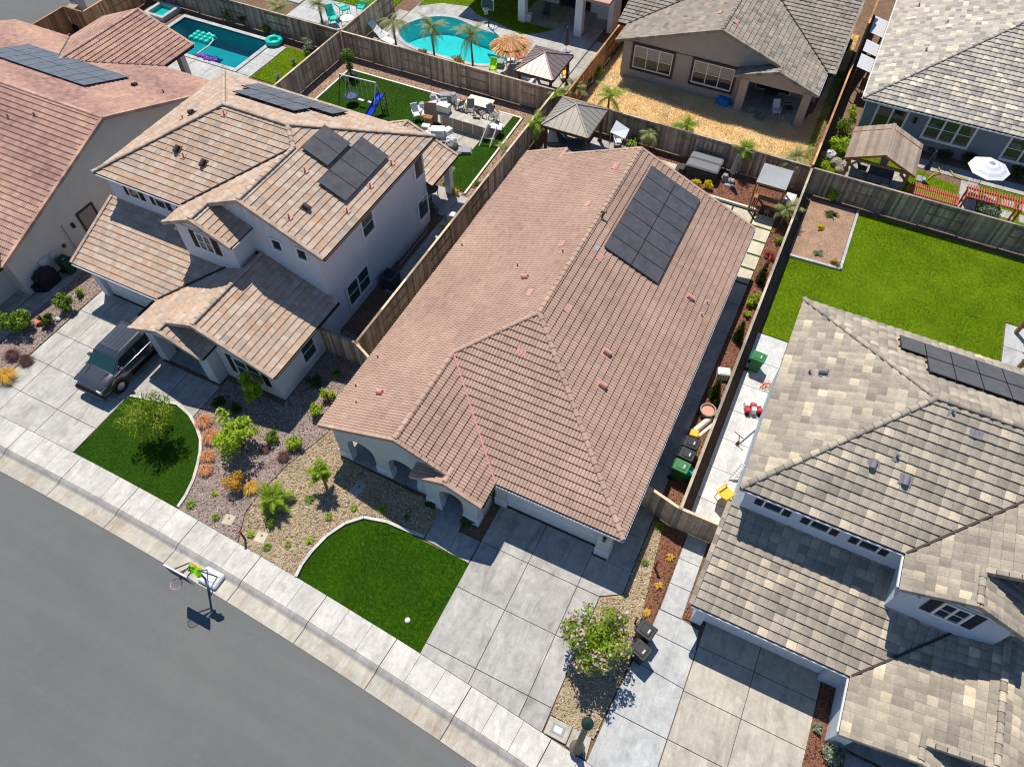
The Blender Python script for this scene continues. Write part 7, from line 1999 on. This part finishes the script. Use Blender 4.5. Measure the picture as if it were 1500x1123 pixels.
c = sa.lerp(sb_,.2); m = MB(); m.lathe([(.42,.0),(.42,.04)],(c.x,c.y,.55),18); m.build('saucer_seat', M['darkgrey'], t); m = MB(); pts=[(c.x+.43*math.cos(k*math.pi/9),c.y+.43*math.sin(k*math.pi/9),.58) for k in range(19)]; m.tube(pts,.035,6); m.build('saucer_rim', M['blue'], t)
m = MB()
for a in range(4): m.tube([(c.x+(.1 if a%2 else -.1),c.y,2.08),(c.x+.4*math.cos(a*1.57+.78),c.y+.4*math.sin(a*1.57+.78),.58)],.01,5)
m.build('saucer_rope', M['white'], t)
t = thing('slide', 'blue plastic slide at the end of the swing set', 'slide', (-28.4,36.2,0))
m = MB(); pr2 = [(-.26,.12),(-.24,0),(.24,0),(.26,.12)]; path = [Vector((-28.2,36.9,1.2)),Vector((-28.35,36.5,1.0)),Vector((-28.5,36.0,.5)),Vector((-28.6,35.6,.22)),Vector((-28.65,35.25,.18))]
for a, b_ in zip(path[:-1],path[1:]):
    for (x0_,h0),(x1_,h1) in zip(pr2[:-1],pr2[1:]): m.poly([(a.x+x0_,a.y,a.z+h0),(a.x+x1_,a.y,a.z+h1),(b_.x+x1_,b_.y,b_.z+h1),(b_.x+x0_,b_.y,b_.z+h0)])
m.build('chute', M['blue'], t)
m = MB()
for s in (-.25,.25): m.tube([(-28.2+s,36.95,0),(-28.2+s,36.95,1.5)],.03,6)
for k in range(4): m.bar((-28.45,36.97,.25+k*.28),(-27.95,36.97,.25+k*.28),.04)
m.build('ladder', M['darkgrey'], t)
# cluttered patio pad
slab_set('clutter_pad', grid([-25.3,-23.6,-21.7,-19.6],[37.2,38.7,40.2]) + grid([-23.6,-21.7,-20.4],[35.6,37.15]), M['tancon'], z=.03)
t = thing('outdoor_counter', 'tan outdoor kitchen counter with dark doors on the cluttered pad', 'counter', (-21.9,37.4,0))
m = MB(); m.box(-23.7,-20.2,37.1,37.75,.03,.85); m.build('cabinet', M['cream'], t); m = MB(); m.cbox(-23.8,-20.1,37.0,37.85,.85,.91,.02); m.build('counter_top', M['tancon'], t)
for k in range(4): m = MB(); m.cbox(-23.5+k*.8,-22.8+k*.8,37.06,37.1,.12,.78,.01); m.build('cabinet_door', M['fascia_tan'], t)
m = MB(); m.box(-24.0,-23.1,37.2,37.7,.95,1.45); m.build('grill_hood', M['cream'], t)
for i, (x,y,r_) in enumerate(((-22.3,38.9,.4),(-21.5,39.0,2.8),(-20.6,39.2,1.2),(-21.3,38.2,3.4),(-20.4,38.3,5.0))):
    chair(['grey cushioned chair at the left of the cluttered pad chairs','grey cushioned chair at the back of the cluttered pad','grey cushioned chair at the back right of the cluttered pad','grey cushioned chair nearest the outdoor counter','grey cushioned chair at the right end of the cluttered pad'][i], (x,y,.03), r_, 'fabricgrey','darkgrey',1.05)
table('white rectangular table on the cluttered pad', (-20.0,37.9,.03), .5, .6, 'white', .1, (1.3,.7))
table('white low table at the back of the cluttered pad', (-22.3,40.3,.03), .5, .35, 'cream', .05, (1.9,1.1))
cooler('white appliance standing on the turf edge of the pad', (-23.2,35.9,.03), .4, 'white', .9,.6,.55,'white_box'); cooler('grey crate heaped at the left of the pad', (-25.0,38.4,.03), .9, 'lightgrey', .7,.5,.5,'crate'); cooler('white crate at the left corner of the pad', (-24.9,37.3,.03), .3, 'white', .6,.5,.4,'crate'); cooler('dark grey crate at the back left of the pad', (-24.7,39.6,.03), .5, 'midgrey', .7,.5,.6,'crate')
cooler('brown crate beside the outdoor counter', (-24.3,36.6,.03), .2, 'timber', .5,.4,.7,'crate')
for i, (x,y,r_) in enumerate(((-22.2,35.4,.5),(-21.9,35.0,1.0),(-21.3,34.7,.75),(-22.7,35.1,.1))):
    t = thing('seat_cushion', ['grey cushion lying nearest the white appliance','grey cushion in the middle of the heap on the turf','long grey cushion lying flat on the turf','pale cushion leaning in the heap on the turf'][i], 'cushion', (x,y,.02), r_); m = MB(); m.cbox(-.45,.45,-.28,.28,0,.14,.05); m.build('pad', M['fabricgrey' if i != 3 else 'lightgrey'], t, local=True); m = MB(); m.bar((-.46,0,.07),(.46,0,.07),.585,.02); m.build('piping', M['darkgrey'], t, local=True)
t = thing('bicycle', 'dark bicycle standing among the chairs on the pad', 'bicycle', (-22.9,38.3,.03), .5)
for x in (-.5,.5):
    m = MB(); pts=[(x+.33*math.cos(k*math.pi/10),0,.34+.33*math.sin(k*math.pi/10)) for k in range(21)]; m.tube(pts,.02,6); m.build('wheel', M['tyre'], t, local=True)
m = MB(); m.tube([(-.5,0,.34),(-.1,0,.34),(.35,0,.8),(-.2,0,.8),(-.5,0,.34)],.02,6); m.tube([(-.1,0,.34),(-.22,0,.9)],.02,6); m.tube([(.5,0,.34),(.33,0,.95)],.02,6); m.build('frame', M['darkgrey'], t, local=True)
m = MB(); m.tube([(.33,-.25,.98),(.33,.25,.98)],.015,6); m.build('handlebar', M['steel'], t, local=True); m = MB(); m.cbox(-.35,-.1,-.07,.07,.9,.95,.02); m.build('saddle', M['black'], t, local=True)
t = thing('white_frame', 'white frame leaning at the end of the outdoor counter', 'open_frame', (-19.9,36.3,0)); m = MB(); m.bar((-20.2,36.2,0),(-19.9,37.0,1.3),.08); m.bar((-19.5,36.4,0),(-19.3,37.1,1.2),.08); m.build('upright', M['white'], t); m = MB(); m.bar((-20.1,36.5,.5),(-19.45,36.7,.45),.06); m.build('cross_bar', M['white'], t)  # just a plain white frame propped at the counter end
# shaded patio of the left house and its side yard
table('round dark table under the left house patio roof', (-20.6,30.2,0), .6, .72, 'darktimber'); chair('dark chair under the left house patio roof', (-20.9,29.2,0), 2.9); chair('dark chair at the edge of the left house patio', (-19.5,28.7,0), 1.0, 'darkgrey')
cooler('grey box beside the plank fence at the left house patio', (-18.3,28.9,0), .2, 'lightgrey', .5,.4,.45,'storage_box')
t = thing('air_conditioner', 'dark air conditioner unit beside the left house wall', 'air conditioner', (-18.75,22.6,0)); m = MB(); m.cbox(-19.2,-18.35,22.2,23.05,0,.85,.03); m.build('casing', M['darkgrey'], t); m = MB(); m.lathe([(.34,.85),(.34,.87),(.05,.88)],(-18.77,22.62,0),16); m.build('fan_grille', M['black'], t)
t = thing('ladder', 'long ladder lying on edge along the left house wall', 'ladder', (-19.1,25.6,0)); m = MB()
for z_ in (.12,.48): m.bar((-19.1,24.0,z_),(-19.1,27.4,z_),.04,.06)
m.build('rail', M['midgrey'], t)
m = MB()
for k in range(11): m.bar((-19.1,24.2+k*.3,.12),(-19.1,24.2+k*.3,.48),.03)
m.build('rung', M['midgrey'], t)
# ------------------------------------------------------------------ under the grey gazebo, beside it
t = thing('covered_grill', 'white and grey covered grill under the grey gazebo', 'grill', (P(812,206).x,P(812,206).y,0), .5); m = MB(); m.cbox(-.6,.6,-.32,.32,.1,.85,.05); m.build('cabinet', M['lightgrey'], t, local=True); m = MB(); m.tube([(-.45,0,.95),(.45,0,.95)],.28,12); m.build('hood', M['white'], t, local=True); m = MB(); m.tube([(-.35,-.3,1.0),(.35,-.3,1.0)],.02,6); m.build('handle', M['steel'], t, local=True)
table('dark round fire table under the grey gazebo', at(842,210,.5), .55, .5, 'darkgrey')
for i,(px,py,r_) in enumerate(((826,205,1.2),(858,205,-1.0),(845,195,0))): chair(['dark chair left of the fire table','dark chair right of the fire table','dark chair behind the fire table'][i], at(px,py,.5), r_)
t = thing('folding_shade', 'small white canopy shade on metal legs right of the gazebo', 'canopy', at(908,195,1.2)); m = MB(); m.poly([(-.55,-.4,1.35),(.55,-.5,1.25),(.5,.4,1.4),(-.5,.5,1.7)]); m.build('cloth', M['lightgrey'], t, local=True)
for x,y in ((-.5,-.4),(.5,-.45),(.45,.38),(-.45,.45)): m = MB(); m.tube([(x,y,0),(x,y,1.3)],.02,6); m.build('leg', M['steel'], t, local=True)
chair('white chair under the small white canopy', at(905,205,.5), .5, 'lightgrey','steel')
slab_set('gazebo_floor', grid([-16.3,-14.4,-12.5,-10.6],[36.6,38.6,40.6]), M['concrete'], z=.01)
t = thing('stone_lantern', 'stacked grey stone cubes beside the furled umbrella', 'garden ornament', at(1065,262,.2)); m = MB(); m.cbox(-.35,.05,-.2,.2,0,.35,.04); m.cbox(-.3,.0,-.15,.15,.35,.5,.03); m.build('left_block', M['midgrey'], t, local=True); m = MB(); m.cbox(.1,.5,-.2,.15,0,.28,.04); m.build('right_block', M['midgrey'], t, local=True)
edging('timber_edging', 'timber edging between the red mulch and the paver path', [(-6.4,38.0),(-1.7,38.0)], .14, .14, 'cream')
# strip of green between pavers
gp = [(-5.9,36.5),(-.38,36.5),(-.38,31.5),(-1.68,31.5),(-1.68,36.5)]
bed('artificial_turf', 'green turf joints between the cream pavers', 'turf', [(-6.0,37.8),(-.36,37.8),(-.36,31.5),(-1.7,31.5),(-1.7,36.6),(-6.0,36.6)], M['turf'], M['turfblade'], [blades([(-6.0,37.8),(-.36,37.8),(-.36,31.5),(-1.7,31.5),(-1.7,36.6),(-6.0,36.6)], 200, .03, .012)])
# ------------------------------------------------------------------ items along the side path and side yard
t = thing('round_planter', 'round woven planter with terracotta soil beside the side path', 'planter', at(1037.5,600,.4)); m = MB(); m.lathe([(.3,0),(.38,.35),(.4,.42),(.34,.42),(.33,.3)],(0,0,0),16); m.build('pot', M['fascia_tan'], t, local=True); m = MB(); m.lathe([(.32,.3),(.31,.33)],(0,0,0),16); m.build('soil', M['pink'], t, local=True)
t = thing('burlap_roll', 'beige rolled matting lying beside the round planter', 'roll', at(1029,622,.1), 1.15); m = MB(); m.tube([(-.6,0,.14),(.6,0,.14)],.15,10); m.build('roll', M['cream'], t, local=True); m = MB(); m.box(-.55,.55,-.35,-.05,0,.03); m.build('loose_flap', M['cream'], t, local=True)
cooler('small yellow box behind the black bins', at(1016,635,.3), .1, 'yellow', .42,.36,.35,'yellow_box')
t = thing('bucket', 'round teal bucket leaning by the green bin', 'bucket', at(1009,688,.6)); m = MB(); m.lathe([(.2,0),(.25,.5),(.27,.52)],(0,0,0),14); m.build('body', M['teal'], t, local=True); m = MB(); m.lathe([(.275,.52),(.275,.56),(.1,.58)],(0,0,0),14); m.build('lid', M['teal'], t, local=True)
t = thing('pool_pump', 'white plastic equipment housing beside the side path', 'equipment box', at(1060,546,.3), .3); m = MB(); m.cbox(-.32,.32,-.25,.25,0,.5,.06); m.build('housing', M['white'], t, local=True); m = MB()
for k in range(5): m.box(-.28+k*.12,-.22+k*.12,-.256,-.25,.1,.4)
m.build('vent_slot', M['midgrey'], t, local=True)
t = thing('orange_hose', 'tangled orange hose on the side yard paving', 'hose', at(1122,566,0)); m = MB(); m.tube([(.45*math.cos(k*.7)*(.4+.05*k%.6),.3*math.sin(k*.9),.03+.01*k) for k in range(22)],.018,5); m.build('hose', M['orange'], t, local=True); m = MB(); m.cbox(-.05,.05,-.05,.05,.0,.1,.01); m.build('nozzle', M['darkgrey'], t, local=True)
t = thing('toy_car', 'red and white wheeled toy on the side yard paving', 'toy', at(1103,598,.2), .4)
for i in range(3):
    for j in range(2): m = MB(); m.cbox(-.42+i*.29,-.17+i*.29,-.28+j*.29,-.03+j*.29,.1,.38+.06*((i+j)%2),.04); m.build('body_block', M['red'] if (i+j)%2 == 0 else M['white'], t, local=True)
for x in (-.3,.3):
    for y in (-.3,.3): m = MB(); m.tube([(x,y-.04,.1),(x,y+.04,.1)],.1,10); m.build('wheel', M['tyre'], t, local=True)
t = thing('kick_scooter', 'black and white scooter lying along the house wall', 'scooter', at(1096,635,.1), 1.15); m = MB(); m.cbox(-.7,.7,-.07,.07,.08,.12,.02); m.build('deck', M['lightgrey'], t, local=True)
for x in (-.8,.78): m = MB(); m.tube([(x,-.03,.1),(x,.03,.1)],.1,10); m.build('wheel', M['black'], t, local=True)
m = MB(); m.tube([(-.7,0,.12),(-.75,.1,.6)],.025,6); m.tube([(-.75,-.15,.6),(-.75,.35,.6)],.02,6); m.build('steering_bar', M['black'], t, local=True)
t = thing('ladder', 'white ladder leaning along the grey house wall', 'ladder', at(1078,690,0), 0); p0_ = P(1068,700,.1); p1_ = P(1088,678,.9); m = MB()
s_ = Vector((.2,0,0))
m.bar(p0_,p1_,.05); m.bar(p0_+s_,p1_+s_,.05); m.build('rail', M['white'], t)
m = MB()
for k in range(7): q = p0_.lerp(p1_,(k+.5)/7); m.bar(q,q+s_,.035)
m.build('rung', M['white'], t)
chair('bright yellow plastic chair on the side yard paving', at(1064,722,.5), 2.6, 'yellow','yellow',1.15)
# ------------------------------------------------------------------ left wall clutter
t = thing('covered_barbecue', 'black covered barbecue against the far left house wall', 'barbecue', at(66,405,.6)); m = MB(); m.cbox(-.35,.35,-.6,.6,0,.95,.1); m.build('cover', M['black'], t, local=True); m = MB(); m.cbox(-.25,.25,-.35,.35,.95,1.12,.08); m.build('hood_bulge', M['black'], t, local=True)
cooler('black bag of tools next to the covered barbecue', at(58,420,.2), .4, 'black', .6,.5,.35,'tool_bag','bag')
t = thing('garden_ornament', 'orange pot beside the dark green shrub at left', 'pot', at(57,472,.1)); m = MB(); m.lathe([(.1,0),(.16,.2),(.18,.24),(.14,.24)],(0,0,0),12); m.build('pot', M['orange'], t, local=True); m = MB(); m.lathe([(.13,.2),(.12,.22)],(0,0,0),12); m.build('soil', M['soil'], t, local=True)
t = thing('boulder', 'pale rock between the two left shrubs', 'rock', at(84,467,.1)); m = MB(); m.blob((0,0,.08),.17,8,.7,.03); m.build('stone', M['lightgrey'], t, local=True)
t = thing('pool_equipment', 'white tanks and pump in the fence corner at the top left', 'equipment', at(102,35,.4)); m = MB(); m.lathe([(.25,0),(.28,.1),(.28,.7),(.15,.85)],(0,0,0),12); m.build('filter_tank', M['lightgrey'], t, local=True); m = MB(); m.cbox(.4,.9,-.2,.3,0,.5,.04); m.build('pump', M['black'], t, local=True)
cooler('pale utility cabinet on the side street beyond the fence', at(113,3,.5), .1, 'lightgrey', 1.0,.6,.9,'utility_cabinet')
cooler('pale box on the pavement at the fence jog', at(108,16,.3), .2, 'fascia_tan', .8,.7,.6,'utility_cabinet')
# ------------------------------------------------------------------ furniture in the yards at the top
def adir(label, px, py, r_): chair(label, at(px,py,.4), r_, 'turq','turq',1.35,'chair','lounge_chair',.4)
adir('turquoise chair at the lower left of the round white table', 488,30,.9); adir('turquoise chair behind the round white table', 505,15,2.6); adir('turquoise chair right of the round white table', 530,13,-1.5)
table('round white table among the turquoise chairs', at(508,27,.6), .55, .65, 'white')
def lounger(label, loc, rz, mat='white'):
    t = thing('sun_lounger', label, 'lounger', loc, rz); m = MB(); m.cbox(-.32,.32,-.9,.35,.28,.36,.03); m.build('seat', M[mat], t, local=True)
    m = MB(); m.extrude([(-.32,.35,.34),(.32,.35,.34),(.32,.95,.8),(-.32,.95,.8)],(0,.03,.05)); m.build('backrest', M[mat], t, local=True)
    for x in (-.26,.26):
        for y in (-.75,.3): l = MB(); l.box(x-.025,x+.025,y-.025,y+.025,0,.28); l.build('leg', M['lightgrey'], t, local=True)
lounger('white sun lounger nearer the freeform pool', at(566,58,.3), 1.35); lounger('white sun lounger beside the fence at the freeform pool', at(556,47,.3), 1.3)
hoop('small white basketball hoop on the lawn behind the freeform pool', P(717,42).x-.1, P(717,42).y+.1, P(717,42).x+.1, P(717,42).y-.4, 1.75, 2.5, 1.0)
chair('yellow chair at the lower edge of the freeform pool', at(722,100,.4), .3, 'lime','lime',1.0)
chair('grey lounge chair on the pool ledge under the thatched umbrella', at(748,95,.2), .4, 'lightgrey','lightgrey',1.3,'chair','lounge_chair',.5); chair('red cushion chair on the pool ledge', at(762,88,.2), .8, 'redwood','redwood',1.1)
cooler('purple grey pouf at the pool ledge', at(732,93,.2), .2, 'midgrey', .6,.6,.35,'pouf','pouf')
table('small white table under the brown gazebo', at(775,118,.5), .5, .5, 'white', .1, (1.0,.7)); chair('orange brown chair beside the brown gazebo', at(827,108,.4), .8, 'yellow','timber',1.1)
t = thing('patio_heater', 'dark column beside the brown gazebo', 'heater', at(828,78,.1)) if False else None
cooler('white box at the foot of the white house pillar', at(774,25,.3), .1, 'white', .5,.5,.5,'storage_box'); chair('dark chair on the white house patio', at(800,20,.4), .2)
# post of the pergola on the right hand patio
t = thing('patio_cover', 'brown timber patio cover posts at the right edge beside the bright lawn', 'patio cover', (14.0,33.0,0))
for y in (31.2,34.4):
    m = MB(); m.box(13.5,13.68,y,y+.18,0,2.3); m.build('post', M['timber'], t); m = MB(); m.bar((13.59,y+.09,1.7),(14.2,y+.09,2.25),.1); m.build('brace', M['timber'], t)
m = MB(); m.bar((13.59,31.0,2.35),(13.59,34.9,2.35),.12,.2); m.build('beam', M['timber'], t)
for k in range(8): m = MB(); m.bar((13.2,31.1+k*.5,2.5),(17.5,31.1+k*.5,2.5),.05,.12); m.build('rafter', M['timber'], t)

# more of the clutter on the pad beside the turf
cl_lab = ['white plastic drum in the heap at the left of the pad','grey plastic drum in the heap at the left of the pad','pale drum behind the crates on the pad']
for i, (x,y) in enumerate(((-25.6,37.9),(-25.4,39.1),(-24.2,39.9))):
    t = thing('storage_drum', cl_lab[i], 'drum', (x,y,.03)); m = MB(); m.lathe([(.22,0),(.25,.1),(.25,.55),(.2,.62)],(0,0,0),12); m.build('body', M['white' if i != 1 else 'lightgrey'], t, local=True); m = MB(); m.lathe([(.2,.62),(.2,.67),(.05,.68)],(0,0,0),12); m.build('lid', M['midgrey'], t, local=True)
chair('white patio chair tipped among the crates', (-24.4,38.9,.03), 2.2, 'white','lightgrey'); chair('grey chair facing the crates on the pad', (-23.4,39.3,.03), 4.2, 'fabricgrey'); chair('white chair at the left edge of the pad', (-25.5,36.9,.03), .8, 'lightgrey','lightgrey'); chair('dark chair squeezed behind the outdoor counter', (-22.0,38.2,.03), 1.9)
for i, (x,y,r_,mt) in enumerate(((-23.9,35.3,.9,'white'),(-24.2,36.0,.2,'lightgrey'),(-22.6,36.2,1.3,'white'),(-23.1,34.9,.4,'fabricgrey'))):
    cooler(['white bin tipped on the turf below the pad','grey bin by the brown crate','white low box in front of the counter','dark cushion box on the turf below the pad'][i], (x,y,.03), r_, mt, .55,.42,.35+.08*i,'storage_bin','bin')
t = thing('leaning_board', 'tan board leaning against the outdoor counter end', 'board', (-24.6,37.5,0)); m = MB(); m.extrude([(-25.0,37.0,.03),(-24.1,37.3,.03),(-24.1,37.6,1.25),(-25.0,37.3,1.25)],(.02,.05,0)); m.build('sheet', M['fascia_tan'], t); m = MB(); m.bar((-25.0,37.28,1.26),(-24.1,37.58,1.26),.06); m.build('top_rail', M['timber'], t)
t = thing('stepping_stone_pile', 'stack of flat grey slabs on the turf near the white frame', 'slabs', (-20.8,35.2,0), .4)
for k in range(3): m = MB(); m.cbox(-.5+.04*k,.5-.03*k,-.3,.28,.07*k,.07*k+.06,.015); m.build('slab', M['midgrey'], t, local=True)

rh = random.Random(31)
for i in range(8):
    x, y = (rh.uniform(-25.7,-23.7), rh.uniform(37.4,40.0)) if i < 4 else (rh.uniform(-24.0,-21.6), rh.uniform(34.7,36.3))
    t = thing('stored_bundle', ('white','light grey','cream','dark grey')[i % 4]+' tied bundle '+('in the heap on the cluttered pad' if i < 4 else 'on the turf in front of the outdoor counter'), 'bundle', (x,y,.03), rh.uniform(0,3), 'tied bundles heaped around the cluttered pad')
    m = MB(); m.blob((0,0,.22), rh.uniform(.3,.46), 9, rh.uniform(.6,1.0), .05, rh); m.build('wrapped_load', M[('white','lightgrey','cream','fabricgrey')[i % 4]], t, local=True)
    m = MB(); m.tube([(-.25,0,.3),(0,.02,.46),(.25,0,.3)], .015, 5); m.build('tie', M['darkgrey'], t, local=True)
